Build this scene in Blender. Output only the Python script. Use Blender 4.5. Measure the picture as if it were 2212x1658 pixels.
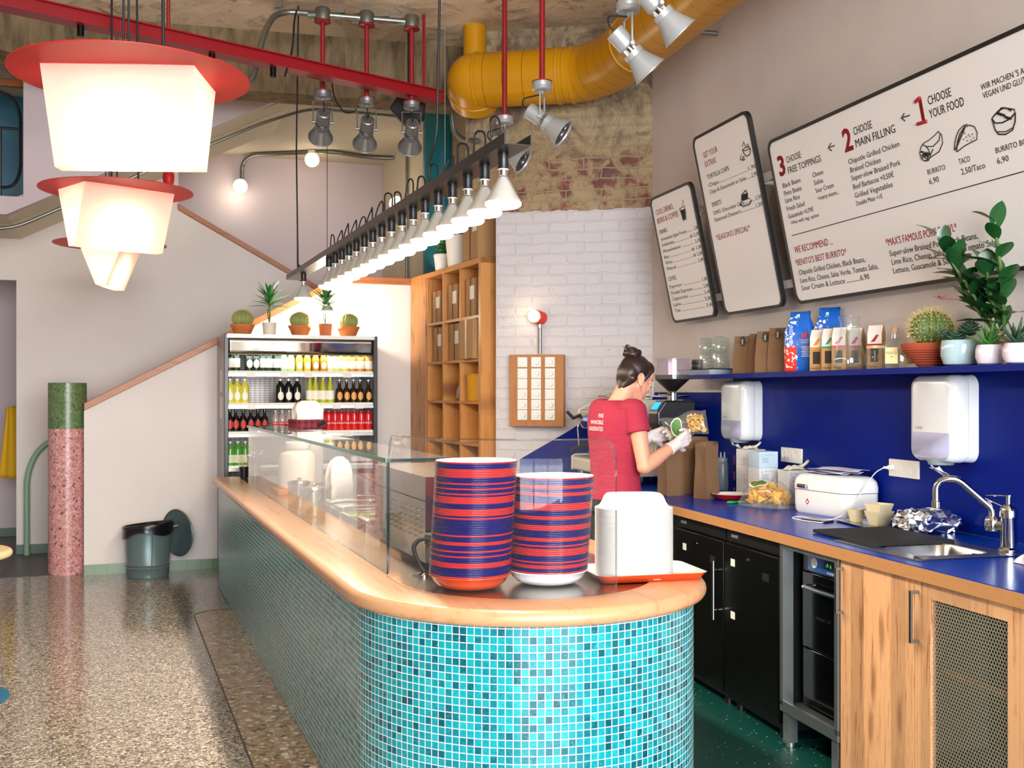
import bpy, bmesh, math, random
from mathutils import Vector, Matrix

random.seed(7)
PI = math.pi
for o in list(bpy.data.objects):
    bpy.data.objects.remove(o)
SC = bpy.context.scene
COL = SC.collection

# ---------------------------------------------------------------- camera
F_PX, CX, HY, CAM_Z = 2350.0, 1106.0, 846.0, 1.5
cam = bpy.data.cameras.new('camera')
cam.sensor_fit = 'HORIZONTAL'
cam.sensor_width = 36.0
cam.lens = 36.0 * F_PX / 2212.0
cam.shift_y = (HY - 829.0) / 2212.0
cam.clip_start = 0.05
cam_o = bpy.data.objects.new('camera', cam)
COL.objects.link(cam_o)
cam_o.location = (0, 0, CAM_Z)
cam_o.rotation_euler = (PI / 2, 0, 0)
SC.camera = cam_o
cam.dof.use_dof = True
cam.dof.focus_distance = 4.4
cam.dof.aperture_fstop = 8.0

# ---------------------------------------------------------------- light
def lin(h):
    h = h.lstrip('#')
    c = [int(h[i:i + 2], 16) / 255 for i in (0, 2, 4)]
    return tuple((x / 12.92 if x <= 0.04045 else ((x + 0.055) / 1.055) ** 2.4) for x in c)

world = bpy.data.worlds.new('world')
SC.world = world
world.use_nodes = True
bg = world.node_tree.nodes['Background']
bg.inputs[0].default_value = (0.90, 0.95, 1.0, 1)
bg.inputs[1].default_value = 0.8

def area(name, loc, rot, sx, sy, power, color=(1, 1, 1), spread=None):
    l = bpy.data.lights.new(name, 'AREA')
    l.shape = 'RECTANGLE'
    l.size, l.size_y = sx, sy
    l.energy = power
    l.color = color
    if spread is not None:
        l.spread = spread
    o = bpy.data.objects.new(name, l)
    COL.objects.link(o)
    o.location = loc
    o.rotation_euler = rot
    return o

# daylight through the shop window behind the camera
area('window_light_front', (2.8, -7.0, 2.9), (PI / 2, 0, 0), 9.0, 6.0, 3800, (0.94, 0.97, 1.0))

vs = SC.view_settings
SC.display_settings.display_device = 'sRGB'
vs.view_transform = 'Standard'
vs.look = 'None'
vs.gamma = 1.0
vs.use_curve_mapping = False
vs.exposure = 0.2
SC.cycles.max_bounces = 10
SC.cycles.diffuse_bounces = 4
SC.cycles.glossy_bounces = 5
SC.cycles.transmission_bounces = 10
SC.cycles.transparent_max_bounces = 24
SC.cycles.caustics_reflective = False
SC.cycles.caustics_refractive = False
SC.cycles.sample_clamp_indirect = 6.0

# ---------------------------------------------------------------- frames of the two axes of the room
TW = math.atan(626.0 / F_PX)      # right wall: +y runs away along the wall, +x points into it
TC = math.atan(874.0 / F_PX)      # counter: +y runs away along the counter, +x across it
def frame(t):
    return Vector((math.cos(t), math.sin(t), 0)), Vector((-math.sin(t), math.cos(t), 0))
NW, UW = frame(TW)
MC, AC = frame(TC)
def W(a, b, z=0.0):
    return UW * a + NW * b + Vector((0, 0, z))
def C(m, c, z=0.0):
    return MC * m + AC * c + Vector((0, 0, z))
def ray(px):
    return (px - CX) / F_PX
def at_z(px, py, z):              # where the photo point lies on the level plane z
    Z = (CAM_Z - z) * F_PX / (py - HY)
    return Vector((ray(px) * Z, Z, z))
def at_Y(px, py, Y):
    return Vector((ray(px) * Y, Y, CAM_Z + (HY - py) * Y / F_PX))
def on_wall(px, py, n, d):        # ... and on the upright plane n.p = d
    Z = d / (ray(px) * n.x + n.y)
    return at_Y(px, py, Z)
def w_ab(p):
    return p.dot(UW), p.dot(NW)

# ---------------------------------------------------------------- materials
MATS = {}
class N:
    def __init__(s, name):
        s.m = bpy.data.materials.new(name)
        s.m.use_nodes = True
        s.t = s.m.node_tree
        s.b = s.t.nodes['Principled BSDF']
        s.out = s.t.nodes['Material Output']
    def n(s, kind, **kw):
        nd = s.t.nodes.new(kind)
        for k, v in kw.items():
            if k in nd.inputs.keys():
                s.set(nd.inputs[k], v)
            else:
                setattr(nd, k, v)
        return nd
    def set(s, sock, v):
        if isinstance(v, bpy.types.NodeSocket):
            s.t.links.new(v, sock)
        elif isinstance(v, bpy.types.Node):
            s.t.links.new(v.outputs[0], sock)
        else:
            if isinstance(v, (tuple, list)) and len(v) == 3 and sock.type == 'RGBA':
                v = (*v, 1)
            sock.default_value = v
    def p(s, **kw):
        for k, v in kw.items():
            s.set(s.b.inputs[k.replace('_', ' ')], v)
    def co(s, kind='Object', scale=(1, 1, 1), loc=(0, 0, 0), rot=(0, 0, 0)):
        tc = s.n('ShaderNodeTexCoord')
        mp = s.n('ShaderNodeMapping')
        s.t.links.new(tc.outputs[kind], mp.inputs[0])
        mp.inputs['Scale'].default_value = scale
        mp.inputs['Location'].default_value = loc
        mp.inputs['Rotation'].default_value = rot
        return mp.outputs[0]
    def noise(s, co, scale, detail=3, rough=0.55, dist=0):
        nd = s.n('ShaderNodeTexNoise', Scale=scale, Detail=detail, Roughness=rough, Distortion=dist)
        s.t.links.new(co, nd.inputs['Vector'])
        return nd.outputs[0]
    def vor(s, co, scale, feature='F1', rnd=1.0):
        nd = s.n('ShaderNodeTexVoronoi')
        nd.feature = feature
        nd.inputs['Scale'].default_value = scale
        nd.inputs['Randomness'].default_value = rnd
        s.t.links.new(co, nd.inputs['Vector'])
        return nd
    def ramp(s, fac, stops, interp='LINEAR'):
        nd = s.n('ShaderNodeValToRGB')
        cr = nd.color_ramp
        cr.interpolation = interp
        while len(cr.elements) > 1:
            cr.elements.remove(cr.elements[-1])
        for i, (p, c) in enumerate(stops):
            e = cr.elements[0] if i == 0 else cr.elements.new(p)
            e.position = p
            c = lin(c) if isinstance(c, str) else c
            e.color = (*c, 1)
        s.set(nd.inputs[0], fac)
        return nd.outputs[0]
    def mix(s, fac, a, b, mode='MIX'):
        nd = s.n('ShaderNodeMix')
        nd.data_type = 'RGBA'
        nd.blend_type = mode
        s.set(nd.inputs[0], fac)
        a = lin(a) if isinstance(a, str) else a
        b = lin(b) if isinstance(b, str) else b
        s.set(nd.inputs[6], a)
        s.set(nd.inputs[7], b)
        return nd.outputs[2]
    def math(s, op, a, b=0.0, c=0.0):
        nd = s.n('ShaderNodeMath')
        nd.operation = op
        s.set(nd.inputs[0], a)
        s.set(nd.inputs[1], b)
        s.set(nd.inputs[2], c)
        return nd.outputs[0]
    def sep(s, v):
        nd = s.n('ShaderNodeSeparateXYZ')
        s.t.links.new(v, nd.inputs[0])
        return nd.outputs
    def bump(s, h, strength=0.3, dist=0.01):
        nd = s.n('ShaderNodeBump', Strength=strength, Distance=dist)
        s.set(nd.inputs['Height'], h)
        s.t.links.new(nd.outputs[0], s.b.inputs['Normal'])

def mat(name, color='#808080', rough=0.5, metal=0.0, spec=0.5, coat=0.0, noise=None, bump=None, emit=None, sss=0.0, trans=0.0):
    """A plain material; noise=(scale, amount) mottles it, bump=(scale, strength) roughens it."""
    if name in MATS:
        return MATS[name]
    g = N(name)
    c = lin(color) if isinstance(color, str) else color
    g.p(Base_Color=c, Roughness=rough, Metallic=metal, Specular_IOR_Level=spec, Coat_Weight=coat)
    if noise:
        f = g.noise(g.co(), noise[0], 4)
        g.p(Base_Color=g.mix(f, tuple(x * (1 - noise[1]) for x in c), tuple(min(1, x * (1 + noise[1])) for x in c)))
    if bump:
        g.bump(g.noise(g.co(), bump[0], 4), bump[1], 0.01)
    if emit:
        g.p(Emission_Color=lin(emit[0]), Emission_Strength=emit[1])
    if trans:
        g.p(Transmission_Weight=trans)
    MATS[name] = g.m
    return g.m

def glass_mat(name, tint=(1, 1, 1), ior=1.45, rough=0.0, haze=0.0):
    """Thin pane: clear with mirror reflection at the angle of glass, a little dust haze."""
    if name in MATS:
        return MATS[name]
    g = N(name)
    g.t.nodes.remove(g.b)
    tr = g.n('ShaderNodeBsdfTransparent', Color=tint)
    gl = g.n('ShaderNodeBsdfGlossy', Color=(1, 1, 1), Roughness=rough)
    ge = g.n('ShaderNodeNewGeometry')
    # a thin pane does not bend the ray: use the same index from either side
    io = g.math('MULTIPLY_ADD', ge.outputs['Backfacing'], 1.0 / ior - ior, ior)
    fr = g.n('ShaderNodeFresnel')
    g.t.links.new(io, fr.inputs['IOR'])
    mx = g.n('ShaderNodeMixShader')
    g.t.links.new(fr.outputs[0], mx.inputs[0])
    g.t.links.new(tr.outputs[0], mx.inputs[1])
    g.t.links.new(gl.outputs[0], mx.inputs[2])
    last = mx
    if haze:
        df = g.n('ShaderNodeBsdfDiffuse', Color=(0.9, 0.9, 0.9))
        m2 = g.n('ShaderNodeMixShader', Fac=haze)
        m2.inputs[0].default_value = haze
        g.t.links.new(mx.outputs[0], m2.inputs[1])
        g.t.links.new(df.outputs[0], m2.inputs[2])
        last = m2
    g.t.links.new(last.outputs[0], g.out.inputs[0])
    MATS[name] = g.m
    return g.m

def emit_mat(name, color, strength):
    if name in MATS:
        return MATS[name]
    g = N(name)
    g.t.nodes.remove(g.b)
    e = g.n('ShaderNodeEmission', Color=lin(color), Strength=strength)
    g.t.links.new(e.outputs[0], g.out.inputs[0])
    MATS[name] = g.m
    return g.m

def wood_mat(name, c_light, c_dark, rough=0.45, scale=1.0, axis='Z', knots=0.0, planks=0.0, plank_axis=0, coat=0.0):
    """Straight grained timber; grain runs along AXIS."""
    if name in MATS:
        return MATS[name]
    g = N(name)
    st = {'X': (0.9, 14, 14), 'Y': (14, 0.9, 14), 'Z': (14, 14, 0.9)}[axis]
    co = g.co('Object', tuple(x * scale for x in st))
    if planks:
        o = g.sep(g.co('Object'))[plank_axis]
        cell = g.math('FLOOR', g.math('DIVIDE', o, planks))
        wn = g.n('ShaderNodeTexWhiteNoise')
        wn.noise_dimensions = '1D'
        g.set(wn.inputs['W'], cell)
        add = g.n('ShaderNodeVectorMath')
        add.operation = 'ADD'
        g.t.links.new(co, add.inputs[0])
        sc = g.n('ShaderNodeVectorMath')
        sc.operation = 'SCALE'
        g.t.links.new(wn.outputs['Color'], sc.inputs[0])
        sc.inputs['Scale'].default_value = 30
        g.t.links.new(sc.outputs[0], add.inputs[1])
        co = add.outputs[0]
    n1 = g.noise(co, 1.2, 4, 0.55, 0.9)
    wv = g.n('ShaderNodeTexNoise', Scale=4.0, Detail=2, Distortion=0.3)
    g.t.links.new(co, wv.inputs['Vector'])
    fine = g.n('ShaderNodeTexNoise', Scale=11.0, Detail=3, Roughness=0.7)
    g.t.links.new(co, fine.inputs['Vector'])
    f = g.math('ADD', g.math('ADD', g.math('MULTIPLY', n1, 0.5), g.math('MULTIPLY', wv.outputs[0], 0.25)), g.math('MULTIPLY', fine.outputs[0], 0.25))
    col = g.ramp(f, [(0.36, c_dark), (0.46, c_light), (0.55, c_light), (0.66, c_dark)])
    if planks:
        hv = g.math('MULTIPLY_ADD', wn.outputs['Value'], 0.45, 0.72)
        m = g.n('ShaderNodeVectorMath')
        m.operation = 'SCALE'
        g.t.links.new(col, m.inputs[0])
        g.set(m.inputs['Scale'], hv)
        col = m.outputs[0]
    if knots:
        ks = {'X': (2.2, 9, 0), 'Y': (0, 2.2, 9), 'Z': (0, 9, 2.2)}[axis]
        kx, ky, kz = g.sep(g.co('Object', ks))
        kv = g.n('ShaderNodeCombineXYZ')
        g.t.links.new(ky, kv.inputs[0]); g.t.links.new(kx if axis == 'X' else kz, kv.inputs[1])
        vn = g.n('ShaderNodeTexVoronoi', Scale=0.8)
        vn.voronoi_dimensions = '2D'
        g.t.links.new(kv.outputs[0], vn.inputs['Vector'])
        v = vn.outputs['Distance']
        k = g.ramp(v, [(0.0, (1, 1, 1)), (0.07, (0.8, 0.8, 0.8)), (0.13, (.25, .25, .25)), (0.2, (0, 0, 0))])
        col = g.mix(g.math('MULTIPLY', k, knots), col, '#6a3616')
    g.p(Base_Color=col, Roughness=rough, Coat_Weight=coat, Coat_Roughness=0.2)
    g.bump(n1, 0.05, 0.004)
    MATS[name] = g.m
    return g.m

# ---------------------------------------------------------------- mesh building
class MB:
    def __init__(s):
        s.v, s.f, s.mi, s.uv = [], [], [], None
        s.cur = 0
    def add(s, vs, fs):
        k = len(s.v)
        s.v.extend(Vector(p) for p in vs)
        for f in fs:
            s.f.append(tuple(k + i for i in f))
            s.mi.append(s.cur)
        return s
    def box(s, c, d, rz=0.0, R=None):
        x, y, z = d[0] / 2, d[1] / 2, d[2] / 2
        R = R or Matrix.Rotation(rz, 3, 'Z')
        c = Vector(c)
        P = [c + R @ Vector(p) for p in ((-x, -y, -z), (x, -y, -z), (x, y, -z), (-x, y, -z), (-x, -y, z), (x, -y, z), (x, y, z), (-x, y, z))]
        return s.add(P, [(0, 3, 2, 1), (4, 5, 6, 7), (0, 1, 5, 4), (1, 2, 6, 5), (2, 3, 7, 6), (3, 0, 4, 7)])
    def span(s, lo, hi):
        return s.box([(a + b) / 2 for a, b in zip(lo, hi)], [abs(b - a) for a, b in zip(lo, hi)])
    def frustum(s, c, d0, d1, h, rz=0.0):
        """Box whose bottom is d0 and whose top is d1."""
        R = Matrix.Rotation(rz, 3, 'Z')
        c = Vector(c)
        P = []
        for d, z in ((d0, 0), (d1, h)):
            for sx, sy in ((-1, -1), (1, -1), (1, 1), (-1, 1)):
                P.append(c + R @ Vector((sx * d[0] / 2, sy * d[1] / 2, z)))
        return s.add(P, [(0, 3, 2, 1), (4, 5, 6, 7), (0, 1, 5, 4), (1, 2, 6, 5), (2, 3, 7, 6), (3, 0, 4, 7)])
    def ring_loft(s, rings, caps=(True, True), closed=True):
        n = len(rings[0])
        vs = [p for r in rings for p in r]
        fs = []
        for i in range(len(rings) - 1):
            for j in range(n if closed else n - 1):
                a, b = i * n + j, i * n + (j + 1) % n
                fs.append((a, b, b + n, a + n))
        if caps[0] and closed:
            fs.append(tuple(reversed(range(n))))
        if caps[1] and closed:
            fs.append(tuple(range((len(rings) - 1) * n, len(rings) * n)))
        return s.add(vs, fs)
    def tube(s, path, r, n=10, caps=True, closed=False):
        path = [Vector(p) for p in path]
        rr = r if isinstance(r, (list, tuple)) else [r] * len(path)
        rings = []
        t0 = (path[1] - path[0]).normalized()
        up = Vector((0, 0, 1)) if abs(t0.z) < 0.9 else Vector((1, 0, 0))
        nx = t0.cross(up).normalized()
        for i, p in enumerate(path):
            if closed:
                t = path[(i + 1) % len(path)] - path[i - 1]
            else:
                t = path[min(i + 1, len(path) - 1)] - path[max(i - 1, 0)]
            t = t.normalized() if t.length > 1e-9 else t0
            nx = (nx - t * nx.dot(t))
            nx = nx.normalized() if nx.length > 1e-9 else t.orthogonal().normalized()
            ny = t.cross(nx)
            rings.append([p + (nx * math.cos(2 * PI * k / n) + ny * math.sin(2 * PI * k / n)) * rr[i] for k in range(n)])
        if closed:
            rings.append(rings[0])
            return s.ring_loft(rings, (False, False))
        return s.ring_loft(rings, (caps, caps))
    def cyl(s, p, q, r0, r1=None, n=20, caps=True):
        return s.tube([p, q], [r0, r0 if r1 is None else r1], n, caps)
    def lathe(s, prof, c=(0, 0, 0), n=32, M=None, caps=(False, False), sx=1.0, sy=1.0):
        """prof: (radius, height) from bottom to top, about local z."""
        c = Vector(c)
        rings = []
        for r, z in prof:
            ring = []
            for k in range(n):
                a = 2 * PI * k / n
                p = Vector((r * math.cos(a) * sx, r * math.sin(a) * sy, z))
                ring.append(c + (M @ p if M is not None else p))
            rings.append(ring)
        return s.ring_loft(rings, caps)
    def ball(s, c, r, n=16, m=10, M=None):
        rx = r if isinstance(r, (tuple, list)) else (r, r, r)
        c = Vector(c)
        rings = []
        for i in range(1, m):
            t = PI * i / m
            ring = []
            for k in range(n):
                a = 2 * PI * k / n
                p = Vector((rx[0] * math.sin(t) * math.cos(a), rx[1] * math.sin(t) * math.sin(a), -rx[2] * math.cos(t)))
                ring.append(c + (M @ p if M is not None else p))
            rings.append(ring)
        lo, hi = Vector((0, 0, -rx[2])), Vector((0, 0, rx[2]))
        if M is not None:
            lo, hi = M @ lo, M @ hi
        k0 = len(s.v)
        s.ring_loft(rings, (False, False))
        base = len(s.v)
        s.v.extend([c + lo, c + hi])
        last = k0 + (m - 2) * n
        for j in range(n):
            s.f.append((base, k0 + (j + 1) % n, k0 + j)); s.mi.append(s.cur)
            s.f.append((base + 1, last + j, last + (j + 1) % n)); s.mi.append(s.cur)
        return s
    def capsule(s, p, q, r0, r1, n=14):
        p, q = Vector(p), Vector(q)
        d = q - p
        L = d.length
        t = d / L if L > 1e-9 else Vector((0, 0, 1))
        path, rr = [], []
        for i in range(5):
            a = PI / 2 * i / 4
            path.append(p - t * r0 * math.cos(a)); rr.append(max(r0 * math.sin(a), r0 * 0.02))
        for i in range(5):
            a = PI / 2 * i / 4
            path.append(q + t * r1 * math.sin(a)); rr.append(max(r1 * math.cos(a), r1 * 0.02))
        return s.tube(path, rr, n)
    def prism(s, poly, lo, hi, plane='xy'):
        """Extrude a 2-D outline (anticlockwise) between lo and hi of the third axis."""
        def P(p, h):
            return {'xy': (p[0], p[1], h), 'xz': (p[0], h, p[1]), 'yz': (h, p[0], p[1])}[plane]
        n = len(poly)
        vs = [P(p, lo) for p in poly] + [P(p, hi) for p in poly]
        fs = [tuple(reversed(range(n))), tuple(range(n, 2 * n))]
        for i in range(n):
            j = (i + 1) % n
            fs.append((i, j, n + j, n + i))
        return s.add(vs, fs)
    def plate(s, poly):
        k = len(poly)
        return s.add([Vector(p) for p in poly], [tuple(range(k))])
    def grid(s, fn, nu, nv):
        vs = [fn(i / nu, j / nv) for j in range(nv + 1) for i in range(nu + 1)]
        fs = []
        for j in range(nv):
            for i in range(nu):
                a = j * (nu + 1) + i
                fs.append((a, a + 1, a + nu + 2, a + nu + 1))
        return s.add(vs, fs)
    def build(s, name, m, parent=None, smooth=True, bevel=0.0, seg=2, loc=None, rz=None, sharp=0.6, solid=0.0, sub=0):
        me = bpy.data.meshes.new(name)
        me.from_pydata([tuple(v) for v in s.v], [], s.f)
        ms = m if isinstance(m, (list, tuple)) else [m]
        for x in ms:
            me.materials.append(x)
        if len(ms) > 1:
            me.polygons.foreach_set('material_index', s.mi)
        bm = bmesh.new()
        bm.from_mesh(me)
        bmesh.ops.recalc_face_normals(bm, faces=bm.faces)
        bm.to_mesh(me)
        bm.free()
        if s.uv is not None:
            ul = me.uv_layers.new(name='UVMap')
            for l in me.loops:
                ul.data[l.index].uv = s.uv[l.vertex_index]
        if smooth:
            me.polygons.foreach_set('use_smooth', [True] * len(me.polygons))
            me.set_sharp_from_angle(angle=sharp)
        me.update()
        o = bpy.data.objects.new(name, me)
        COL.objects.link(o)
        if loc is not None:
            o.location = loc
        if rz is not None:
            o.rotation_euler = (0, 0, rz)
        if parent is not None:
            o.parent = parent
        if solid:
            md = o.modifiers.new('solid', 'SOLIDIFY'); md.thickness = solid; md.offset = 0
        if bevel:
            md = o.modifiers.new('bevel', 'BEVEL'); md.width = bevel; md.segments = seg; md.limit_method = 'ANGLE'
            md.harden_normals = False
        if sub:
            md = o.modifiers.new('sub', 'SUBSURF'); md.levels = sub; md.render_levels = sub
        return o

def thing(name, label, cat, loc=(0, 0, 0), rz=0.0, group=None):
    o = bpy.data.objects.new(name, None)
    COL.objects.link(o)
    o.empty_display_size = 0.05
    o.location = loc
    o.rotation_euler = (0, 0, rz)
    return tag(o, label, cat, group)
def tag(o, label, cat, group=None, kind=None):
    if label: o['label'] = label
    if cat: o['category'] = cat
    if group: o['group'] = group
    if kind: o['kind'] = kind
    return o
def struct(o, label=None):
    o['kind'] = 'structure'
    if label: o['label'] = label
    return o
def nth(n):
    return '%d%s' % (n, 'th' if 10 < n % 100 < 14 else {1: 'st', 2: 'nd', 3: 'rd'}.get(n % 10, 'th'))
def dup(root, loc=None, rz=None, label=None):
    r = root.copy(); COL.objects.link(r)
    if loc is not None: r.location = loc
    if rz is not None: r.rotation_euler = (0, 0, rz)
    if label: r['label'] = label
    for ch in list(root.children):
        c = ch.copy(); COL.objects.link(c); c.parent = r
        for g in list(ch.children):
            d = g.copy(); COL.objects.link(d); d.parent = c
    return r

def arc(c, r, a0, a1, n, ry=None):
    return [(c[0] + r * math.cos(a0 + (a1 - a0) * i / n), c[1] + (ry or r) * math.sin(a0 + (a1 - a0) * i / n)) for i in range(n + 1)]
def rrect(x0, y0, x1, y1, r, n=6):
    return (arc((x1 - r, y0 + r), r, -PI / 2, 0, n) + arc((x1 - r, y1 - r), r, 0, PI / 2, n) +
            arc((x0 + r, y1 - r), r, PI / 2, PI, n) + arc((x0 + r, y0 + r), r, PI, 1.5 * PI, n))
def fillet(pts, r, n=6):
    """Round the corners of a 3-D polyline."""
    pts = [Vector(p) for p in pts]
    out = [pts[0]]
    for i in range(1, len(pts) - 1):
        a, b, c = pts[i - 1], pts[i], pts[i + 1]
        d0, d1 = (a - b), (c - b)
        k = min(r, d0.length * 0.49, d1.length * 0.49)
        p, q = b + d0.normalized() * k, b + d1.normalized() * k
        for j in range(n + 1):
            t = j / n
            out.append(p * (1 - t) ** 2 + b * 2 * t * (1 - t) + q * t * t)
    out.append(pts[-1])
    return out

def text_into(mb, s, O, X, Y, x, y, size, sx=1.0, align='LEFT', bold=0.0, shear=0.0):
    """Lay flat lettering on the plane O + X*x + Y*y."""
    cu = bpy.data.curves.new('lettering', 'FONT')
    cu.body = s
    cu.size = size
    cu.align_x = align
    cu.offset = bold * size * 2.2
    cu.shear = shear
    cu.resolution_u = 2
    ob = bpy.data.objects.new('lettering', cu)
    me = ob.to_mesh()
    vs = [O + X * (x + v.co.x * sx) + Y * (y + v.co.y) for v in me.vertices]
    fs = [tuple(p.vertices) for p in me.polygons]
    ob.to_mesh_clear()
    bpy.data.objects.remove(ob)
    bpy.data.curves.remove(cu)
    mb.add(vs, fs)
# ================================================================ the room
def terrazzo(name, stops, scale, rough, grout, big=False):
    g = N(name)
    co = g.co('Object')
    v = g.vor(co, scale)
    e = g.vor(co, scale, 'DISTANCE_TO_EDGE')
    s = g.n('ShaderNodeSeparateColor')
    g.t.links.new(v.outputs['Color'], s.inputs[0])
    col = g.ramp(s.outputs[0], stops, 'CONSTANT')
    v2 = g.vor(co, scale * 2.0)
    s2 = g.n('ShaderNodeSeparateColor')
    g.t.links.new(v2.outputs['Color'], s2.inputs[0])
    fine = g.ramp(s2.outputs[0], stops, 'CONSTANT')
    pick = g.math('GREATER_THAN', s.outputs[1], 0.55)
    col = g.mix(pick, col, fine)
    edge = g.ramp(e.outputs['Distance'], [(0.0, (1, 1, 1)), (0.05, (1, 1, 1)), (0.09, (0, 0, 0))])
    col = g.mix(g.math('MULTIPLY', edge, 0.75), col, grout)
    dirt = g.noise(co, 0.7, 4)
    col = g.mix(g.math('MULTIPLY', dirt, 0.35), col, grout)
    g.p(Base_Color=col, Roughness=rough)
    return g.m

M_TERRAZZO = terrazzo('terrazzo_floor', [(0, '#c6b8a4'), (0.25, '#877a6e'), (0.45, '#e6dccb'), (0.65, '#47413d'), (0.74, '#b3a390'), (0.9, '#685e56')], 80, 0.13, '#4f453b')
M_PEBBLE = terrazzo('pebble_floor', [(0, '#b3936b'), (0.3, '#8f6d4a'), (0.5, '#cfb38c'), (0.68, '#3a2f27'), (0.75, '#f3e6cf'), (0.87, '#b98a58')], 36, 0.2, '#8d7354')
M_PILLAR_PINK = terrazzo('pink_terrazzo', [(0, '#cf9692'), (0.3, '#b9807c'), (0.5, '#dcb8b0'), (0.70, '#a86863'), (0.84, '#4a3332'), (0.93, '#d8a8a2')], 60, 0.3, '#c98a88')
M_PILLAR_GREEN = terrazzo('green_terrazzo', [(0, '#5f7a4a'), (0.35, '#4e6a44'), (0.6, '#7f8f5c'), (0.82, '#2d3a2a'), (0.92, '#8d9a68')], 75, 0.3, '#57704a')

def wall_paint(name, a, b, scale=1.3, rough=0.75, bump=0.04):
    g = N(name)
    co = g.co('Object')
    f = g.noise(co, scale, 5, 0.6)
    g.p(Base_Color=g.mix(g.ramp(f, [(0.35, (0, 0, 0)), (0.65, (1, 1, 1))]), a, b), Roughness=rough)
    g.bump(g.noise(co, 40, 4), bump, 0.004)
    return g.m
M_WALL_R = wall_paint('lilac_plaster', '#d3c9c5', '#e0d7d1', 0.9, 0.7)
M_WALL_S = wall_paint('white_plaster', '#ded4cf', '#e6ddd7', 0.8, 0.6, 0.02)
M_WALL_P = wall_paint('pink_plaster', '#cfc0c6', '#d6c8cb', 0.6, 0.7, 0.02)
M_SOFFIT = wall_paint('beige_plaster', '#cfc4ae', '#d8cdb9', 0.7, 0.7, 0.02)

# raw ceiling
def m_ceiling():
    g = N('raw_ceiling')
    co = g.co('Object')
    n1 = g.noise(co, 0.9, 7, 0.62, 0.6)
    n2 = g.noise(co, 3.5, 6, 0.65, 1.2)
    col = g.ramp(n1, [(0.30, '#9b8d80'), (0.40, '#d3bfa2'), (0.5, '#f8e9cb'), (0.6, '#efdab9'), (0.74, '#b7a08a')])
    col = g.mix(g.ramp(n2, [(0.55, (0, 0, 0)), (0.72, (1, 1, 1))]), col, '#5b5048')
    g.p(Base_Color=col, Roughness=0.85)
    g.bump(n2, 0.5, 0.03)
    return g.m
def m_boards():
    g = N('board_marked_concrete')
    co = g.co('Object', (5, 5, 1.2), rot=(0, 0.5, 0))
    n = g.noise(co, 2.5, 7, 0.65, 0.4)
    b = g.noise(g.co('Object', (1, 1, 6), rot=(0, 0.5, 0)), 1.5, 2)
    col = g.ramp(n, [(0.3, '#3f3527'), (0.5, '#7d6a4c'), (0.7, '#947f5f')])
    col = g.mix(g.math('MULTIPLY', b, 0.35), col, '#5a4d3a')
    g.p(Base_Color=col, Roughness=0.85)
    g.bump(n, 0.5, 0.02)
    return g.m
def m_brick():
    g = N('stripped_brick')
    co = g.co('Object')
    x, y, z = g.sep(co)
    cv = g.n('ShaderNodeCombineXYZ')
    g.t.links.new(g.math('ADD', x, y), cv.inputs[0])
    g.t.links.new(z, cv.inputs[1])
    wob = g.n('ShaderNodeVectorMath'); wob.operation = 'ADD'
    nz = g.n('ShaderNodeTexNoise', Scale=9.0, Detail=3)
    g.t.links.new(co, nz.inputs['Vector'])
    sc = g.n('ShaderNodeVectorMath'); sc.operation = 'SCALE'
    g.t.links.new(nz.outputs['Color'], sc.inputs[0]); sc.inputs['Scale'].default_value = 0.034
    g.t.links.new(cv.outputs[0], wob.inputs[0]); g.t.links.new(sc.outputs[0], wob.inputs[1])
    bt = g.n('ShaderNodeTexBrick', Scale=1.0)
    g.t.links.new(wob.outputs[0], bt.inputs['Vector'])
    for k, v in (('Brick Width', 0.26), ('Row Height', 0.077), ('Mortar Size', 0.007), ('Mortar Smooth', 0.3)):
        bt.inputs[k].default_value = v
    bt.inputs['Color1'].default_value = (*lin('#84463b'), 1)
    bt.inputs['Color2'].default_value = (*lin('#6a4440'), 1)
    bt.inputs['Mortar'].default_value = (*lin('#9c8a72'), 1)
    n1 = g.noise(co, 7, 6, 0.65, 0.5)
    n2 = g.noise(co, 2.2, 5, 0.6, 0.8)
    # red brick shows through crumbs of old plaster, thick grey-brown plaster higher up
    crumbs = g.ramp(n1, [(0.45, (1, 1, 1)), (0.58, (0, 0, 0))])
    red = g.mix(crumbs, bt.outputs['Color'], '#a8926f')
    red = g.mix(g.ramp(g.noise(co, 26, 5, .7), [(.55, (0, 0, 0)), (.66, (.8, .8, .8))]), red, '#8d7c6c')
    plas = g.ramp(g.noise(co, 3.2, 8, 0.7, 1.0), [(0.28, '#3b332d'), (0.42, '#7d6c5a'), (0.55, '#b19c78'), (0.66, '#6f6257'), (0.76, '#9a8a78')])
    lim = g.math('ADD', z, g.math('MULTIPLY', n2, 0.5))
    raw = g.mix(g.ramp(g.math('SUBTRACT', lim, 2.9), [(0.55, (0, 0, 0)), (0.68, (1, 1, 1))]), red, plas)
    white = g.mix(g.ramp(g.noise(co, 14, 6, 0.7), [(0.62, (0, 0, 0)), (0.8, (1, 1, 1))]), '#cbc5c6', '#948c8a')
    wl = g.math('ADD', z, g.math('MULTIPLY', g.noise(co, 9, 4), 0.05))
    mask = g.math('GREATER_THAN', wl, 2.865)
    g.p(Base_Color=g.mix(mask, white, raw), Roughness=0.8)
    hb = g.math('ADD', g.math('MULTIPLY', bt.outputs['Fac'], g.math('MULTIPLY_ADD', mask, -.2, -.2)), g.math('MULTIPLY', n1, g.math('MULTIPLY_ADD', mask, 1.6, 0.75)))
    g.bump(hb, 0.9, 0.022)
    return g.m

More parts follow.
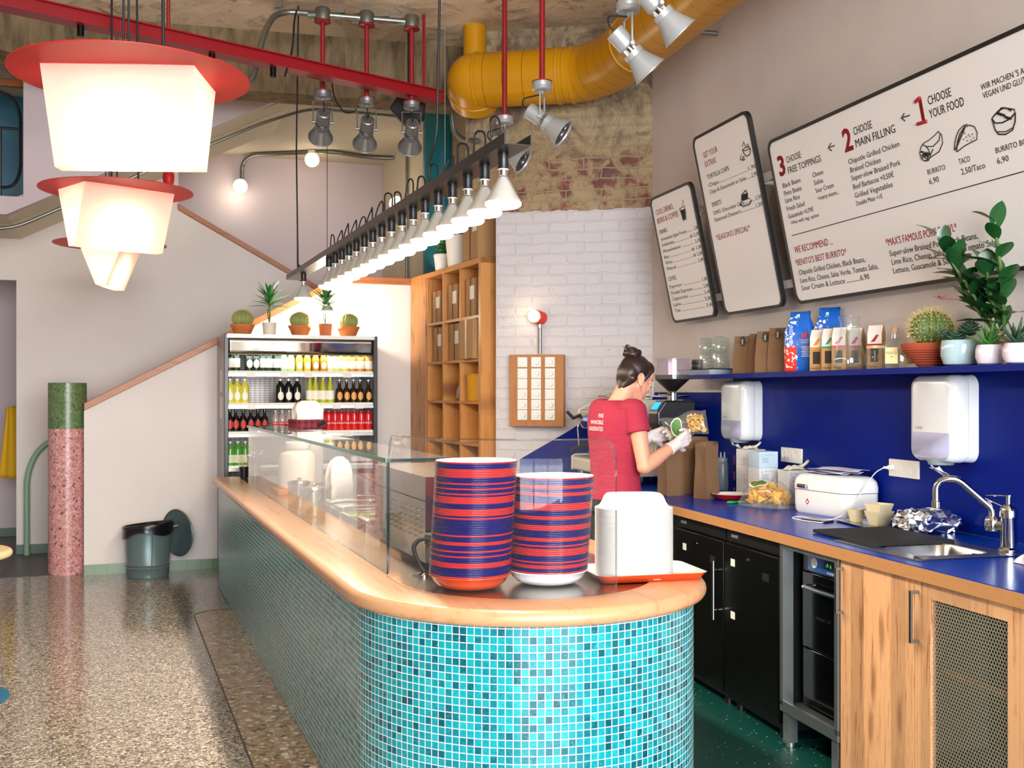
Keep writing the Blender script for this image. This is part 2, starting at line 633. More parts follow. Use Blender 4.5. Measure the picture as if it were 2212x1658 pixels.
# ---- floors
b = MB(); b.span((-8, -3.2, -0.12), (6, 14.5, 0.0))
struct(b.build('floor', M_TERRAZZO, smooth=False), 'polished speckled brown terrazzo floor of the dining side')
strip = [(0.545, -1.0), (0.9, -1.0), (0.9, 7.72)] + arc((0.70, 7.55), 0.155, PI / 2, PI, 8)
b = MB(); b.prism(strip, 0.0, 0.003)
struct(b.build('floor_strip', M_PEBBLE, smooth=False, rz=TC), 'coarse brown pebble strip set in the floor along the tiled counter')
b = MB()
edge = [C(0.545, -1), C(0.545, 7.55)] + [C(x, y) for x, y in arc((0.70, 7.55), 0.155, PI, PI / 2, 8)] + [C(0.85, 7.705)]
b.tube([p + Vector((0, 0, 0.002)) for p in edge], 0.004, 6)
struct(b.build('trim_1', mat('dark_inlay', '#3a322b', 0.4)), 'thin dark joint round the pebble strip')

def m_green_floor():
    g = N('green_rubber')
    co = g.co('Object')
    v = g.vor(co, 55)
    s = g.n('ShaderNodeSeparateColor'); g.t.links.new(v.outputs['Color'], s.inputs[0])
    dot = g.math('MULTIPLY', g.math('LESS_THAN', v.outputs['Distance'], 0.19), g.math('GREATER_THAN', s.outputs[0], 0.80))
    g.p(Base_Color=g.mix(dot, '#0b4039', '#a9c2a6'), Roughness=0.35)
    return g.m
BW = 3.02                         # distance of the right wall
CORNER = W(7.374, BW)
bdir = Vector((-0.978, 0.208, 0)).normalized()
b = MB(); b.prism([tuple(p.xy) for p in (C(1.405, 0.5), W(0.5, BW), W(7.374, BW), CORNER + bdir * 1.3, C(1.405, 9.2))], 0.0, 0.004)
struct(b.build('floor_aisle', m_green_floor(), smooth=False), 'dark green speckled rubber floor behind the counter')
def m_hall():
    g = N('dark_floor_tile')
    bt = g.n('ShaderNodeTexBrick', Scale=1.0)
    g.t.links.new(g.co('Object'), bt.inputs['Vector'])
    bt.offset = 0
    for k, v in (('Brick Width', 0.2), ('Row Height', 0.2), ('Mortar Size', 0.004)):
        bt.inputs[k].default_value = v
    bt.inputs['Color1'].default_value = (*lin('#3b3a38'), 1)
    bt.inputs['Color2'].default_value = (*lin('#444240'), 1)
    bt.inputs['Mortar'].default_value = (*lin('#242322'), 1)
    g.p(Base_Color=bt.outputs[0], Roughness=0.4)
    return g.m
b = MB(); b.span((-4.5, 9.63, 0.0), (-0.19, 13.5, 0.004))
struct(b.build('floor_hall', m_hall(), smooth=False, rz=TC), 'dark grey tiled floor of the passage by the stairs')

# ---- ceiling and downstand
b = MB(); b.span((-8, -3.2, 4.2), (6, 14.5, 4.35))
struct(b.build('ceiling', m_ceiling(), smooth=False), 'stripped raw plaster ceiling')
def bk(k):
    return Vector((-2.084 + 1.797 * k, 8.08 + 0.46 * k, 0))
d = (bk(1) - bk(0)).normalized()
L0, L1 = bk(-1.9), bk(1.12)
ln = (L1 - L0).length
b = MB()
b.prism([(0, 4.02), (1.5, 4.02), (2.2, 3.86), (2.9, 3.745), (ln, 3.74), (ln, 4.22), (0, 4.22)], 0.0, 0.3, 'xz')
struct(b.build('ceiling_beam', m_boards(), smooth=False, loc=L0, rz=math.atan2(d.y, d.x)), 'brown board-marked concrete downstand below the ceiling')

# ---- right wall and brick wall
b = MB(); b.span((BW, -2.5, 0), (3.2, 7.75, 4.2))
struct(b.build('wall_right', M_WALL_R, smooth=False, rz=TW), 'lilac grey plaster wall carrying the menu boards')
b = MB(); b.span((0.0, -0.1, 0), (1.166, 0, 2.95)); b.span((0.0, -0.1, 2.95), (1.40, 0, 4.199))
o = struct(b.build('wall_back', m_brick(), smooth=False), 'old wall of stripped brick above and white painted brick below')
BRZ = math.atan2(bdir.y, bdir.x)
o.location = CORNER; o.rotation_euler = (0, 0, BRZ)
def B(x, y, z=0.0):               # brick wall: x leftwards from the corner, y out of the wall
    return CORNER + bdir * x + Vector((-bdir.y, bdir.x, 0)) * y + Vector((0, 0, z))

# ---- stairs: three parapets
def slab(name, m, poly, c0, c1, label):
    b = MB(); b.prism(poly, c0, c1, 'xz')
    return struct(b.build(name, m, smooth=False, rz=TC), label)
slab('wall_stair', M_WALL_S, [(-0.18, 0), (2.60, 0), (2.60, 2.49), (1.936, 2.49), (-0.18, 1.37)], 9.571, 9.70, 'white stair parapet rising behind the drinks fridge')
slab('wall_stair_upper', M_WALL_S, [(-0.787, 0), (2.6, 0), (2.6, 2.18), (0.644, 3.256), (0.644, 3.675), (-0.75, 2.95), (-3.2, 2.93), (-3.2, 2.53), (-0.787, 2.53)], 11.0, 11.12, 'white wall beneath the upper flight of stairs')
slab('ceiling_stair', M_SOFFIT, [(-3.2, 2.89), (-0.75, 2.91), (0.644, 3.635), (1.55, 4.09), (1.55, 4.2), (0.644, 3.76), (-0.75, 3.03), (-3.2, 3.02)], 9.575, 10.998, 'beige sloping underside of the upper stairs')
slab('wall_stair_front', M_WALL_P, [(-3.2, 2.885), (-0.75, 2.905), (0.644, 3.63), (1.72, 4.19), (-0.627, 4.19), (-0.627, 3.05), (-3.2, 3.05)], 9.47, 9.571, 'lilac parapet of the upper flight')
slab('wall_stairwell', M_WALL_P, [(-3.5, 0), (3.1, 0), (3.1, 4.2), (-3.5, 4.2)], 12.4, 12.5, 'pale pink far wall of the stairwell')
b = MB(); b.span((3.0, 9.95, 0), (3.1, 12.4, 4.2))
struct(b.build('wall_stairwell_side', M_SOFFIT, smooth=False, rz=TC), 'beige side wall of the stairwell')
b = MB(); b.span((0.2, 11.0, 4.13), (3.05, 12.4, 4.2))
b.span((0.9, 9.75, 4.13), (3.05, 11.0, 4.2))
struct(b.build('ceiling_stairwell', M_SOFFIT, smooth=False, rz=TC), 'beige flat ceiling of the stairwell')
b = MB(); b.span((-3.3, 9.6, 0), (-3.2, 12.5, 4.2))
struct(b.build('wall_hall', M_WALL_P, smooth=False, rz=TC), 'pink wall at the end of the passage')
b = MB(); b.span((-6.3, -3.2, 0), (-6.1, 14, 4.2))
struct(b.build('wall_left', M_WALL_S, smooth=False), 'white wall of the dining side')
b = MB(); b.span((-6.1, -3.2, 0), (-0.4, -3.0, 4.2)); b.span((-0.4, -3.2, 0), (4.0, -3.0, 0.4)); b.span((-0.4, -3.2, 3.9), (4.0, -3.0, 4.2)); b.span((-0.4, -3.14, 2.55), (4.0, -3.06, 2.65)); b.span((1.0, -3.14, 0.4), (1.1, -3.06, 3.9)); b.span((2.5, -3.14, 0.4), (2.6, -3.06, 3.9))  # unseen glazing bars added to break up the window's reflection
struct(b.build('wall_front', M_WALL_S, smooth=False), 'white wall with the shop window')

M_CAP = wood_mat('oiled_rail_wood', '#a9622a', '#8a4a1e', 0.4, 1.0, 'X')
def cap(name, pts, c0, c1, label, h=0.062):
    up = [(x, z + h) for x, z in reversed(pts)]
    b = MB(); b.prism(pts + up, c0, c1, 'xz')
    return struct(b.build(name, M_CAP, smooth=False, rz=TC, bevel=0.004), label)
cap('trim_2', [(-0.18, 1.345), (1.94, 2.465), (2.60, 2.465)], 9.545, 9.72, 'wooden coping rising along the white stair parapet')
cap('trim_3', [(0.64, 3.26), (2.6, 2.18)], 10.97, 11.14, 'wooden coping falling along the middle flight', 0.055)

def m_base():
    g = N('green_skirting_tile')
    x = g.sep(g.co('Object'))[0]
    fr = g.math('FRACT', g.math('DIVIDE', x, 0.105))
    line = g.math('LESS_THAN', fr, 0.05)
    wn = g.n('ShaderNodeTexWhiteNoise'); wn.noise_dimensions = '1D'
    g.set(wn.inputs['W'], g.math('FLOOR', g.math('DIVIDE', x, 0.105)))
    col = g.mix(wn.outputs['Value'], '#57724e', '#66805a')
    g.p(Base_Color=g.mix(line, col, '#3f5438'), Roughness=0.3)
    return g.m
MBASE = m_base()
b = MB(); b.span((-0.18, 9.555, 0), (2.5, 9.571, 0.082))
struct(b.build('baseboard_back', MBASE, smooth=False, rz=TC), 'green tile skirting along the white stair wall')
b = MB(); b.span((-0.787, 10.985, 0), (2.5, 11.0, 0.09)); b.span((-3.2, 12.385, 0), (-0.787, 12.4, 0.09))
struct(b.build('baseboard_hall', mat('dark_green_tile', '#3c5a48', 0.35), smooth=False, rz=TC), 'dark green skirting of the passage')

# opening beside the upper flight with teal panels
b = MB(); b.span((-3.2, 10.9, 3.0), (-0.62, 10.98, 4.2))
struct(b.build('window_1', mat('teal_window', '#2e6f8a', 0.4), smooth=False, rz=TC), 'teal blue panels seen through the opening of the upper landing')
b = MB()
zb = 3.06
p = [(-1.1, zb + 0.12), (-0.95, zb + 0.1), (-0.72, zb + 0.12), (-0.67, zb + 0.25), (-0.67, zb + 0.72), (-0.72, zb + 0.86), (-0.85, zb + 0.9), (-1.2, zb + 0.9)]
b.tube(fillet([C(x, 9.8, z) for x, z in p], 0.1), 0.013, 8)
b.tube([C(-1.2, 9.8, zb + 0.6), C(-0.68, 9.8, zb + 0.6)], 0.011, 8)
b.tube([C(-0.82, 9.8, zb), C(-0.82, 9.8, zb + 0.6)], 0.011, 8)
b.tube([C(-1.0, 9.8, zb), C(-1.0, 9.8, zb + 0.6)], 0.011, 8)
r = tag(b.build('landing_railing', mat('black_steel', '#15171a', 0.4)), 'black looped steel railing in the landing opening at upper left', 'railing')
b = MB(); b.box(C(-0.95, 9.8, zb + 0.97), (0.62, 0.06, 0.06), TC)
b.build('handrail', M_CAP, r, bevel=0.008)

# teal column
b = MB(); b.lathe([(0.182, 0), (0.182, 4.2)], (-0.655, 10.22, 0), 40)
struct(b.build('column', mat('teal_paint', '#0c6a78', 0.35, noise=(3, 0.12))), 'teal painted round column behind the shelf unit')
# ================================================================ the tiled counter
CT = 0.84                                     # height of its top
CEN, RO, RI, RT = (1.405, 3.66), 0.65, 0.455, 0.605
def outline(r, c_end):
    return [(CEN[0] - r, c_end)] + arc(CEN, r, PI, 2 * PI, 48) + [(CEN[0] + r, c_end)]

def m_mosaic():
    g = N('teal_mosaic')
    uv = g.co('UV')
    x, y, z = g.sep(uv)
    p = 0.0243
    u, v = g.math('DIVIDE', x, p), g.math('DIVIDE', y, p)
    fu, fv = g.math('FRACT', u), g.math('FRACT', v)
    def edge(f):
        return g.math('GREATER_THAN', g.math('ABSOLUTE', g.math('SUBTRACT', f, 0.5)), 0.45)
    gr = g.math('MAXIMUM', edge(fu), edge(fv))
    cv = g.n('ShaderNodeCombineXYZ')
    g.t.links.new(g.math('FLOOR', u), cv.inputs[0]); g.t.links.new(g.math('FLOOR', v), cv.inputs[1])
    wn = g.n('ShaderNodeTexWhiteNoise'); wn.noise_dimensions = '2D'
    g.t.links.new(cv.outputs[0], wn.inputs['Vector'])
    col = g.ramp(wn.outputs['Value'], [(0, '#06444f'), (0.13, '#096b78'), (0.3, '#0b818c'), (0.5, '#0d959e'), (0.7, '#0b8491'), (0.86, '#22a3a9'), (0.95, '#085764')], 'LINEAR')
    add = g.n('ShaderNodeVectorMath'); add.operation = 'ADD'
    g.t.links.new(uv, add.inputs[0]); g.t.links.new(wn.outputs['Color'], add.inputs[1])
    sw = g.n('ShaderNodeTexNoise', Scale=55.0, Detail=3, Roughness=0.6, Distortion=2.2)
    g.t.links.new(add.outputs[0], sw.inputs['Vector'])
    col = g.mix(g.ramp(sw.outputs[0], [(0.58, (0, 0, 0)), (0.72, (0.75, 0.75, 0.75))]), col, '#0a5266')
    col = g.mix(g.ramp(sw.outputs[0], [(0.28, (0.6, 0.6, 0.6)), (0.42, (0, 0, 0))]), col, '#38b0b6')
    g.p(Base_Color=g.mix(gr, col, '#dfe7e6'), Roughness=g.math('MULTIPLY_ADD', gr, 0.5, 0.2), Specular_IOR_Level=0.4)
    g.bump(g.math('SUBTRACT', 1.0, gr), 0.25, 0.003)
    return g.m

ctr = thing('counter', 'long tiled serving counter with rounded end and wooden rim', 'counter', C(1.405, 5.8, 0), TC)
def cl(m, c, z):                               # counter's own space
    return (m - 1.405, c - 5.8, z)
pts = outline(RT, 8.6)
dense = [pts[0]]
for i in range(1, 20):
    dense.append((pts[0][0], pts[0][1] + (pts[1][1] - pts[0][1]) * i / 20))
dense += pts[1:]
b = MB(); b.uv = []
s = 0.0
for i, q in enumerate(dense):
    if i: s += math.dist(q, dense[i - 1])
    for z in (0.004, 0.79):
        b.v.append(Vector(cl(q[0], q[1], z))); b.uv.append((s, z))
n = len(dense)
for i in range(n - 1):
    b.f.append((2 * i, 2 * i + 2, 2 * i + 3, 2 * i + 1)); b.mi.append(0)
b.f.append((2 * n - 2, 0, 1, 2 * n - 1)); b.mi.append(0)
b.f.append(tuple(2 * i for i in range(n))); b.mi.append(0)
b.f.append(tuple(reversed([2 * i + 1 for i in range(n)]))); b.mi.append(0)
b.build('tiled_front', m_mosaic(), ctr)

M_RIM = wood_mat('beech_rim', '#cb986f', '#b27e56', 0.35, 0.6, 'Y', coat=0.25)
prof = []                                      # bullnose section: (inset from the outer edge, height)
for i in range(9):
    a = -PI / 2 - PI * i / 8
    prof.append((0.027 + 0.027 * math.cos(a) * 1.0, CT - 0.027 + 0.027 * math.sin(a)))
prof += [(0.193, CT), (0.193, CT - 0.05)]
path = outline(RO, 8.7)
dn = [(path[0][0], path[0][1] - (path[0][1] - path[1][1]) * i / 6) for i in range(6)] + path[1:-1] + [(path[-1][0], path[-2][1] + (path[-1][1] - path[-2][1]) * i / 6) for i in range(1, 7)]
rings = []
for i, q in enumerate(dn):
    if q[1] >= CEN[1] - 1e-6:
        nrm = (1, 0) if q[0] < CEN[0] else (-1, 0)
    else:
        d = math.dist(q, CEN); nrm = ((CEN[0] - q[0]) / d, (CEN[1] - q[1]) / d)
    rings.append([Vector(cl(q[0] + nrm[0] * a, q[1] + nrm[1] * a, z)) for a, z in prof])
b = MB(); b.ring_loft(rings)
b.box(cl(1.405, 8.62, CT - 0.027), (1.0, 0.12, 0.05))
b.build('wooden_rim', M_RIM, ctr)

def m_steel(name, c='#b9b9b5', r=0.22, stretch=(1, 60, 60)):
    if name in MATS: return MATS[name]
    g = N(name)
    f = g.noise(g.co('Object', stretch), 6, 3)
    g.p(Base_Color=lin(c), Metallic=1.0, Roughness=g.math('MULTIPLY_ADD', f, 0.12, r - 0.06))
    MATS[name] = g.m
    return g.m
M_STEEL = m_steel('brushed_steel')
M_STEEL_DK = m_steel('counter_steel', '#b0aea8', 0.2)
M_CHROME = mat('chrome', '#c9ccce', 0.06, 1.0)
inn = outline(0.462, 8.58)
b = MB(); b.prism([(x - 1.405, y - 5.8) for x, y in inn], CT - 0.02, CT - 0.003)
b.build('steel_top', M_STEEL_DK, ctr, smooth=False)

# ---- glass sneeze guard
M_GLASS = glass_mat('clear_glass', (0.97, 0.99, 0.985), 1.45, 0.0, 0.02)
M_GEDGE = mat('glass_edge', '#2a9a84', 0.1, 0, 0.6)
M_ACRYL = glass_mat('acrylic', (0.99, 0.99, 0.99), 1.18, 0.015, 0.006)
g_ = thing('sneeze_guard', 'straight glass guard with flat glass shelf along the counter', 'glass guard', C(0.955, 3.86, CT), TC)
for c0, c1 in ((3.862, 4.225), (4.232, 5.685), (5.692, 8.0)):
    b = MB(); b.span((-0.004, c0 - 3.86, 0), (0.004, c1 - 3.86, 0.405)); b.build('glass_pane', M_GLASS, g_, smooth=False)
b = MB(); b.span((-0.01, -0.02, 0.406), (0.235, 4.15, 0.418)); sh = b.build('glass_shelf', M_GLASS, g_, smooth=False)
b = MB(); b.span((-0.013, -0.02, 0.404), (-0.0102, 4.15, 0.420)); b.build('green_edge', M_GEDGE, sh, smooth=False)
b = MB(); b.span((-0.01, -0.0235, 0.406), (0.235, -0.0203, 0.418)); b.build('front_edge', mat('dark_glass_edge', '#123a3c', 0.1), sh, smooth=False)
b = MB(); b.span((-0.005, -0.006, 0), (0.005, 0.001, 0.405)); b.build('end_strip', mat('dark_glass_edge'), g_, smooth=False)
b = MB(); b.span((0.0, 4.13, 0), (0.235, 4.138, 0.405)); b.build('end_pane', M_GLASS, g_, smooth=False)

path = [(0.95, 3.825), (0.95, 3.76)] + arc(CEN, 0.455, PI, 1.617 * PI, 40)
S = [0]
for i in range(1, len(path)): S.append(S[-1] + math.dist(path[i], path[i - 1]))
L = S[-1]
def along(t):
    i = 0
    while i < len(S) - 2 and S[i + 1] < t: i += 1
    k = (t - S[i]) / (S[i + 1] - S[i])
    return path[i][0] + (path[i + 1][0] - path[i][0]) * k, path[i][1] + (path[i + 1][1] - path[i][1]) * k
R0, ZH = 0.07, 1.347
def top(t):
    e = min(t, L - t)
    return ZH - (R0 - math.sqrt(max(R0 * R0 - (R0 - e) ** 2, 0)) if e < R0 else 0)
ts = [L * (0.5 - 0.5 * math.cos(PI * i / 90)) for i in range(91)]
b = MB()
def gp(u, v):
    t = ts[round(u * 90)]
    m, c = along(t)
    return Vector((m - 1.405, c - 3.66, CT + 0.0005 + (top(t) - CT) * v))
b.grid(gp, 90, 6)
cg = thing('curved_guard', 'clear curved acrylic screen round the end of the counter', 'acrylic screen', C(1.405, 3.66, 0), TC)
b.build('acrylic_sheet', M_ACRYL, cg, solid=0.006)
b = MB()
def EP(t, z): 
    m, c = along(t); return Vector((m - 1.405, c - 3.66, z))
b.tube([EP(L, CT + 0.002 + (ZH - R0 - CT) * i / 8) for i in range(8)] + [EP(t, top(t)) for t in reversed(ts)] + [EP(0, ZH - R0 - (ZH - R0 - CT) * i / 8) for i in range(1, 8)], 0.0032, 6)
b.build('polished_edge', glass_mat('edge_glass', (0.75, 0.8, 0.82), 1.8), cg)

# ---- bowls
M_RED = mat('red_enamel', '#bd2a2c', 0.22, 0, 0.4)
M_BLUE = mat('blue_enamel', '#06065e', 0.22, 0, 0.4)
M_ORANGE = mat('orange_enamel', '#d9491d', 0.15, 0, 0.5, 0.4)
M_WHITE_E = mat('white_enamel', '#f2f1ec', 0.15, 0, 0.5, 0.3)
def bowl_mesh(m_out, rim):
    b = MB()
    po = [(0.0, 0.001), (0.088, 0.0), (0.108, 0.008), (0.125, 0.024), (0.133, 0.042), (0.1385, 0.0435), (0.1392, 0.0455), (0.138, 0.0472)]
    pi_ = [(0.138, 0.0472), (0.1335, 0.0447), (0.1245, 0.0268), (0.107, 0.0107), (0.0875, 0.003), (0.0, 0.004)]
    b.lathe(po, n=44); b.cur = 1; b.lathe(pi_, n=44)
    return b
proto = {}
for k, m in (('red', M_RED), ('blue', M_BLUE), ('orange', M_ORANGE), ('white', M_WHITE_E)):
    o = bowl_mesh(m, k).build('bowl', [m, M_WHITE_E], sharp=1.2); proto[k] = o.data; bpy.data.objects.remove(o)
def stack(base, seq, pitch, lean, where, grp):
    n = len(seq)
    for i, k in enumerate(seq):
        o = bpy.data.objects.new('bowl', proto[k]); COL.objects.link(o)
        t = i / (n - 1)
        o.location = base + Vector((lean[0] * t + random.uniform(-.0002, .0002), lean[1] * t + random.uniform(-.0002, .0002), i * pitch))
        o.rotation_euler = (0, 0, 2 * PI * random.randrange(44) / 44)
        if i == 0: lab = '%s enamel bowl at the very bottom of the %s' % (k, where)
        elif i == n - 1: lab = 'topmost enamel bowl of the %s, white inside' % where
        else: lab = '%s rimmed enamel bowl, %s from the bottom of the %s' % (k, nth(i + 1), where)
        tag(o, lab, 'bowl', grp)
def runs(txt):
    out = []
    for w in txt.split():
        out += [{'R': 'red', 'B': 'blue'}[w[0]]] * int(w[1:])
    return out
q1 = runs('R1 B3 R5 B3 R1 B2 R1 B2 R1 B1 R4 B3 R4 B1 R1 B9 R1 B3 R2 B3 R1 B2 R1 B3 R3 B5 R1')
q1 = ['orange'] + list(reversed(q1[:67]))
P1 = at_z(1015, 1266, CT)
stack(P1, q1, 0.0057, (0.022, 0.0), 'taller bowl stack on the left', 'bowls in the taller stack')
q2 = runs('R1 B3 R2 B2 R2 B4 R4 B3 R2 B3 R3 B4 R2 B2 R1 B1 R4 B3 R1 B1 R2 B2 R1')
q2 = ['white'] + list(reversed(q2[:53]))
P2 = at_z(1183, 1256, CT)
stack(P2, q2, 0.0061, (0.022, 0.0), 'shorter bowl stack on the right', 'bowls in the shorter stack')

# ---- paper trays on the orange tray
b = MB()
def rr3(hx, hy, r, z):
    return [Vector((x, y, z)) for x, y in rrect(-hx, -hy, hx, hy, r, 8)]
shape = [(.1365, .1015, .085, .0008), (.135, .1, .085, .002), (.122, .088, .075, .007), (.112, .079, .065, .022), (.103, .07, .055, .042), (.094, .062, .045, .05), (.06, .04, .03, .052)]
b.ring_loft([rr3(*q) for q in shape], (False, True))
b.ring_loft([rr3(x, y, r, z - (.0006 if k == 0 else .0010)) for k, (x, y, r, z) in enumerate(shape)], (False, True))
b.ring_loft([rr3(*shape[0]), rr3(*shape[0][:3], 0.0)], (False, False))
o = b.build('paper_bowl', mat('white_card', '#d6d4cf', 0.7), sharp=1.2); pd = o.data; bpy.data.objects.remove(o)
TR = at_z(1384, 1243, CT)
tray = thing('serving_tray', 'orange enamel tray with white inside under the white paper bowls', 'tray', TR, 0.24)
b = MB()
b.ring_loft([rr3(.185, .125, .03, 0.0), rr3(.198, .138, .035, .02), rr3(.203, .143, .037, .0245), rr3(.205, .145, .038, .027)], (True, False))
b.cur = 1
b.ring_loft([rr3(.205, .145, .038, .027), rr3(.199, .139, .035, .026), rr3(.183, .123, .03, .006)], (False, True))
b.build('enamel_body', [M_ORANGE, M_WHITE_E], tray, sharp=1.2)
base = at_z(1369, 1242, CT + 0.0068)
NB = 52
for i in range(NB):
    o = bpy.data.objects.new('paper_bowl', pd); COL.objects.link(o)
    o.location = base + Vector((random.uniform(-.0003, .0003), random.uniform(-.0003, .0003), i * 0.00475))
    o.rotation_euler = (0, 0, 0.10)
    lab = 'white upturned paper bowl on top of its tall stack' if i == NB - 1 else ('white paper bowl lowest in the tall stack, resting on the orange tray' if i == 0 else 'white paper bowl, %s from the bottom of the tall stack on the orange tray' % nth(i + 1))
    tag(o, lab, 'paper bowl', 'stacked white paper bowls')

# ---- behind the glass
def cthing(name, label, cat, m, c, z=CT - 0.0026, group=None, rz=0.0):
    return thing(name, label, cat, C(m, c, z), TC + rz, group)
u = cthing('steel_cabinet', 'brushed steel food warmer with embossed louvres behind the curved screen', 'food warmer', 1.26, 4.32)
b = MB(); b.span((-.15, -.41, .025), (.15, .40, .345)); b1 = b
b = MB(); b.span((-.152, -.412, .253), (-.149, .40, .2555)); b.build('lid_seam', mat('black_gap', '#0b0b0b', .6), u, smooth=False)
b = b1
for i in range(7):
    for j in range(6):
        y, z = -.33 + i * .075, .215 - j * .021
        b.tube([(-.15, y - .012, z), (-.157, y - .012, z), (-.157, y + .012, z), (-.15, y + .012, z), (-.15, y + .012, z - .006)], .0028, 6)
b.build('body', M_STEEL, u)
b = MB(); b.span((-.1515, .2, .06), (-.1495, .31, .12)); b.build('rating_plate', mat('grey_plate', '#9da3a2', .4, .6), u)
for x in (-.12, .12):
    for y in (-.37, .36):
        b = MB(); b.cyl((x, y, 0), (x, y, .026), .018, n=14); b.build('foot', mat('black_rubber', '#121316', .6), u)
t_ = cthing('drink_tap', 'black tap lever on a small stand beside the taller bowl stack', 'tap', 1.075, 3.80)
b = MB(); b.lathe([(.045, 0), (.045, .006), (.02, .01)], n=24, caps=(True, True)); b.build('base', M_CHROME, t_)
b = MB(); b.tube(fillet([(0, 0, .008), (-.02, .03, .05), (-.03, .05, .1), (0, .06, .125), (.06, .04, .125)], .03), .009, 10); b.build('arm', mat('black_plastic', '#14161a', .35), t_)
b = MB(); b.cyl((.02, .055, .125), (.075, .03, .125), .022, n=18); b.build('tap_head', mat('black_plastic'), t_)

M_PAN = m_steel('pan_steel', '#cfcfca', .18)
def pan(c, dm, dc, label, lid, food=None):
    p = cthing('food_pan', label, 'food pan', 1.40, c, group='steel food pans set in the counter')
    b = MB()
    o_, i_ = rrect(-dm / 2, -dc / 2, dm / 2, dc / 2, .02), rrect(-dm / 2 + .018, -dc / 2 + .018, dm / 2 - .018, dc / 2 - .018, .02)
    V = lambda L, z: [Vector((x, y, z)) for x, y in L]
    b.ring_loft([V(o_, 0), V(o_, .028), V(o_, .03), V(i_, .03), V(i_, .004)], (True, True))
    b.build('rim', M_PAN, p, sharp=.5)
    if lid:
        b = MB(); b.ring_loft([V(i_, .031), V(i_, .04), V([(x * .93, y * .85) for x, y in i_], .046)], (True, True)); l_ = b.build('lid', M_PAN, p, sharp=.5)
        b = MB(); b.tube(fillet([(-.05, 0, .045), (-.05, 0, .065), (.05, 0, .065), (.05, 0, .045)], .015), .005, 8); b.build('lid_handle', M_PAN, l_)
    elif food:
        b = MB(); rnd = random.Random(int(c * 100))
        b.grid(lambda a, v: Vector(((a - .5) * (dm - .045), (v - .5) * (dc - .045), .014 + rnd.uniform(0, .009))), 26, 12)
        b.build('food', food, p, sharp=3)
pan(4.95, .5, .26, 'nearest open steel pan behind the steel food warmer', False, mat('dark_beans', '#3a241a', .35))
pan(5.26, .5, .26, 'steel pan with a handled lid between two open pans', True)
pan(5.57, .5, .26, 'open steel pan of green salad behind the middle glass pane', False, mat('green_salad', '#5c7a2e', .5, noise=(30, .5)))
pan(5.88, .5, .24, 'lidded steel pan just in front of the round steel pots', True)
pan(6.18, .5, .24, 'farthest steel pan with the lid beside the white sacks', True)
for px, py, lab in ((628, 1093, 'round lidded steel pot beside the white plastic tub'), (671, 1111, 'round lidded steel pot standing nearest to the counter edge')):
    P = at_z(px, py, CT)
    if P.dot(MC) < 1.04: P = P + MC * (1.04 - P.dot(MC))
    w_ = thing('steel_pot', lab, 'steel pot', P - Vector((0, 0, .003)), TC, 'round steel pots behind the glass')
    b = MB(); b.lathe([(.06, 0), (.064, .006), (.064, .13), (.07, .135), (.07, .14), (.062, .14)], n=28, caps=(True, False)); b.build('body', M_PAN, w_)
    b = MB(); b.lathe([(.068, .141), (.05, .152), (.012, .155), (.012, .168), (.0, .17)], n=28); b.build('lid', M_PAN, w_)
M_TUB = mat('milky_plastic', '#efe6d8', .45)
P = C(1.17, 7.2, CT - .003)
tb = thing('plastic_tub', 'large milky white plastic tub with screw lid on an orange board', 'tub', P + Vector((0, 0, .032)), TC)
b = MB(); b.lathe([(.11, 0), (.12, .01), (.122, .19), (.11, .225), (.075, .25), (.075, .262)], n=32, caps=(True, True)); b.build('body', M_TUB, tb)
b = MB(); b.lathe([(.084, .258), (.086, .262), (.086, .3), (.08, .305)], n=32, caps=(True, True)); b.build('screw_lid', mat('white_plastic', '#f3efe8', .35), tb)
b = MB(); b.box((0, 0, .016), (.30, .34, .032)); o = b.build('cutting_board', mat('orange_plastic', '#e08a4a', .4), smooth=False, loc=P, rz=TC, bevel=.004)
tag(o, 'orange plastic cutting board lying under the milky white tub', 'cutting board')
def sack(name, P, w, d, h, label, cat, band=False):
    s_ = thing(name, label, cat, P, TC + .2)
    b = MB(); rings = []
    for k, (z, fx, fy) in enumerate(((0, .9, .9), (.02, 1, 1), (.35, 1, .98), (.6, .95, .9), (.78, .85, .72), (.9, .6, .45), (.97, .28, .2), (1, .2, .12))):
        if band and z > .7: fx, fy = {.78: (1.0, .9), .9: (1.05, .92), .97: (.78, .6), 1: (.42, .3)}[z]
        rings.append([Vector((x * fx + .008 * math.sin(i * 1.7 + k), y * fy + .008 * math.cos(i * 2.3 + k * 2), z * h)) for i, (x, y) in enumerate(rrect(-w / 2, -d / 2, w / 2, d / 2, .03, 5))])
    b.ring_loft(rings); b.build('sack', mat('white_cloth', '#eee5de', .8), s_, sharp=1.5)
    return s_
sack('white_sack', C(1.36, 6.75, CT - .003), .15, .12, .26, 'small pointed white bag standing behind the lidded pans', 'bag')
s_ = sack('cap_as_sack', C(1.36, 7.90, CT - .003), .19, .15, .60, 'tall white sack with a dark red plaid band in front of the fridge', 'sack', True)  # second worker's cap, given the made-up shape of a standing sack
def m_plaid():
    g = N('red_plaid')
    x, y, z = g.sep(g.co('Object'))
    a = g.math('GREATER_THAN', g.math('FRACT', g.math('MULTIPLY', x, 22)), .6)
    c = g.math('GREATER_THAN', g.math('FRACT', g.math('MULTIPLY', z, 22)), .6)
    g.p(Base_Color=g.mix(g.math('MULTIPLY', g.math('ADD', a, c), .5), '#7d1a2a', '#2a0e18'), Roughness=.8)
    return g.m
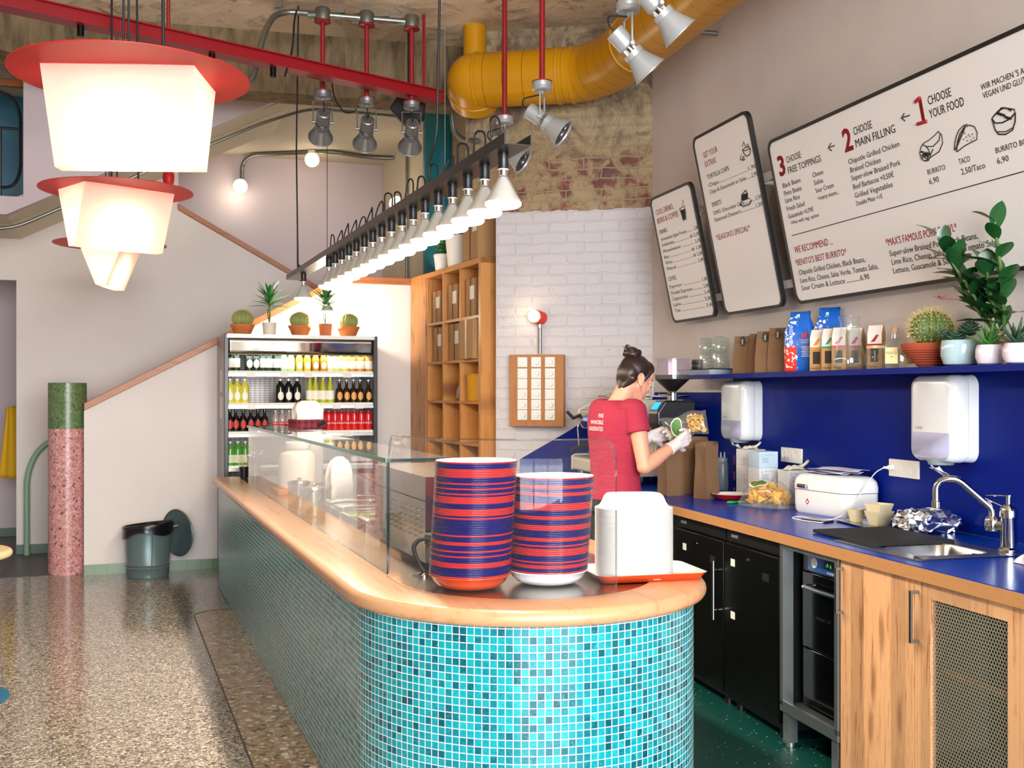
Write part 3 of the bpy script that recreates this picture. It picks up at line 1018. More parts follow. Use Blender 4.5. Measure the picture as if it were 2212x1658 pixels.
b = MB(); b.ring_loft([[Vector((x, y, z)) for x, y in rrect(-.113 * k, -.095 * k, .113 * k, .095 * k, .04, 6)] for z, k in ((.395, 1.03), (.40, 1.07), (.455, 1.09), (.465, 1.06))], (True, True)); b.build('plaid_band', m_plaid(), s_)
b = MB(); b.box((.06, -.110, .435), (.06, .012, .02), R=Matrix.Rotation(-.5, 3, 'Y')); b.build('black_strap', mat('black_plastic'), s_)

# ---- cutlery cups at the far end
def cup(P, r, h, m, label, sticks, sm, name):
    c = thing(name, label, 'cutlery cup', P)
    b = MB(); b.lathe([(r * .8, 0), (r * .82, .003), (r, h), (r * .94, h), (r * .76, .006)], n=24, caps=(True, True)); b.build('cup', m, c)
    rnd = random.Random(3)
    for k in range(sticks):
        a = k * 2.4
        p = Vector((math.cos(a) * r * .45, math.sin(a) * r * .45, .01)); q = Vector((math.cos(a) * r * (1.0 + .3 * rnd.random()), math.sin(a) * r * 1.1, h + .05 + .05 * rnd.random()))
        b = MB()
        if sm is M_CHROME:
            b.tube([p, p.lerp(q, .7), q], [.003, .003, .005], 6); b.ball(q, (.011, .004, .018), 8, 6)
            b.build('fork' if k % 2 else 'spoon', sm, c)
        else:
            b.tube([p, q], .004, 5); b.build('wooden_stick', sm, c)
cup(C(0.985, 8.56, CT), .038, .085, mat('black_plastic'), 'black cup of wooden sticks at the far end of the counter', 6, mat('pale_wood', '#d9b98c', .6), 'stick_cup')
cup(C(1.04, 8.36, CT - .003), .042, .12, M_PAN, 'metal cup of spoons and forks beside the black cup', 9, M_CHROME, 'spoon_cup')
# ================================================================ worktop along the right wall
WT = 0.91
def wthing(name, label, cat, a, b_, z=WT, group=None, rz=0.0):
    return thing(name, label, cat, W(a, b_, z), TW + rz, group)
def m_blue(name, c, r, n=0.08, sp=.3):
    g = N(name)
    g.p(Specular_IOR_Level=sp)
    f = g.noise(g.co(), 2.2, 4)
    c = lin(c)
    g.p(Base_Color=g.mix(f, tuple(x * (1 - n) for x in c), tuple(x * (1 + n) for x in c)), Roughness=g.math('MULTIPLY_ADD', f, 0.12, r))
    return g.m
M_BLUE_TOP = m_blue('blue_laminate', '#00339a', 0.17, .08, .16)
M_BLUE_WALL = m_blue('blue_splashback', '#001a76', 0.28, .08, .09)
def m_ply():
    g = N('plywood_edge')
    x, y, z = g.sep(g.co('Object'))
    st = g.math('FRACT', g.math('MULTIPLY', z, 230))
    n = g.noise(g.co('Object', (4, 4, 120)), 4, 4)
    col = g.mix(g.math('GREATER_THAN', st, 0.5), '#c9925c', '#a5703f')
    col = g.mix(g.ramp(n, [(0.6, (0, 0, 0)), (0.72, (0.8, 0.8, 0.8))]), col, '#5b331a')
    g.p(Base_Color=col, Roughness=0.5)
    return g.m
w_ = wthing('worktop', 'long blue worktop with plywood edge along the right wall', 'worktop', 4.7, 2.65, 0.862)
A0, A1, B0, B1 = 2.0 - 4.7, 7.25 - 4.7, 2.273 - 2.65, 3.0 - 2.65
ha0, ha1, hb0, hb1 = 3.375 - 4.7, 3.66 - 4.7, 2.405 - 2.65, 2.715 - 2.65
def holed(z0, z1):
    b = MB()
    b.span((B0, A0, z0), (B1, ha0, z1)); b.span((B0, ha1, z0), (B1, A1, z1))
    b.span((B0, ha0, z0), (hb0, ha1, z1)); b.span((hb1, ha0, z0), (B1, ha1, z1))
    return b
holed(0.0, 0.045).build('plywood_board', m_ply(), w_, smooth=False)
holed(0.045, 0.048).build('blue_surface', M_BLUE_TOP, w_, smooth=False)
b = MB(); b.span((BW - .012, 1.9, WT + .001), (BW - .001, 7.36, 1.497)); b.span((BW - .012, 1.9, 1.497), (BW - .001, 6.06, 1.586))
tag(b.build('splashback', M_BLUE_WALL, smooth=False, rz=TW), 'deep blue splashback panel on the right wall above the worktop', 'splashback')
b = MB()
b.prism([(0.02, .88), (.98, .88), (.98, 1.0), (.60, 1.22), (.30, 1.42), (.02, 1.46)], 0.002, 0.012, 'xz')
o = b.build('corner_splashback', M_BLUE_WALL, smooth=False)
o.location = CORNER; o.rotation_euler = (0, 0, BRZ)
tag(o, 'blue splashback with slanted top edge on the white brick wall', 'splashback')

# ---- sink
M_SINK = mat('sink_steel', '#b4b2ae', 0.25, 1.0, noise=(60, .06))
s_ = wthing('sink', 'stainless steel sink set into the blue worktop', 'sink', 3.55, 2.565)
def rr(x0, y0, x1, y1, r, z, n=7):
    return [Vector((x, y, z)) for x, y in rrect(x0, y0, x1, y1, r, n)]
b = MB()
b.ring_loft([rr(-.225, -.25, .225, .30, .02, .0005), rr(-.222, -.247, .222, .297, .02, .004), rr(-.158, -.172, .148, .108, .05, .003), rr(-.154, -.168, .144, .104, .05, -.004), rr(-.14, -.155, .13, .09, .05, -.13), rr(-.1, -.1, .09, .05, .04, -.14)], (False, True))
b.build('basin', M_SINK, s_, sharp=.8)
b = MB()
for k in range(3): b.box((.142, -.10 + k * .014, -.022), (.004, .006, .022))
b.build('overflow', mat('black_gap'), s_, smooth=False)
b = MB(); b.lathe([(.03, -.139), (.03, -.137), (.0, -.137)], (0, 0, 0), 20); b.build('drain', M_CHROME, s_)
f_ = wthing('tap', 'chrome mixer tap with long swung spout behind the sink', 'tap', 3.415, 2.81, WT + .0045)
b = MB(); b.lathe([(.036, 0), (.036, .004), (.029, .012), (.028, .118), (.0285, .12), (.0285, .122), (.032, .124), (.032, .14), (.029, .155), (.022, .166), (.01, .171), (.0, .172)], n=32, caps=(True, False)); b.build('body', M_CHROME, f_)
b = MB(); b.cyl((0, 0, .165), (0, 0, .20), .009, n=14); b.lathe([(.0, .2), (.014, .2), (.014, .204), (0, .205)], n=18); b.tube([(0, 0, .2), (-.03, .05, .198), (-.04, .075, .196)], [.003, .003, .0015], 8); b.build('temperature_lever', M_CHROME, f_)
b = MB(); b.tube([(-.01, .012, .158), (-.08, .09, .205)], .0035, 8); b.ball((-.083, .094, .207), .010); b.build('ball_lever', M_CHROME, f_)
pv = Vector((-.035, .045, .09))
b = MB(); b.cyl((0, 0, .088), pv, .022, .024, 20); b.lathe([(.024, -.022), (.026, -.018), (.026, .02), (.022, .026), (.019, .032)], pv, 20, caps=(True, True)); b.build('swivel_joint', M_CHROME, f_)
tip = W(3.52, 2.60, 0) - W(3.415, 2.81, 0)
tl = Vector((tip.dot(NW), tip.dot(UW), 0))
b = MB(); b.tube(fillet([pv + Vector((0, 0, .02)), pv + Vector((0, 0, .06)), Vector((tl.x * .72, tl.y * .72 + .02, .265)), Vector((tl.x, tl.y + .03, .25)), Vector((tl.x, tl.y + .03, .17))], .07, 10), .0125, 16); b.build('spout', M_CHROME, f_)
b = MB(); b.lathe([(.010, .148), (.0165, .15), (.0165, .172), (.0125, .176)], (tl.x, tl.y + .03, 0), 20, caps=(True, False)); b.build('aerator', M_CHROME, f_)
b = MB(); b.box((0, 0, .008), (.36, .44, .014), 0.0)
tag(b.build('bar_mat', mat('black_rubber_mat', '#090b0f', .7, bump=(160, .5)), smooth=False, loc=W(3.86, 2.57, WT + .001), rz=TW, bevel=.003), 'thin black rubber mat overlapping the far end of the sink', 'mat')

# ---- under the worktop
M_DARK = mat('dark_steel', '#20211f', 0.32, 0.85, noise=(3, .15))
M_BLK = mat('black_panel', '#0b0c0e', 0.45)
M_STICK = mat('white_sticker', '#e9e7e0', .6)
def under_fridge(a0, a1, label, stickers, handle):
    L = a1 - a0
    t = wthing('under_counter_fridge', label, 'refrigerator', (a0 + a1) / 2, 2.62, 0.0045, 'dark fridges under the worktop')
    x0 = 2.30 - 2.62
    b = MB(); b.span((x0 + .03, -L / 2, .04), (.34, L / 2, .85)); b.build('cabinet', M_BLK, t, smooth=False)
    b = MB(); b.span((x0, -L / 2 + .004, .075), (x0 + .028, L / 2 - .004, .785)); d = b.build('door', M_DARK, t, bevel=.004)
    b = MB(); b.cyl((x0 - .003, .02, .735), (x0 + .002, .02, .735), .009, n=14); b.build('lock', M_CHROME, d)
    b = MB(); b.span((x0 - .002, -L / 2 + .09, .665), (x0 + .001, -L / 2 + .145, .70)); b.build('badge', mat('black_gap'), d)
    for y, z in stickers:
        b = MB(); b.span((x0 - .0015, y - .02, z - .017), (x0, y + .02, z + .017)); b.build('sticker', M_STICK, d, smooth=False)
    if handle:
        y = -L / 2 + .035
        b = MB(); b.cyl((x0 - .035, y, .41), (x0 - .035, y, .69), .008, n=12)
        b.build('handle', M_STEEL, d)
        b = MB(); b.cyl((x0, y, .455), (x0 - .035, y, .455), .007, n=10); b.cyl((x0, y, .645), (x0 - .035, y, .645), .007, n=10); b.build('handle_mount', M_CHROME, d)
    b = MB(); b.span((x0 + .012, -L / 2 + .01, .795), (x0 + .03, L / 2 - .01, .852)); v = b.build('top_vent', M_BLK, t, smooth=False)
    b = MB(); b.span((x0 + .009, L / 2 - .12, .815), (x0 + .012, L / 2 - .06, .83)); b.build('maker_plate', mat('grey_plate'), v, smooth=False)
    for y in (-L / 2 + .06, L / 2 - .06):
        b = MB(); b.cyl((x0 + .06, y, 0), (x0 + .06, y, .042), .02, n=12); b.build('foot', M_BLK, t)
under_fridge(4.735, 5.31, 'dark steel fridge under the worktop with a tall bar handle', [(.16, .70)], True)
under_fridge(4.20, 4.73, 'dark steel fridge with two white stickers beside the dishwasher', [(.17, .70), (.17, .455)], False)
b = MB(); b.span((-.3, -.9, 0), (.3, .9, .852))
o = b.build('bar_cabinet', M_BLK, smooth=False, loc=W(6.25, 2.66, 0.0045), rz=TW); tag(o, 'black base cabinet under the coffee machine', 'cabinet')

d_ = wthing('dishwasher', 'glass washing machine standing in a steel frame under the worktop', 'dishwasher', 3.95, 2.62, 0.0045)
x0 = 2.29 - 2.62
M_FR = mat('frame_steel', '#b4babb', .3, .9)
b = MB(); b.span((x0, .20, .17), (x0 + .05, .225, .835)); b.span((x0, -.225, .17), (x0 + .05, -.20, .835)); b.span((x0, -.225, .835), (x0 + .05, .225, .854))
b.span((x0, -.225, .145), (.3, .225, .17)); b.span((x0, -.225, .17), (x0 + .012, .225, .19)); b.build('steel_frame', M_FR, d_, smooth=False)
for y in (.19, -.19):
    for x in (x0 + .03, .26):
        b = MB(); b.span((x - .022, y - .022, .02), (x + .022, y + .022, .148)); b.cyl((x, y, 0), (x, y, .02), .018, n=12); b.build('leg', M_FR, d_, smooth=False)
b = MB(); b.span((x0 + .09, -.2, .185), (.3, .19, .835)); b.build('housing', M_BLK, d_, smooth=False)
b = MB(); b.span((x0 + .07, -.198, .43), (x0 + .092, .16, .745)); dr = b.build('door', mat('dark_mirror_steel', '#2a2a28', .14, .95), d_, bevel=.003)
b = MB(); b.tube(fillet([(x0 + .07, .10, .69), (x0 + .035, .10, .69), (x0 + .035, -.2, .69), (x0 + .07, -.2, .69)], .02), .009, 10); b.build('handle', M_CHROME, dr)
b = MB(); text_into(b, 'WASH TOP', Vector((x0 + .0693, .05, .56)), Vector((0, -1, 0)), Vector((0, 0, 1)), 0, 0, .022); b.build('door_lettering', mat('dark_letter', '#0a0a0a', .5), dr, smooth=False)
b = MB(); b.span((x0 + .072, -.198, .19), (x0 + .092, .16, .425)); b.build('lower_panel', mat('dark_mirror_steel'), d_, bevel=.003)
b = MB(); b.span((x0 + .074, -.198, .75), (x0 + .092, .16, .832)); cp = b.build('control_housing', M_BLK, d_, smooth=False)
b = MB(); b.span((x0 + .071, -.198, .756), (x0 + .074, .115, .828)); pn = b.build('control_panel', mat('blue_panel', '#1c4f9c', .3), d_, smooth=False)
b = MB(); b.cyl((x0 + .071, .065, .79), (x0 + .068, .065, .79), .021, n=24); b.cyl((x0 + .071, -.185, .79), (x0 + .068, -.185, .79), .021, n=24); b.build('round_button', mat('white_plastic'), pn)
b = MB()
for y in (.022, -.14): b.cyl((x0 + .071, y, .792), (x0 + .069, y, .792), .009, n=16)
b.build('small_button', mat('blue_button', '#3a6fbd', .4), pn)
b = MB(); b.span((x0 + .0685, -.105, .778), (x0 + .071, -.015, .81)); b.build('display', mat('black_gap'), pn, smooth=False)
b = MB(); text_into(b, '-P- 6', Vector((x0 + .0683, -.02, .786)), Vector((0, -1, 0)), Vector((0, 0, 1)), .005, 0, .022); b.build('display_digits', emit_mat('green_digits', '#39d06a', 1.5), pn, smooth=False)
b = MB(); text_into(b, 'ocean', Vector((x0 + .0708, -.03, .7595)), Vector((0, -1, 0)), Vector((0, 0, 1)), 0, 0, .02, 1.2); b.build('panel_lettering', mat('white_letter', '#f2f2f2', .5), pn, smooth=False)

M_LARCH = wood_mat('larch', '#dfa878', '#a9602e', 0.45, 1.6, 'Z', knots=.6, planks=.085, plank_axis=1)
k_ = wthing('base_cabinet', 'larch wood cabinet with plain door and perforated door', 'cabinet', 3.22, 2.64, 0.0045)
x0 = 2.297 - 2.64
b = MB(); b.span((.31, -.505, .06), (.33, .497, .853)); b.span((x0 + .06, -.5, 0), (.3, .49, .06)); b.span((x0 + .024, -.505, .06), (.31, .497, .08)); b.span((x0 + .024, .48, .08), (.31, .497, .853)); b.span((x0 + .024, .022, .08), (x0 + .06, .036, .853)); b.build('carcass', mat('dark_interior', '#17130f', .8), k_, smooth=False)
def bar_handle(y, z0, z1, par):
    b = MB(); b.span((x0 - .034, y - .006, z0), (x0 - .026, y + .006, z1)); b.span((x0 - .03, y - .005, z1 - .01), (x0 + .001, y + .005, z1)); b.span((x0 - .03, y - .005, z0), (x0 + .001, y + .005, z0 + .01)); b.build('handle', mat('satin_metal', '#9a9da0', .3, 1), par, smooth=False)
b = MB(); b.span((x0, .038, .05), (x0 + .022, .497, .853)); d1 = b.build('door', M_LARCH, k_, smooth=False, bevel=.0015)
bar_handle(.478, .648, .825, d1)
b = MB()
yo0, yo1, zo0, zo1 = -.475, .034, .05, .853
yi0, yi1, zi0, zi1 = -.425, -.052, .10, .80
b.span((x0, yo0, zi1), (x0 + .022, yo1, zo1)); b.span((x0, yo0, zo0), (x0 + .022, yo1, zi0)); b.span((x0, yo0, zi0), (x0 + .022, yi0, zi1)); b.span((x0, yi1, zi0), (x0 + .022, yo1, zi1))
d2 = b.build('door', M_LARCH, k_, smooth=False)
bar_handle(.012, .64, .818, d2)
b = MB(); b.span((x0, -.505, .05), (x0 + .022, -.477, .853)); b.build('side_panel', M_LARCH, k_, smooth=False)
def m_perf():
    g = N('perforated_sheet')
    x, y, z = g.sep(g.co('Object'))
    p = 0.0133
    u, v = g.math('DIVIDE', y, p), g.math('DIVIDE', z, p * 1.732)
    def lat(ou, ov):
        a = g.math('SUBTRACT', g.math('FRACT', g.math('ADD', u, ou)), 0.5)
        c = g.math('MULTIPLY', g.math('SUBTRACT', g.math('FRACT', g.math('ADD', v, ov)), 0.5), 1.732)
        return g.math('SQRT', g.math('ADD', g.math('MULTIPLY', a, a), g.math('MULTIPLY', c, c)))
    d = g.math('MINIMUM', lat(0, 0), lat(.5, .5))
    g.p(Base_Color=lin('#b3a88f'), Metallic=.5, Roughness=.4, Alpha=g.math('GREATER_THAN', d, .40))
    return g.m
b = MB(); b.span((x0 + .010, yi0 + .002, zi0 + .002), (x0 + .012, yi1 - .002, zi1 - .002)); b.build('perforated_sheet', m_perf(), d2, smooth=False)
b = MB(); b.span((x0 + .04, -.45, .22), (x0 + .06, -.05, .235)); b.span((x0 + .04, -.45, .55), (x0 + .06, -.05, .565)); b.build('inner_shelf', mat('shelf_brown', '#7a6048', .6), k_, smooth=False)

# ---- things on the worktop
M_KRAFT = mat('kraft_paper', '#76563a', .8, noise=(12, .18), bump=(30, .15))
def paper_bag(name, P, w, d, h, label, rz, group, top_fold=False):
    t = thing(name, label, 'paper bag', P, rz, group)
    b = MB(); rings = []
    rnd = random.Random(int(P.x * 991 + P.y * 77))
    for z, fx, fy in ((0, .97, .97), (.01, 1, 1), (.3, 1.0, .92), (.6, .98, .8), (.9, .97, .5 if top_fold else .8), (1.0, .97, .08 if top_fold else .78)):
        hx, hy = w / 2 * fx, d / 2 * fy
        q = [(-hx, -hy), (0, -hy * 1.02), (hx, -hy), (hx * .9, 0), (hx, hy), (0, hy), (-hx, hy), (-hx * .9, 0)]
        rings.append([Vector((x + rnd.uniform(-.002, .002), y + rnd.uniform(-.002, .002), z * h)) for x, y in q])
    b.ring_loft(rings, (True, top_fold))
    b.build('bag', M_KRAFT, t, sharp=.35, solid=0.0 if top_fold else .001)
    return t
paper_bag('paper_bag', W(5.56, 2.60, WT), .115, .09, .315, 'open brown paper bag standing on the worktop nearest the squeeze bottle', TW + .5, 'paper bags on the worktop')
paper_bag('paper_bag', W(5.84, 2.66, WT), .12, .10, .33, 'open brown paper bag below the gloved hands', TW + .3, 'paper bags on the worktop')
paper_bag('paper_bag', W(5.78, 2.48, WT), .12, .10, .30, 'brown paper bag half hidden behind the forearm', TW + .2, 'paper bags on the worktop')
q_ = wthing('squeeze_bottle', 'clear plastic squeeze bottle with two spouts under the far dispenser', 'squeeze bottle', 6.02, 2.92)
M_PLCL = mat('clear_plastic', '#a9b6bd', .3, 0, .5, trans=.55)
b = MB(); b.lathe([(.034, 0), (.036, .004), (.036, .155), (.03, .17), (.027, .175)], n=28, caps=(True, True)); b.build('bottle', M_PLCL, q_)
b = MB(); b.lathe([(.029, .172), (.029, .19), (.024, .194)], n=24, caps=(True, True)); b.cyl((-.012, 0, .19), (-.012, 0, .228), .008, .003, 10); b.cyl((.012, 0, .19), (.012, 0, .228), .008, .003, 10); b.build('cap', mat('grey_plastic', '#8f999e', .4), q_)
P = wthing('enamel_dish', 'shallow red enamel dish, white inside, in front of the paper bags', 'dish', 5.45, 2.70)
b = MB(); b.lathe([(.0, 0), (.07, 0), (.09, .008), (.108, .03), (.111, .032), (.111, .034)], n=44); b.cur = 1; b.lathe([(.111, .034), (.107, .033), (.088, .012), (.07, .005), (0, .004)], n=44); b.build('dish', [mat('bright_red_enamel', '#c2201f', .2, 0, .5, .3), M_WHITE_E], P, sharp=1.2)
o_ = wthing('bag_clip', 'bright green plastic clip lying in front of the red dish', 'clip', 5.26, 2.63)
b = MB()
for s in (-1, 1):
    b.tube([Vector((.0 + .028 * s + .022 * math.cos(a), .012 * math.sin(a), .007)) for a in [2 * PI * k / 20 for k in range(20)]], .006, 8, closed=True)
b.build('loops', mat('green_plastic', '#0f9a4c', .35), o_)

# tortilla chips in a clear bag
c_ = wthing('chip_bag', 'clear bag of yellow tortilla chips beside the white bread box', 'chip bag', 5.04, 2.70, WT, None, .45)
def pillow(u, v):
    x, y = (u - .5) * 2, (v - .5) * 2
    k = max(0.0, (1 - abs(x) ** 2.6)) ** .5 * max(0.0, (1 - abs(y) ** 3)) ** .5
    wr = .006 * math.sin(9 * x + 4 * y) * math.sin(7 * y - 3 * x)
    return Vector((x * .085 * (1 - .1 * abs(y)), y * .135, k))
b = MB()
def up(u, v):
    p = pillow(u, v); k = p.z
    return Vector((p.x, p.y, .012 + .125 * k + .006 * math.sin(60 * p.x + 30 * p.y) * k + .004 * math.sin(95 * p.y) * k))
def dn_(u, v):
    p = pillow(u, v); return Vector((p.x, p.y, .012 - .011 * min(1, p.z * 2)))
b.grid(up, 30, 34); b.grid(dn_, 30, 34)
def filler(u, v): return None
b.build('clear_wrap', glass_mat('clear_film', (.98, .97, .93), 1.5, .06, .05), c_, sharp=2)
def chips_into(b, n, fn, size, seed):
    rnd = random.Random(seed)
    for k in range(n):
        c = fn(rnd)
        R = Matrix.Rotation(rnd.uniform(0, 6.3), 3, 'Z') @ Matrix.Rotation(rnd.uniform(-1.2, 1.2), 3, 'X') @ Matrix.Rotation(rnd.uniform(-1, 1), 3, 'Y')
        pts = [(0, 1), (-.5, .15), (-.9, -.6), (0, -.55), (.9, -.6), (.5, .15), (0, 0)]
        V = [c + R @ Vector((x * size, y * size, (.22 * (x * x + y * y) - .1) * size)) for x, y in pts]
        V += [v + R @ Vector((0, 0, .0016)) for v in V]
        F = []
        for i in range(6):
            j = (i + 1) % 6
            F += [(i, j, 6), (7 + j, 7 + i, 13), (i, 7 + i, 7 + j, j)]
        b.add(V, F)
def inside(rnd):
    while True:
        u, v = rnd.uniform(.1, .9), rnd.uniform(.08, .92)
        p = up(u, v)
        if p.z > .05:
            return Vector((p.x * .80, p.y * .82, rnd.uniform(.032, p.z - .024)))
b = MB(); chips_into(b, 170, inside, .026, 5)
M_CHIP = mat('corn_chip', '#e2ac36', .55, noise=(40, .3))
o = b.build('tortilla_chips', M_CHIP, smooth=True, loc=W(5.04, 2.70, WT), rz=TW + .45)
tag(o, 'heap of yellow tortilla chips inside the clear bag on the worktop', 'chips', None, 'stuff')
b = MB()
def oval(k, h):
    P_ = []
    for i in range(36):
        a = 2 * PI * i / 36
        P_.append((.5 + .0 + .30 * k * math.sin(a) * .55, .56 + .26 * k * math.cos(a)))
    return P_
def on_bag(q, h): 
    p = up(*q); return p + Vector((-.35, 0, .94)).normalized() * h
OC = (.27, .60)
def ring(k, h):
    return [on_bag((OC[0] + .13 * k * math.sin(2 * PI * i / 36), OC[1] + .24 * k * math.cos(2 * PI * i / 36)), h) for i in range(36)]
def disc(b, k, h):
    c = on_bag(OC, h); R0 = ring(k, h); R1 = ring(k * .5, h)
    n0 = len(b.v); b.add([c] + R1 + R0, [(0, 1 + i, 1 + (i + 1) % 36) for i in range(36)] + [(1 + i, 37 + i, 37 + (i + 1) % 36, 1 + (i + 1) % 36) for i in range(36)])
disc(b, 1.0, .002); b.cur = 1; disc(b, .84, .0032)
lb = b.build('oval_label', [mat('cream_label', '#efe6c8', .5), mat('label_green', '#4d7d3f', .5)], c_)
b = MB()
tmp = MB(); text_into(tmp, 'POCO LOCO', Vector((0, 0, 0)), Vector((1, 0, 0)), Vector((0, 1, 0)), 0, -.18, .5, .55, 'CENTER', .012)
ww = max(abs(v.x) for v in tmp.v)
b.add([on_bag((OC[0] - v.y * .16, OC[1] - v.x / ww * .195), .0046) for v in tmp.v], tmp.f)
b.build('label_lettering', mat('label_red', '#a01f1f', .5), lb, smooth=False)

# disposable gloves in boxes
M_CARD = mat('white_carton', '#dcdcdc', .6)
def glove_box(a, b_, k, label, rz, side='#dcdcdc', top=False):
    t = wthing('glove_box', label, 'glove box', a, b_, WT + k * .0885 + .0003, 'stacked glove boxes', rz)
    b = MB(); b.box((0, 0, .044), (.115, .12, .088)); b.build('carton', mat('carton_' + side[1:], side, .6), t, smooth=False, bevel=.0015)
    b = MB()
    O = Vector((-.05, -.0605, .0)); X, Y = Vector((1, 0, 0)), Vector((0, 0, 1))
    text_into(b, 'L', O, X, Y, .004, .062, .022, 1, 'LEFT', .001); b.build('letter', mat('teal_letter', '#1f8a8c', .5), t, smooth=False)
    b = MB(); text_into(b, 'COATED', O, Y, -X, .008, .094, .016, .8); b.build('lettering', mat('maroon_letter', '#7a2740', .5), t, smooth=False)
    b = MB()
    for j in range(5): b.box((-.022, -.0604, .03 + j * .006), (.045 - .006 * (j % 3), .0006, .002))
    text_into(b, 'MICRO-TOUCH', O, X, Y, .022, .066, .011, .8)
    b.build('small_print', mat('grey_print', '#8d949c', .6), t, smooth=False)
    return t
M_LATEX = mat('latex', '#d8cfb6', .5)
def glove_lump(a, b_, z, s, seed, label):
    b = MB(); rnd = random.Random(seed)
    def L(u, v):
        x, y = (u - .5) * 2, (v - .5) * 2
        r = max(0, 1 - x * x - y * y * .8)
        return Vector((x * s * 1.2, y * s * .6, .001 + s * .55 * r ** .6 * (.75 + .25 * math.sin(6 * x + seed) * math.cos(5 * y + seed))))
    b.grid(L, 24, 14)
    b.tube(fillet([(s * .7, 0, s * .3), (s * 1.15, .0, s * .55), (s * 1.6, .01, s * .95)], .02), [s * .16] * 9, 10)
    b.tube(fillet([(s * .5, .01, s * .3), (s * .9, .02, s * .4), (s * 1.3, .03, s * .45)], .02), [s * .15] * 9, 10)
    tag(b.build('latex_gloves', M_LATEX, loc=W(a, b_, z), rz=TW - .2, sharp=3), label, 'gloves')
LG = 'white glove box at the %s of the stack left of the wall socket'
for k, w in enumerate(('bottom', 'middle', 'top')):
    glove_box(5.62, 2.90, k, LG % w, .12)
RG = 'glove box at the %s of the nearer stack behind the chip bag'
for k, w in enumerate(('bottom', 'middle')):
    glove_box(5.41, 2.865, k, RG % w, .05)
glove_box(5.41, 2.865, 2, 'pale blue glove box on top of the nearer stack behind the chip bag', .05, '#b9cede')
glove_lump(5.60, 2.885, WT + .267, .04, 2, 'pale crumpled gloves spilling from the top glove box')
glove_box(5.20, 2.93, 0, 'lone glove box between the nearer stack and the bread box', .0)
glove_box(5.20, 2.93, 1, 'upper glove box beside the bread box, under cream gloves', .0)
glove_lump(5.17, 2.92, WT + .179, .05, 11, 'cream gloves heaped next to the papers on the bread box')

# bread box
M_CREAM = mat('cream_enamel', '#e8e8e4', .16, 0, .5, .5)
bx = wthing('bread_box', 'white enamel bread box with rounded lid and chrome grip', 'bread box', 4.68, 2.865, WT, None, .17)
def bsec(hx, hy, z, r=.05): return rr(-hx, -hy, hx, hy, r, z, 8)
b = MB(); b.ring_loft([bsec(.098, .19, 0, .045), bsec(.106, .198, .012), bsec(.108, .2, .05), bsec(.108, .2, .112)], (True, True)); b.build('base', M_CREAM, bx, sharp=.9)
b = MB(); b.ring_loft([bsec(.1095, .2015, .115), bsec(.1095, .2015, .14), bsec(.105, .197, .165), bsec(.093, .184, .184), bsec(.075, .165, .191)], (True, True)); ld = b.build('lid', M_CREAM, bx, sharp=.9)
b = MB(); b.box((-.112, .10, .128), (.014, .06, .008)); b.cyl((-.118, .07, .132), (-.118, .13, .132), .010, n=14); b.build('grip', M_CHROME, ld)
b = MB(); b.prism([(0, -.016), (.014, 0), (0, .016), (-.014, 0)], -.1088, -.1078, 'yz'); lg = b.build('red_emblem', mat('emblem_red', '#b3202c', .4), bx, smooth=False)
for v in lg.data.vertices: v.co.y += .075; v.co.z += .058
b = MB(); b.prism([(-.005, -.006), (.005, -.006), (.005, .006), (0, .002), (-.005, .006)], -.1095, -.1085, 'yz'); o = b.build('emblem_figure', mat('white_letter'), lg, smooth=False)
for v in o.data.vertices: v.co.y += .075; v.co.z += .058
def sheet(P, rz, w, h, seed, label, z):
    b = MB(); rnd = random.Random(seed); k1, k2 = rnd.uniform(3, 6), rnd.uniform(4, 8)
    b.grid(lambda u, v: Vector(((u - .5) * w, (v - .5) * h, z + .004 * math.sin(k1 * u * 2 + seed) * math.cos(k2 * v) + .014 * max(0, abs(u - .5) - .35))), 12, 16)
    tag(b.build('paper_sheet', mat('paper_sheet', '#d7d6e6', .75), loc=P, rz=TW + rz, solid=.0008, sharp=3), label, 'paper', 'papers on the bread box')
BP = W(4.70, 2.875, WT + .196)
for i, (rz, lab) in enumerate(((.3, 'lowest loose paper sheet on the white bread box'), (-.1, 'sheet of paper in the middle of the pile on the bread box'), (.55, 'top crumpled sheet of paper on the white bread box'))):
    sheet(BP + UW * (.03 - .03 * i), rz, .17, .25, i + 2, lab, i * .009 + .002)

# phone, charger and cable
ph = wthing('phone', 'black phone charging on the worktop in front of the bread box', 'phone', 4.44, 2.625, WT, None, .35)
b = MB(); b.ring_loft([rr(-.034, -.07, .034, .07, .01, 0), rr(-.035, -.071, .035, .071, .01, .004), rr(-.034, -.07, .034, .07, .01, .008)], (True, True)); b.build('body', mat('black_plastic'), ph)
b = MB(); b.span((-.031, -.066, .0078), (.031, .066, .0086)); b.build('screen', mat('phone_glass', '#1b1d22', .08), ph, smooth=False)
def socket(name, px, py, n, label):
    w = .071 * n + .01
    p = on_wall(px, py, NW, BW - .0125)
    t = thing(name, label, 'wall socket', p, TW, 'white wall sockets')
    b = MB(); b.span((-.010, -w / 2, -.0405), (0, w / 2, .0405)); b.build('frame', mat('socket_white', '#dddcd6', .35), t, bevel=.003)
    for i in range(n):
        y = (i - (n - 1) / 2) * .071
        M = Matrix.Rotation(-PI / 2, 3, 'Y')
        b = MB(); b.lathe([(.0, -.004), (.019, -.004), (.0205, .0115), (.027, .0118), (.027, .010)], (0, y, 0), 24, M); i_ = b.build('insert', mat('socket_white'), t)
        b = MB()
        for s in (-1, 1): b.cyl((.003, y + s * .0095, 0), (.0045, y + s * .0095, 0), .0028, n=8)
        for v in b.v: v.x = -.0005 - abs(v.x) * .1
        b.build('pin_hole', mat('black_gap'), i_)
    return t
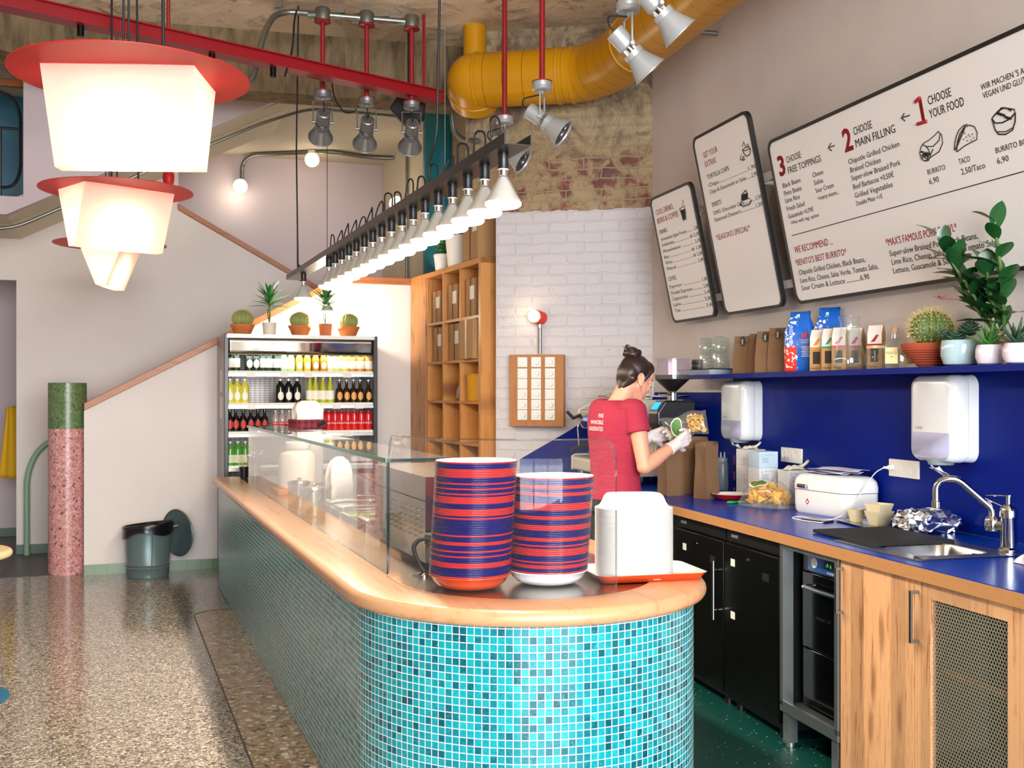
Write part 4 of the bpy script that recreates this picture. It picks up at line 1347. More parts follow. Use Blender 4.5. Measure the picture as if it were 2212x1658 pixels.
socket('wall_socket', 1712, 983, 3, 'triple white wall socket above the glove boxes')
s2 = socket('wall_socket', 1955, 1012, 3, 'triple white wall socket with a charger plugged in, beside the near dispenser')
socket('wall_socket', 1540, 970, 1, 'single white wall socket behind the brown paper bag')
ps = on_wall(1932, 1009, NW, BW - .012)
cb = thing('charging_cable', 'thin white charging cable running from the wall socket to the phone', 'cable', ps, TW)
inv = lambda P: Vector(((P - ps).dot(NW), (P - ps).dot(UW), P.z - ps.z))
b = MB(); b.cyl((-.002, 0, 0), (-.032, 0, 0), .014, .011, 12); b.cyl((-.032, 0, 0), (-.055, .004, 0), .007, .005, 10); b.build('plug', mat('white_plastic'), cb)
pts = [ps - NW * .055, ps - NW * .10 + Vector((0, 0, -.02)), W(4.47, 2.86, 1.02), W(4.46, 2.78, .935), W(4.44, 2.70, WT + .003), W(4.50, 2.66, WT + .003), W(4.62, 2.63, WT + .003), W(4.57, 2.56, WT + .003), W(4.46, 2.56, WT + .003), W(4.36, 2.60, WT + .003), W(4.375, 2.618, WT + .004)]
b = MB(); b.tube([inv(p) for p in fillet(pts, .09, 8)], .0022, 6); b.build('wire', mat('white_plastic'), cb)

# steel plate with paper cups, foil parcel, towel
t_ = wthing('steel_plate', 'flat steel plate under the pale paper cups', 'plate', 4.26, 2.765, WT, None, -.1)
b = MB(); b.ring_loft([rr(-.07, -.16, .07, .16, .03, 0), rr(-.082, -.172, .082, .172, .03, .008), rr(-.078, -.168, .078, .168, .03, .008), rr(-.066, -.156, .066, .156, .03, .002)], (True, True)); b.build('plate', M_SINK, t_)
def fry_cup(a, b_, w, h, label, rz, z):
    t = wthing('paper_cup', label, 'paper cup', a, b_, z, 'paper cups on the steel plate', rz)
    b = MB(); b.frustum((0, 0, 0), (w * .62, w * .5), (w, w * .8), h)
    b.f = [f for i, f in enumerate(b.f) if i != 1]; b.mi = b.mi[:len(b.f)]
    b.build('cup', mat('pale_card', '#d9c8a2', .7), t, smooth=False, solid=.0015)
fry_cup(4.36, 2.775, .062, .056, 'small pale paper cup beside the bread box', .2, WT + .003)
fry_cup(4.22, 2.80, .10, .062, 'larger pale paper cup beside the foil parcel', .15, WT + .003)
fry_cup(4.22, 2.80, .10, .062, 'paper cup stacked inside the larger pale cup', .35, WT + .035)
b = MB(); rnd = random.Random(4)
def foil(u, v):
    a, t = 2 * PI * u, PI * v
    sx = abs(math.cos(a)) ** .6 * math.copysign(1, math.cos(a)); sy = abs(math.sin(a)) ** .6 * math.copysign(1, math.sin(a))
    k = math.sin(t) ** .6
    z = -math.cos(t)
    j = rnd.uniform(-.013, .013)
    flare = 1 + .22 * max(0, z) * (1 - z)
    return Vector((sx * k * .125 * flare + j, sy * k * .095 * flare + rnd.uniform(-.009, .009), max(0.001, .047 + .046 * z + rnd.uniform(-.012, .012) * (1 if z > -.9 else 0))))
b.grid(foil, 44, 18)
tag(b.build('foil_parcel', mat('foil', '#e3e5e8', .24, 1.0), smooth=False, loc=W(3.975, 2.862, WT), rz=TW), 'crumpled silver foil parcel under the tap spout', 'foil parcel')
b = MB()
b.grid(lambda u, v: Vector(((u - .5) * .12, (v - .5) * .13, .002 + .055 * (math.sin(PI * u) ** .5) * (math.sin(PI * v) ** .6) * (.7 + .3 * math.cos(v * 14)))), 16, 20)
tag(b.build('towel', mat('white_towel', '#dcd9e2', .9), loc=W(3.13, 2.70, WT), rz=TW, sharp=3), 'crumpled white towel at the right end of the sink', 'towel')

# towel dispensers on the splashback
M_DISP = mat('dispenser_white', '#dfe2e4', .22, 0, .5, .3)
def dispenser(a0, a1, z0, z1, label):
    t = thing('towel_dispenser', label, 'towel dispenser', W((a0 + a1) / 2, BW - .0125, z0), TW, 'white towel dispensers on the blue wall')
    L, H, D = a1 - a0, z1 - z0, .125
    def sec(k, x):
        return [Vector((x, y, z)) for y, z in rrect(-L / 2 + k, k, L / 2 - k, H - k, .05 - k * .4, 8)]
    b = MB(); b.ring_loft([sec(0, 0), sec(.003, -.045)], (True, True)); b.build('back_shell', M_DISP, t, sharp=.7)
    b = MB(); b.ring_loft([sec(.002, -.047), sec(0, -.06), sec(.002, -D * .8), sec(.010, -D * .95), sec(.03, -D)], (True, True)); cv = b.build('cover', M_DISP, t, sharp=.9)
    b = MB(); P0 = [(y, z) for y, z in rrect(-L / 2 + .006, .006, L / 2 - .006, H - .03, .045, 8)]
    P0 = [(y, min(z, H * .34)) for y, z in P0]
    P1 = [(y * .86, .012 + z * .93 if z < H * .33 else z) for y, z in P0]
    b.ring_loft([[Vector((-D * .55, y * 1.012, z - .002)) for y, z in P0], [Vector((-D * .8, y * 1.012, z - .001)) for y, z in P0], [Vector((-D - .0015, y, z)) for y, z in P1]], (False, True))
    b.build('level_window', mat('lilac_window', '#b5b8d6', .12, 0, .5, .3), cv, sharp=.9)
    b = MB(); text_into(b, 'TORK', Vector((-D - .001, L / 2 - .045, H * .37)), Vector((0, -1, 0)), Vector((0, 0, 1)), 0, 0, .018, 1.1); b.build('emblem', mat('grey_letter', '#8f969c', .4), cv, smooth=False)
    b = MB(); b.lathe([(.05, -.012), (.06, .012)], (-.07, 0, 0), 24, caps=(True, True)); b.build('outlet', mat('grey_plastic'), t)
    tw = MB(); rnd = random.Random(int(a0 * 10))
    tw.grid(lambda u, v: Vector((-.07 + (u - .5) * .05 * (1 + v) + .012 * math.sin(9 * v + 6 * u), (v - .5) * .07 * (.3 + u) + .012 * math.sin(7 * u), -.012 - .05 * u - .014 * math.sin(5 * v + 4 * u) ** 2)), 9, 10)
    tag(tw.build('paper_towel', mat('tissue', '#d4dce6', .9), loc=t.location, rz=TW, sharp=3, solid=.001), 'white paper towel hanging out of the %s' % label.split(' on ')[0].replace('white towel ', ''), 'paper towel')
dispenser(5.685, 5.985, 1.215, 1.565, 'white towel dispenser farther along the blue wall')
dispenser(3.83, 4.125, 1.205, 1.572, 'white towel dispenser on the blue wall nearest the tap')
# ================================================================ menu boards on the right wall
BO = W(6.75, 2.93, 1.96)
BX = -UW
BY = (Vector((0, 0, 1)) - NW * 0.21).normalized()
BZ = BX.cross(BY).normalized()
BM = Matrix((BX, BY, BZ)).transposed()
EYE = Vector((0, 0, CAM_Z))
def bp(px, py):
    d = Vector((ray(px), 1.0, (HY - py) / F_PX))
    t = (BO + BZ * .016 - EYE).dot(BZ) / d.dot(BZ)
    p = EYE + d * t - BO
    return p.dot(BX), p.dot(BY)
M_BOARD = mat('board_white', '#f3efed', .45)
M_BFRAME = mat('board_frame', '#060607', .5)
M_INK = mat('menu_black', '#17181a', .6)
M_MRED = mat('menu_red', '#b3212d', .6)
class Board:
    def __init__(s, x0, x1, h, label):
        s.x0 = x0
        s.t = thing('menu_board', label, 'menu board', BO + BX * x0)
        s.t.rotation_euler = BM.to_euler()
        w = x1 - x0
        o_ = rrect(0, 0, w, h, .055, 8); i_ = rrect(.017, .017, w - .017, h - .017, .042, 8)
        V = lambda L, z: [Vector((x, y, z)) for x, y in L]
        b = MB(); b.ring_loft([V(i_, .012), V(i_, .018), V(o_, .018), V(o_, -.006), V(i_, -.006)], (False, True)); b.build('frame', M_BFRAME, s.t, smooth=False)
        b = MB(); b.prism(i_, .004, .0145); s.p = b.build('panel', M_BOARD, s.t, smooth=False)
        s.k, s.r = MB(), MB()
    def text(s, red, txt, a, e, hpx, bold=0.0, shear=0.0):
        xa, ya = bp(*a); xe, ye = bp(*e)
        probe = MB(); O = Vector((0, 0, 0)); X, Y = Vector((1, 0, 0)), Vector((0, 1, 0))
        text_into(probe, txt, O, X, Y, 0, 0, 1.0)
        w = max(v.x for v in probe.v)
        _, yt = bp(a[0], a[1] - hpx)
        size = (yt - ya) / 0.73
        sx = (xe - xa) / (w * size)
        for q in (0, .02 * size):    # a second pass thickens the strokes
            text_into(s.r if red else s.k, txt, Vector((0, 0, .0152)), X, Y, xa - s.x0 + q, ya, size, sx, 'LEFT', bold, shear)
    def line(s, pts, w=.0022, red=False):
        P = [bp(*q) for q in pts]
        (s.r if red else s.k).tube([Vector((x - s.x0, y, .015)) for x, y in P], w, 5)
    def done(s):
        if s.k.v: s.k.build('black_lettering', M_INK, s.p, smooth=False)
        if s.r.v: s.r.build('red_lettering', M_MRED, s.p, smooth=False)
Z2 = lambda x, y: (1660 + x / 2.674, 60 + y / 2.674)
Z1 = lambda x, y: (1380 + x / 3.317, 220 + y / 3.317)

b3 = Board(1.618, 3.85, .862, 'large white menu board at the right with numbers 1, 2 and 3')
def t3(red, s, x0, y0, x1, y1, h, bold=0.0, shear=0.0): b3.text(red, s, Z2(x0, y0), Z2(x1, y1), h / 2.674, bold, shear)
for a in ((1, '3', 62, 858, 100, 850, 122, .012), (1, '2', 440, 718, 488, 705, 140, .012), (1, '1', 868, 553, 900, 541, 155, .012),
          (0, 'CHOOSE', 105, 783, 190, 757, 42), (0, 'FREE TOPPINGS', 113, 845, 307, 785, 42),
          (0, 'Black Beans', 82, 927, 186, 895, 30), (0, 'Pinto Beans', 90, 972, 192, 942, 30), (0, 'Lime Rice', 97, 1014, 182, 990, 30), (0, 'Fresh Salad', 106, 1060, 210, 1032, 30),
          (0, 'Guacamole +0,70€', 114, 1103, 262, 1062, 28), (0, '→free with veg. option', 125, 1138, 292, 1092, 23),
          (0, 'Cheese', 255, 865, 318, 847, 30), (0, 'Salsa', 263, 910, 316, 895, 30), (0, 'Sour Cream', 272, 955, 378, 925, 30), (0, '+many more...', 284, 998, 410, 965, 28),
          (0, 'CHOOSE', 492, 622, 600, 585, 50), (0, 'MAIN FILLING', 503, 692, 735, 612, 50),
          (0, 'Chipotle Grilled Chicken', 462, 790, 757, 685, 33), (0, 'Braised Chicken', 472, 838, 650, 780, 33), (0, 'Super-slow Braised Pork', 480, 885, 763, 792, 33),
          (0, 'Beef Barbacoa +0,50€', 489, 935, 725, 862, 33), (0, 'Grilled Vegetables', 498, 985, 718, 918, 33), (0, 'Double Meat +1€', 507, 1028, 660, 985, 28),
          (0, 'CHOOSE', 922, 448, 1057, 400, 56), (0, 'YOUR FOOD', 932, 525, 1132, 455, 56),
          (0, "WIR MACHEN 'S AUCH", 1228, 362, 1545, 238, 38), (0, 'VEGAN UND GLUTENFREI', 1240, 410, 1580, 277, 38),
          (0, 'BURRITO', 918, 850, 1022, 818, 33), (0, '6,90', 928, 905, 985, 888, 36), (0, 'TACO', 1100, 790, 1165, 770, 35), (0, '2,50/Taco', 1113, 850, 1252, 810, 38),
          (0, 'BURRITO BOWL', 1310, 727, 1545, 657, 36), (0, '6,90', 1320, 788, 1388, 768, 38),
          (1, 'WE RECOMMEND ...', 152, 1303, 372, 1255, 42), (1, "*BENITO'S BEST BURRITO*", 157, 1375, 452, 1310, 38),
          (0, 'Chipotle Grilled Chicken, Black Beans,', 176, 1428, 560, 1358, 31), (0, 'Lime Rice, Cheese, Salsa Verde, Tomato Salsa,', 184, 1475, 635, 1395, 31), (0, 'Sour Cream & Lettuce ............6,90', 192, 1518, 583, 1450, 31),
          (1, "*MAX'S FAMOUS PORK BOWL*", 680, 1262, 1090, 1175, 46),
          (0, 'Super-slow Braised Pork, Black Beans,', 700, 1320, 1212, 1225, 36), (0, 'Lime Rice, Cheese, Salsa Verde, Tomato Salsa,', 711, 1370, 1340, 1255, 36), (0, 'Lettuce, Guacamole & Sour Cream ....7,60', 720, 1420, 1287, 1325, 36)):
    t3(*a)
for q in (((860, 556), (916, 538)), ((848, 428), (876, 402))): b3.line([Z2(*v) for v in q], .008, True)
def L3(*pts, w=.0022): b3.line([Z2(*q) for q in pts], w)
L3((135, 1200), (1470, 830), (1700, 766))
for x0, y0, x1, y1 in ((345, 692, 382, 680), (768, 520, 816, 505)):
    L3((x1, y1), (x0, y0), w=.0028); L3((x0 + 16, y0 - 26), (x0, y0), (x0 + 20, y0 + 18), w=.0028)
# burrito, taco and bowl drawings
L3((905, 768), (940, 745), (985, 715), (1006, 665), (1000, 620), (980, 598), (955, 625), (925, 650), (893, 668), (880, 690), (873, 725), (885, 760), (905, 770), (925, 766), (935, 735), (925, 705), (910, 685), (890, 675))
L3((910, 685), (950, 685), (985, 650), (990, 612)); L3((935, 735), (950, 700))
for k in range(9): L3((880 + 5 * k, 720 + (k * 17) % 40), (886 + 5 * k, 712 + (k * 23) % 44), (892 + 5 * k, 722 + (k * 11) % 38), w=.003)
L3((1090, 715), (1135, 680), (1203, 645), (1205, 605), (1190, 572), (1160, 562), (1128, 575), (1105, 610), (1090, 660), (1088, 715), (1073, 705), (1076, 665), (1085, 625), (1100, 590), (1125, 565), (1150, 558))
for k in range(12): L3((1078 + 4.5 * k, 700 - 11 * k), (1088 + 4.5 * k, 694 - 11 * k), (1084 + 4.5 * k, 684 - 11 * k), w=.0032)
for k in range(10): L3((1125 + (k * 29) % 65, 600 + (k * 17) % 55), (1128 + (k * 29) % 65, 602 + (k * 17) % 55), w=.0025)
L3((1290, 525), (1310, 550), (1350, 548), (1395, 525), (1425, 490), (1420, 472), (1395, 468), (1360, 462), (1330, 478), (1305, 505), (1290, 525), (1310, 590), (1330, 615), (1370, 615), (1410, 590), (1425, 540), (1425, 490), w=.003)
L3((1325, 600), (1370, 600), (1415, 575)); L3((1325, 490), (1345, 462), (1380, 465), (1400, 480), w=.003)
for k in range(14): L3((1320 + (k * 37) % 80, 490 + (k * 19) % 40), (1330 + (k * 37) % 80, 484 + (k * 19) % 40), w=.0036)
b3.done()

b2 = Board(.779, 1.483, 1.068, 'tall white menu board of extras and sweets in the middle')
def t2(red, s, x0, y0, x1, y1, h, bold=0.0): b2.text(red, s, Z1(x0, y0), Z1(x1, y1), h / 3.317, bold)
for a in ((1, 'GET YOUR', 463, 405, 565, 365, 46), (1, 'EXTRAS', 475, 470, 555, 440, 46), (0, 'TORTILLA CHIPS', 490, 557, 648, 495, 36),
          (0, 'Chips............................1,90', 500, 612, 843, 482, 30), (0, 'Chips & Guacamole or Salsa ......2,90', 508, 662, 852, 532, 30),
          (0, 'SWEETS', 525, 755, 592, 733, 36), (0, 'OMG Chocolate Cake.............1,50', 535, 812, 880, 692, 30), (0, 'Seasonal Dessert................1,50', 543, 860, 888, 746, 30),
          (1, "*SEASON'S SPECIAL*", 555, 994, 800, 932, 42)):
    t2(*a)
def L2(*pts, w=.002): b2.line([Z1(*q) for q in pts], w)
L2((742, 340), (755, 375), (775, 390), (795, 375), (800, 335), (785, 322), (755, 330), (742, 340), (760, 350), (795, 335), w=.0028)
L2((740, 318), (750, 285), (765, 320), (780, 300), (790, 325)); L2((725, 415), (732, 380), (745, 410), (725, 415)); L2((740, 420), (752, 390), (760, 412), (740, 420), w=.003)
L2((735, 705), (737, 665), (765, 632), (778, 655), (780, 690), (735, 705), w=.003)
for k in range(9): L2((738, 668 + 4 * k), (776, 655 + 4 * k), w=.003)
L2((722, 730), (740, 710), (790, 690), (805, 700), (790, 730), (745, 745), (722, 730)); L2((722, 735), (745, 752), (795, 736), (806, 706))
b2.done()

b1 = Board(0, .653, .842, 'smallest white menu board with drinks and coffee at the left')
def t1(red, s, x0, y0, x1, y1, h, bold=0.0): b1.text(red, s, Z1(x0, y0), Z1(x1, y1), h / 3.317, bold)
for a in ((1, 'COOL DRINKS,', 123, 814, 250, 777, 42), (1, 'BEERS & COFFEE', 133, 875, 285, 827, 42), (0, 'DRINKS', 148, 950, 204, 932, 33),
          (0, 'Homemade Aguas Frescas .......... 2,80', 160, 998, 428, 907, 26), (0, 'Softdrinks..................... ab 2,00', 166, 1040, 437, 957, 26), (0, 'Mineralwasser ................. 2,00', 176, 1083, 446, 1007, 26),
          (0, 'Bier ........................... ab 2,80', 182, 1126, 455, 1052, 26), (0, 'Wein .......................... ab 2,80', 192, 1167, 463, 1097, 26), (0, 'Mezcal ........................ 2,80', 200, 1209, 472, 1144, 26),
          (0, 'COFFEE', 212, 1286, 268, 1271, 33), (0, 'Espresso ...................... 1,80', 222, 1337, 497, 1280, 26), (0, 'Double Espresso ............ 2,80', 231, 1382, 507, 1328, 26),
          (0, 'Cappuccino .................. 3,40', 238, 1424, 516, 1373, 26), (0, 'Latte ........................ 3,80', 248, 1466, 525, 1417, 26), (0, 'Tee ........................... 3,40', 258, 1508, 535, 1464, 26)):
    t1(*a)
def L1_(*pts, w=.002): b1.line([Z1(*q) for q in pts], w)
L1_((292, 765), (320, 850), (338, 845), (328, 745), (292, 765), w=.0026); L1_((310, 755), (318, 715), (312, 700))
for k in range(8): L1_((304 + 2 * k, 782 + 8 * k), (332 + .6 * k, 772 + 8 * k), w=.0075)
b1.done()
for y, lab in ((.115, 'lower white batten carrying the menu boards'), (.70, 'upper white batten carrying the menu boards')):
    t = thing('wall_batten', lab, 'batten', BO + BX * 1.9 + BY * y); t.rotation_euler = BM.to_euler()
    b = MB(); b.span((-1.95, -.022, -.052), (1.9, .022, -.030)); b.build('rail', M_BOARD, t, smooth=False)
    for x in (-1.7, -.6, .4, 1.5):
        P = BO + BX * (1.9 + x) + BY * y - BZ * .05
        q = P + NW * (BW - .002 - P.dot(NW))
        iv = BM.transposed()
        b = MB(); b.cyl(iv @ (P - t.location), iv @ (q - t.location), .012, n=10); b.build('bracket', M_BOARD, t)

# ================================================================ shelf and what stands on it
SZ = 1.602
b = MB(); b.span((2.765, 1.9, SZ - .012), (BW - .002, 6.5, SZ)); b.span((2.765, 1.9, SZ - .026), (2.769, 6.5, SZ - .011))
tag(b.build('wall_shelf', M_BLUE_WALL, smooth=False, rz=TW), 'long thin blue wall shelf beneath the menu boards', 'shelf')
def shelf_at(px, b_):
    Z = b_ / (ray(px) * NW.x + NW.y)
    return Vector((ray(px) * Z, Z, SZ + .0005))
def sthing(name, label, cat, px, b_, group=None, rz=0.0, z=0.0):
    return thing(name, label, cat, shelf_at(px, b_) + Vector((0, 0, z)), TW + rz, group)
t = sthing('glass_tray', 'pale tray with dark rim at the left end of the shelf', 'tray', 1528, 2.875)
b = MB(); b.ring_loft([rr(-.085, -.23, .085, .23, .03, 0), rr(-.098, -.243, .098, .243, .035, .03)], (True, True)); b.build('tray_body', mat('pale_grey_plastic', '#a9b6c4', .35), t)
b = MB(); b.ring_loft([rr(-.1, -.245, .1, .245, .035, .0302), rr(-.102, -.247, .102, .247, .035, .034), rr(-.094, -.239, .094, .239, .03, .036)], (True, True)); b.build('rim_mat', mat('navy_rubber', '#10162a', .6), t)
for k in range(2):
    c = sthing('black_cup', ('lower black cup on the pale shelf tray', 'upper black cup stacked upside down on the pale shelf tray')[k], 'cup', 1506, 2.85, 'black cups on the tray', 0, .0365 + k * .031)
    b = MB(); b.lathe([(.034, 0), (.036, .004), (.034, .03), (.026, .0305), (.0, .0305)], n=24); b.build('cup', mat('black_plastic'), c)
M_TUMB = glass_mat('tumbler_glass', (.93, .95, .94), 1.45, .05, .03)
def m_facet():
    return M_TUMB
tum = MB()
rings = []
for z, r in ((0, .040), (.012, .041), (.05, .038), (.088, .034), (.092, .030)):
    rings.append([Vector((math.cos(2 * PI * k / 20) * r * (1.05 if k % 2 else .97), math.sin(2 * PI * k / 20) * r * (1.05 if k % 2 else .97), z)) for k in range(20)])
tum.ring_loft(rings, (False, True))
for z, r in ((.02, .0405), (.042, .0395), (.066, .0365)):
    tum.tube([Vector((math.cos(a) * r, math.sin(a) * r, z)) for a in [2 * PI * k / 24 for k in range(24)]], .0022, 5, closed=True)
to = tum.build('tumbler', M_TUMB, sharp=.3, solid=.002); td = to.data; bpy.data.objects.remove(to)
for px, bb, rows in ((1524, 2.83, 2), (1531, 2.91, 2), (1553, 2.83, 2), (1562, 2.91, 2)):
    for k in range(rows):
        o = bpy.data.objects.new('tumbler', td); COL.objects.link(o)
        md = o.modifiers.new('solid', 'SOLIDIFY'); md.thickness = .002
        o.location = shelf_at(px, bb) + Vector((0, 0, .037 + k * .094))
        tag(o, '%s upturned glass tumbler, %s of the %s stack on the shelf tray' % ('faceted', 'top' if k else 'bottom', {1524: 'front left', 1531: 'back left', 1553: 'front right', 1562: 'back right'}[px]), 'tumbler', 'tumblers on the shelf tray')
# folded coffee bags
for i, (px, bb, h, rz) in enumerate(((1607, 2.875, .215, -.8), (1639, 2.92, .225, -.85), (1656, 2.845, .225, -.8), (1683, 2.88, .24, -.8))):
    t = sthing('folded_bag', ('brown folded paper bag nearest the glass tumblers', 'brown folded paper bag standing second from the glass tumblers', 'brown folded paper bag standing third from the glass tumblers', 'brown folded paper bag leaning against the blue coffee bag')[i], 'paper bag', px, bb, 'folded brown bags on the shelf', rz)
    b = MB(); rings = []
    for z, hx, hy in ((0, .052, .036), (.02, .054, .038), (.35, .054, .034), (.7, .052, .018), (1, .050, .004)):
        rings.append([Vector((-hx, -hy, z * h)), Vector((0, -hy - .002, z * h)), Vector((hx, -hy, z * h)), Vector((hx * .93, 0, z * h)), Vector((hx, hy, z * h)), Vector((0, hy + .002, z * h)), Vector((-hx, hy, z * h)), Vector((-hx * .93, 0, z * h))])
    b.ring_loft(rings); b.build('bag', M_KRAFT, t, sharp=.35)
    b = MB(); b.box((0, -.012, h * .92), (.098, .006, h * .15), R=Matrix.Rotation(-.12, 3, 'X')); b.build('folded_flap', M_KRAFT, t, smooth=False)
    b = MB(); b.prism([(x, z) for x, z in arc((0, h * .86), .013, 0, 2 * PI, 24, .028)[:-1]], -.0275, -.0165, 'xz'); st = b.build('oval_seal', mat('black_plastic'), t, smooth=False)
    b = MB(); text_into(b, 'Kaffee', Vector((.004, -.0282, h * .86 - .018)), Vector((0, 0, 1)), Vector((-1, 0, 0)), 0, 0, .012); b.build('seal_lettering', mat('white_letter'), st, smooth=False)
# printed coffee bags
def m_coffee():
    g = N('blue_printed_foil')
    x, y, z = g.sep(g.co('Object'))
    n = g.noise(g.co('Object'), 9, 4, .6, 1.0)
    n2 = g.noise(g.co('Object'), 55, 3)
    zz = g.math('ADD', z, g.math('MULTIPLY', n, .10))
    redm = g.math('MULTIPLY', g.math('LESS_THAN', zz, .17), g.math('LESS_THAN', x, -.005))
    wht = g.math('MULTIPLY', g.math('GREATER_THAN', n2, .57), g.math('LESS_THAN', x, .0))
    col = g.mix(redm, '#1763c6', '#d43a26')
    col = g.mix(wht, col, '#e4ecf4')
    g.p(Base_Color=col, Roughness=.28)
    g.bump(g.noise(g.co('Object'), 14, 3), .5, .01)
    return g.m
M_COF = m_coffee()
for i, (px, bb, h, rz, lab) in enumerate(((1729, 2.86, .30, -.85, 'tall blue coffee bag with red and white print in front'), (1792, 2.962, .315, -.75, 'second blue coffee bag standing behind the tea boxes'))):
    t = sthing('coffee_bag', lab, 'coffee bag', px, bb, 'blue coffee bags on the shelf', rz)
    b = MB(); rings = []
    for z, hx, hy in ((0, .07, .038), (.03, .073, .042), (.4, .075, .043), (.68, .073, .040), (.84, .060, .028), (.93, .048, .012), (1, .05, .003)):
        rings.append([Vector((x + .004 * math.sin(z * 20 + k), y, z * h + (.012 * math.sin(k) if z == 1 else 0))) for k, (x, y) in enumerate(rrect(-hx, -hy, hx, hy, min(hx, hy) * .6, 4))])
    b.ring_loft(rings); bo = b.build('foil_bag', M_COF, t, sharp=1.2)
    b = MB(); text_into(b, 'ESPRESSO', Vector((-.055, -.0445, .16)), Vector((0, 0, 1)), Vector((-1, 0, 0)), -.02, -.03, .024, .95, 'LEFT', .001); text_into(b, 'DOUBLE', Vector((.018, -.0445, h * .52)), Vector((1, 0, 0)), Vector((0, 0, 1)), 0, 0, .011); text_into(b, 'MOKKA', Vector((.018, -.0445, h * .48)), Vector((1, 0, 0)), Vector((0, 0, 1)), 0, 0, .011)
    for k in range(7): b.box((.042, -.0445, h * .42 - k * .008), (.045 - .006 * (k % 3), .0006, .0024))
    b.build('print', mat('white_letter'), bo, smooth=False)
    b = MB(); b.prism([(.028, h * .56), (.046, h * .58), (.058, h * .66), (.05, h * .62), (.04, h * .7), (.038, h * .62), (.022, h * .66)], -.0465, -.045, 'xz'); b.build('red_print', mat('print_red', '#cf2437', .4), bo, smooth=False)
# tea boxes
for i, (px, bb, col, rz, lab) in enumerate(((1768, 2.85, '#e08a1f', -.85, 'kraft tea box with orange label next to the blue coffee bag'), (1794, 2.85, '#2f9a62', -.85, 'kraft tea box with green label'), (1816, 2.85, '#d8517a', -.85, 'kraft tea box with pink label left of the jug'),
                                              (1850, 2.93, '#cf3f68', -.85, 'kraft tea box with pink label seen through the glass jug'), (1893, 2.91, '#a51f3c', -.85, 'gable topped kraft tea box with dark red label right of the jug'))):
    t = sthing('tea_box', lab, 'tea box', px, bb, 'kraft tea boxes on the shelf', rz)
    b = MB(); w, d, h = .068, .06, .165
    b.prism([(-d / 2, 0), (d / 2, 0), (d / 2, h), (.004, h + .04), (-.004, h + .04), (-d / 2, h)], -w / 2, w / 2, 'yz')
    bo = b.build('carton', mat('tea_carton', '#b58a58', .7), t, smooth=False)
    b = MB(); b.span((-w / 2 + .002, -d / 2 - .0008, .115), (w / 2 - .002, -d / 2, h)); b.add([(-w / 2 + .002, -d / 2 - .0006, h), (w / 2 - .002, -d / 2 - .0006, h), (w / 2 - .002, -.006, h + .0385), (-w / 2 + .002, -.006, h + .0385)], [(0, 1, 2, 3)])
    lb = b.build('paper_label', mat('label_white', '#e8e2da', .6), bo, smooth=False)
    b = MB(); b.span((-w / 2 + .002, -d / 2 - .0012, .108), (w / 2 - .002, -d / 2 - .0002, .118)); b.prism([(-.018, .125), (.002, .128), (.02, .158), (.008, .16)], -d / 2 - .0014, -d / 2 - .0008, 'xz'); b.build('colour_mark', mat('tea_' + col[1:], col, .5), lb, smooth=False)
    b = MB(); b.span((-.018, -d / 2 - .0006, .035), (.018, -d / 2, .095)); b.build('window', mat('tea_window', '#3a3630', .15, noise=(70, .6)), bo, smooth=False)
    b = MB(); text_into(b, 'teapigs.', Vector((-w / 2 + .004, -d / 2 - .0006, .01)), Vector((1, 0, 0)), Vector((0, 0, 1)), 0, 0, .016, .95, 'LEFT', .0006); b.build('lettering', M_INK, bo, smooth=False)
# jug, jars, bottles
M_CLEAR = glass_mat('jug_glass', (.97, .985, .985), 1.45, .0, .02)
t = sthing('glass_jug', 'clear glass jug with pinched neck on the shelf', 'jug', 1835, 2.835)
b = MB(); b.lathe([(0, .004), (.05, 0), (.072, .012), (.078, .035), (.070, .07), (.052, .14), (.042, .19), (.042, .215), (.05, .245), (.054, .25)], n=36); b.lathe([(.051, .25), (.047, .243), (.039, .213), (.039, .19), (.049, .14), (.067, .07), (.075, .035), (.069, .014), (.05, .006), (0, .008)], n=36); b.build('body', M_CLEAR, t, sharp=1.2)
b = MB(); b.tube(fillet([(.045, .02, .225), (.085, .045, .215), (.09, .045, .12), (.062, .03, .08)], .05, 8), .008, 10); b.build('handle', M_CLEAR, t)
b = MB(); b.prism(arc((0, 0), .047, 0, 2 * PI, 24)[:-1], .249, .252); b.build('pouring_lip', M_CLEAR, t)
t = sthing('storage_jar', 'small square glass jar with wooden lid beside the jug', 'jar', 1893, 2.82)
b = MB(); b.ring_loft([rr(-.034, -.034, .034, .034, .01, 0), rr(-.036, -.036, .036, .036, .01, .004), rr(-.036, -.036, .036, .036, .01, .08), rr(-.03, -.03, .03, .03, .01, .09)], (True, True)); b.build('jar', M_CLEAR, t)
b = MB(); b.ring_loft([rr(-.034, -.034, .034, .034, .012, .0905), rr(-.034, -.034, .034, .034, .012, .103)], (True, True)); b.build('lid', mat('pale_wood'), t)
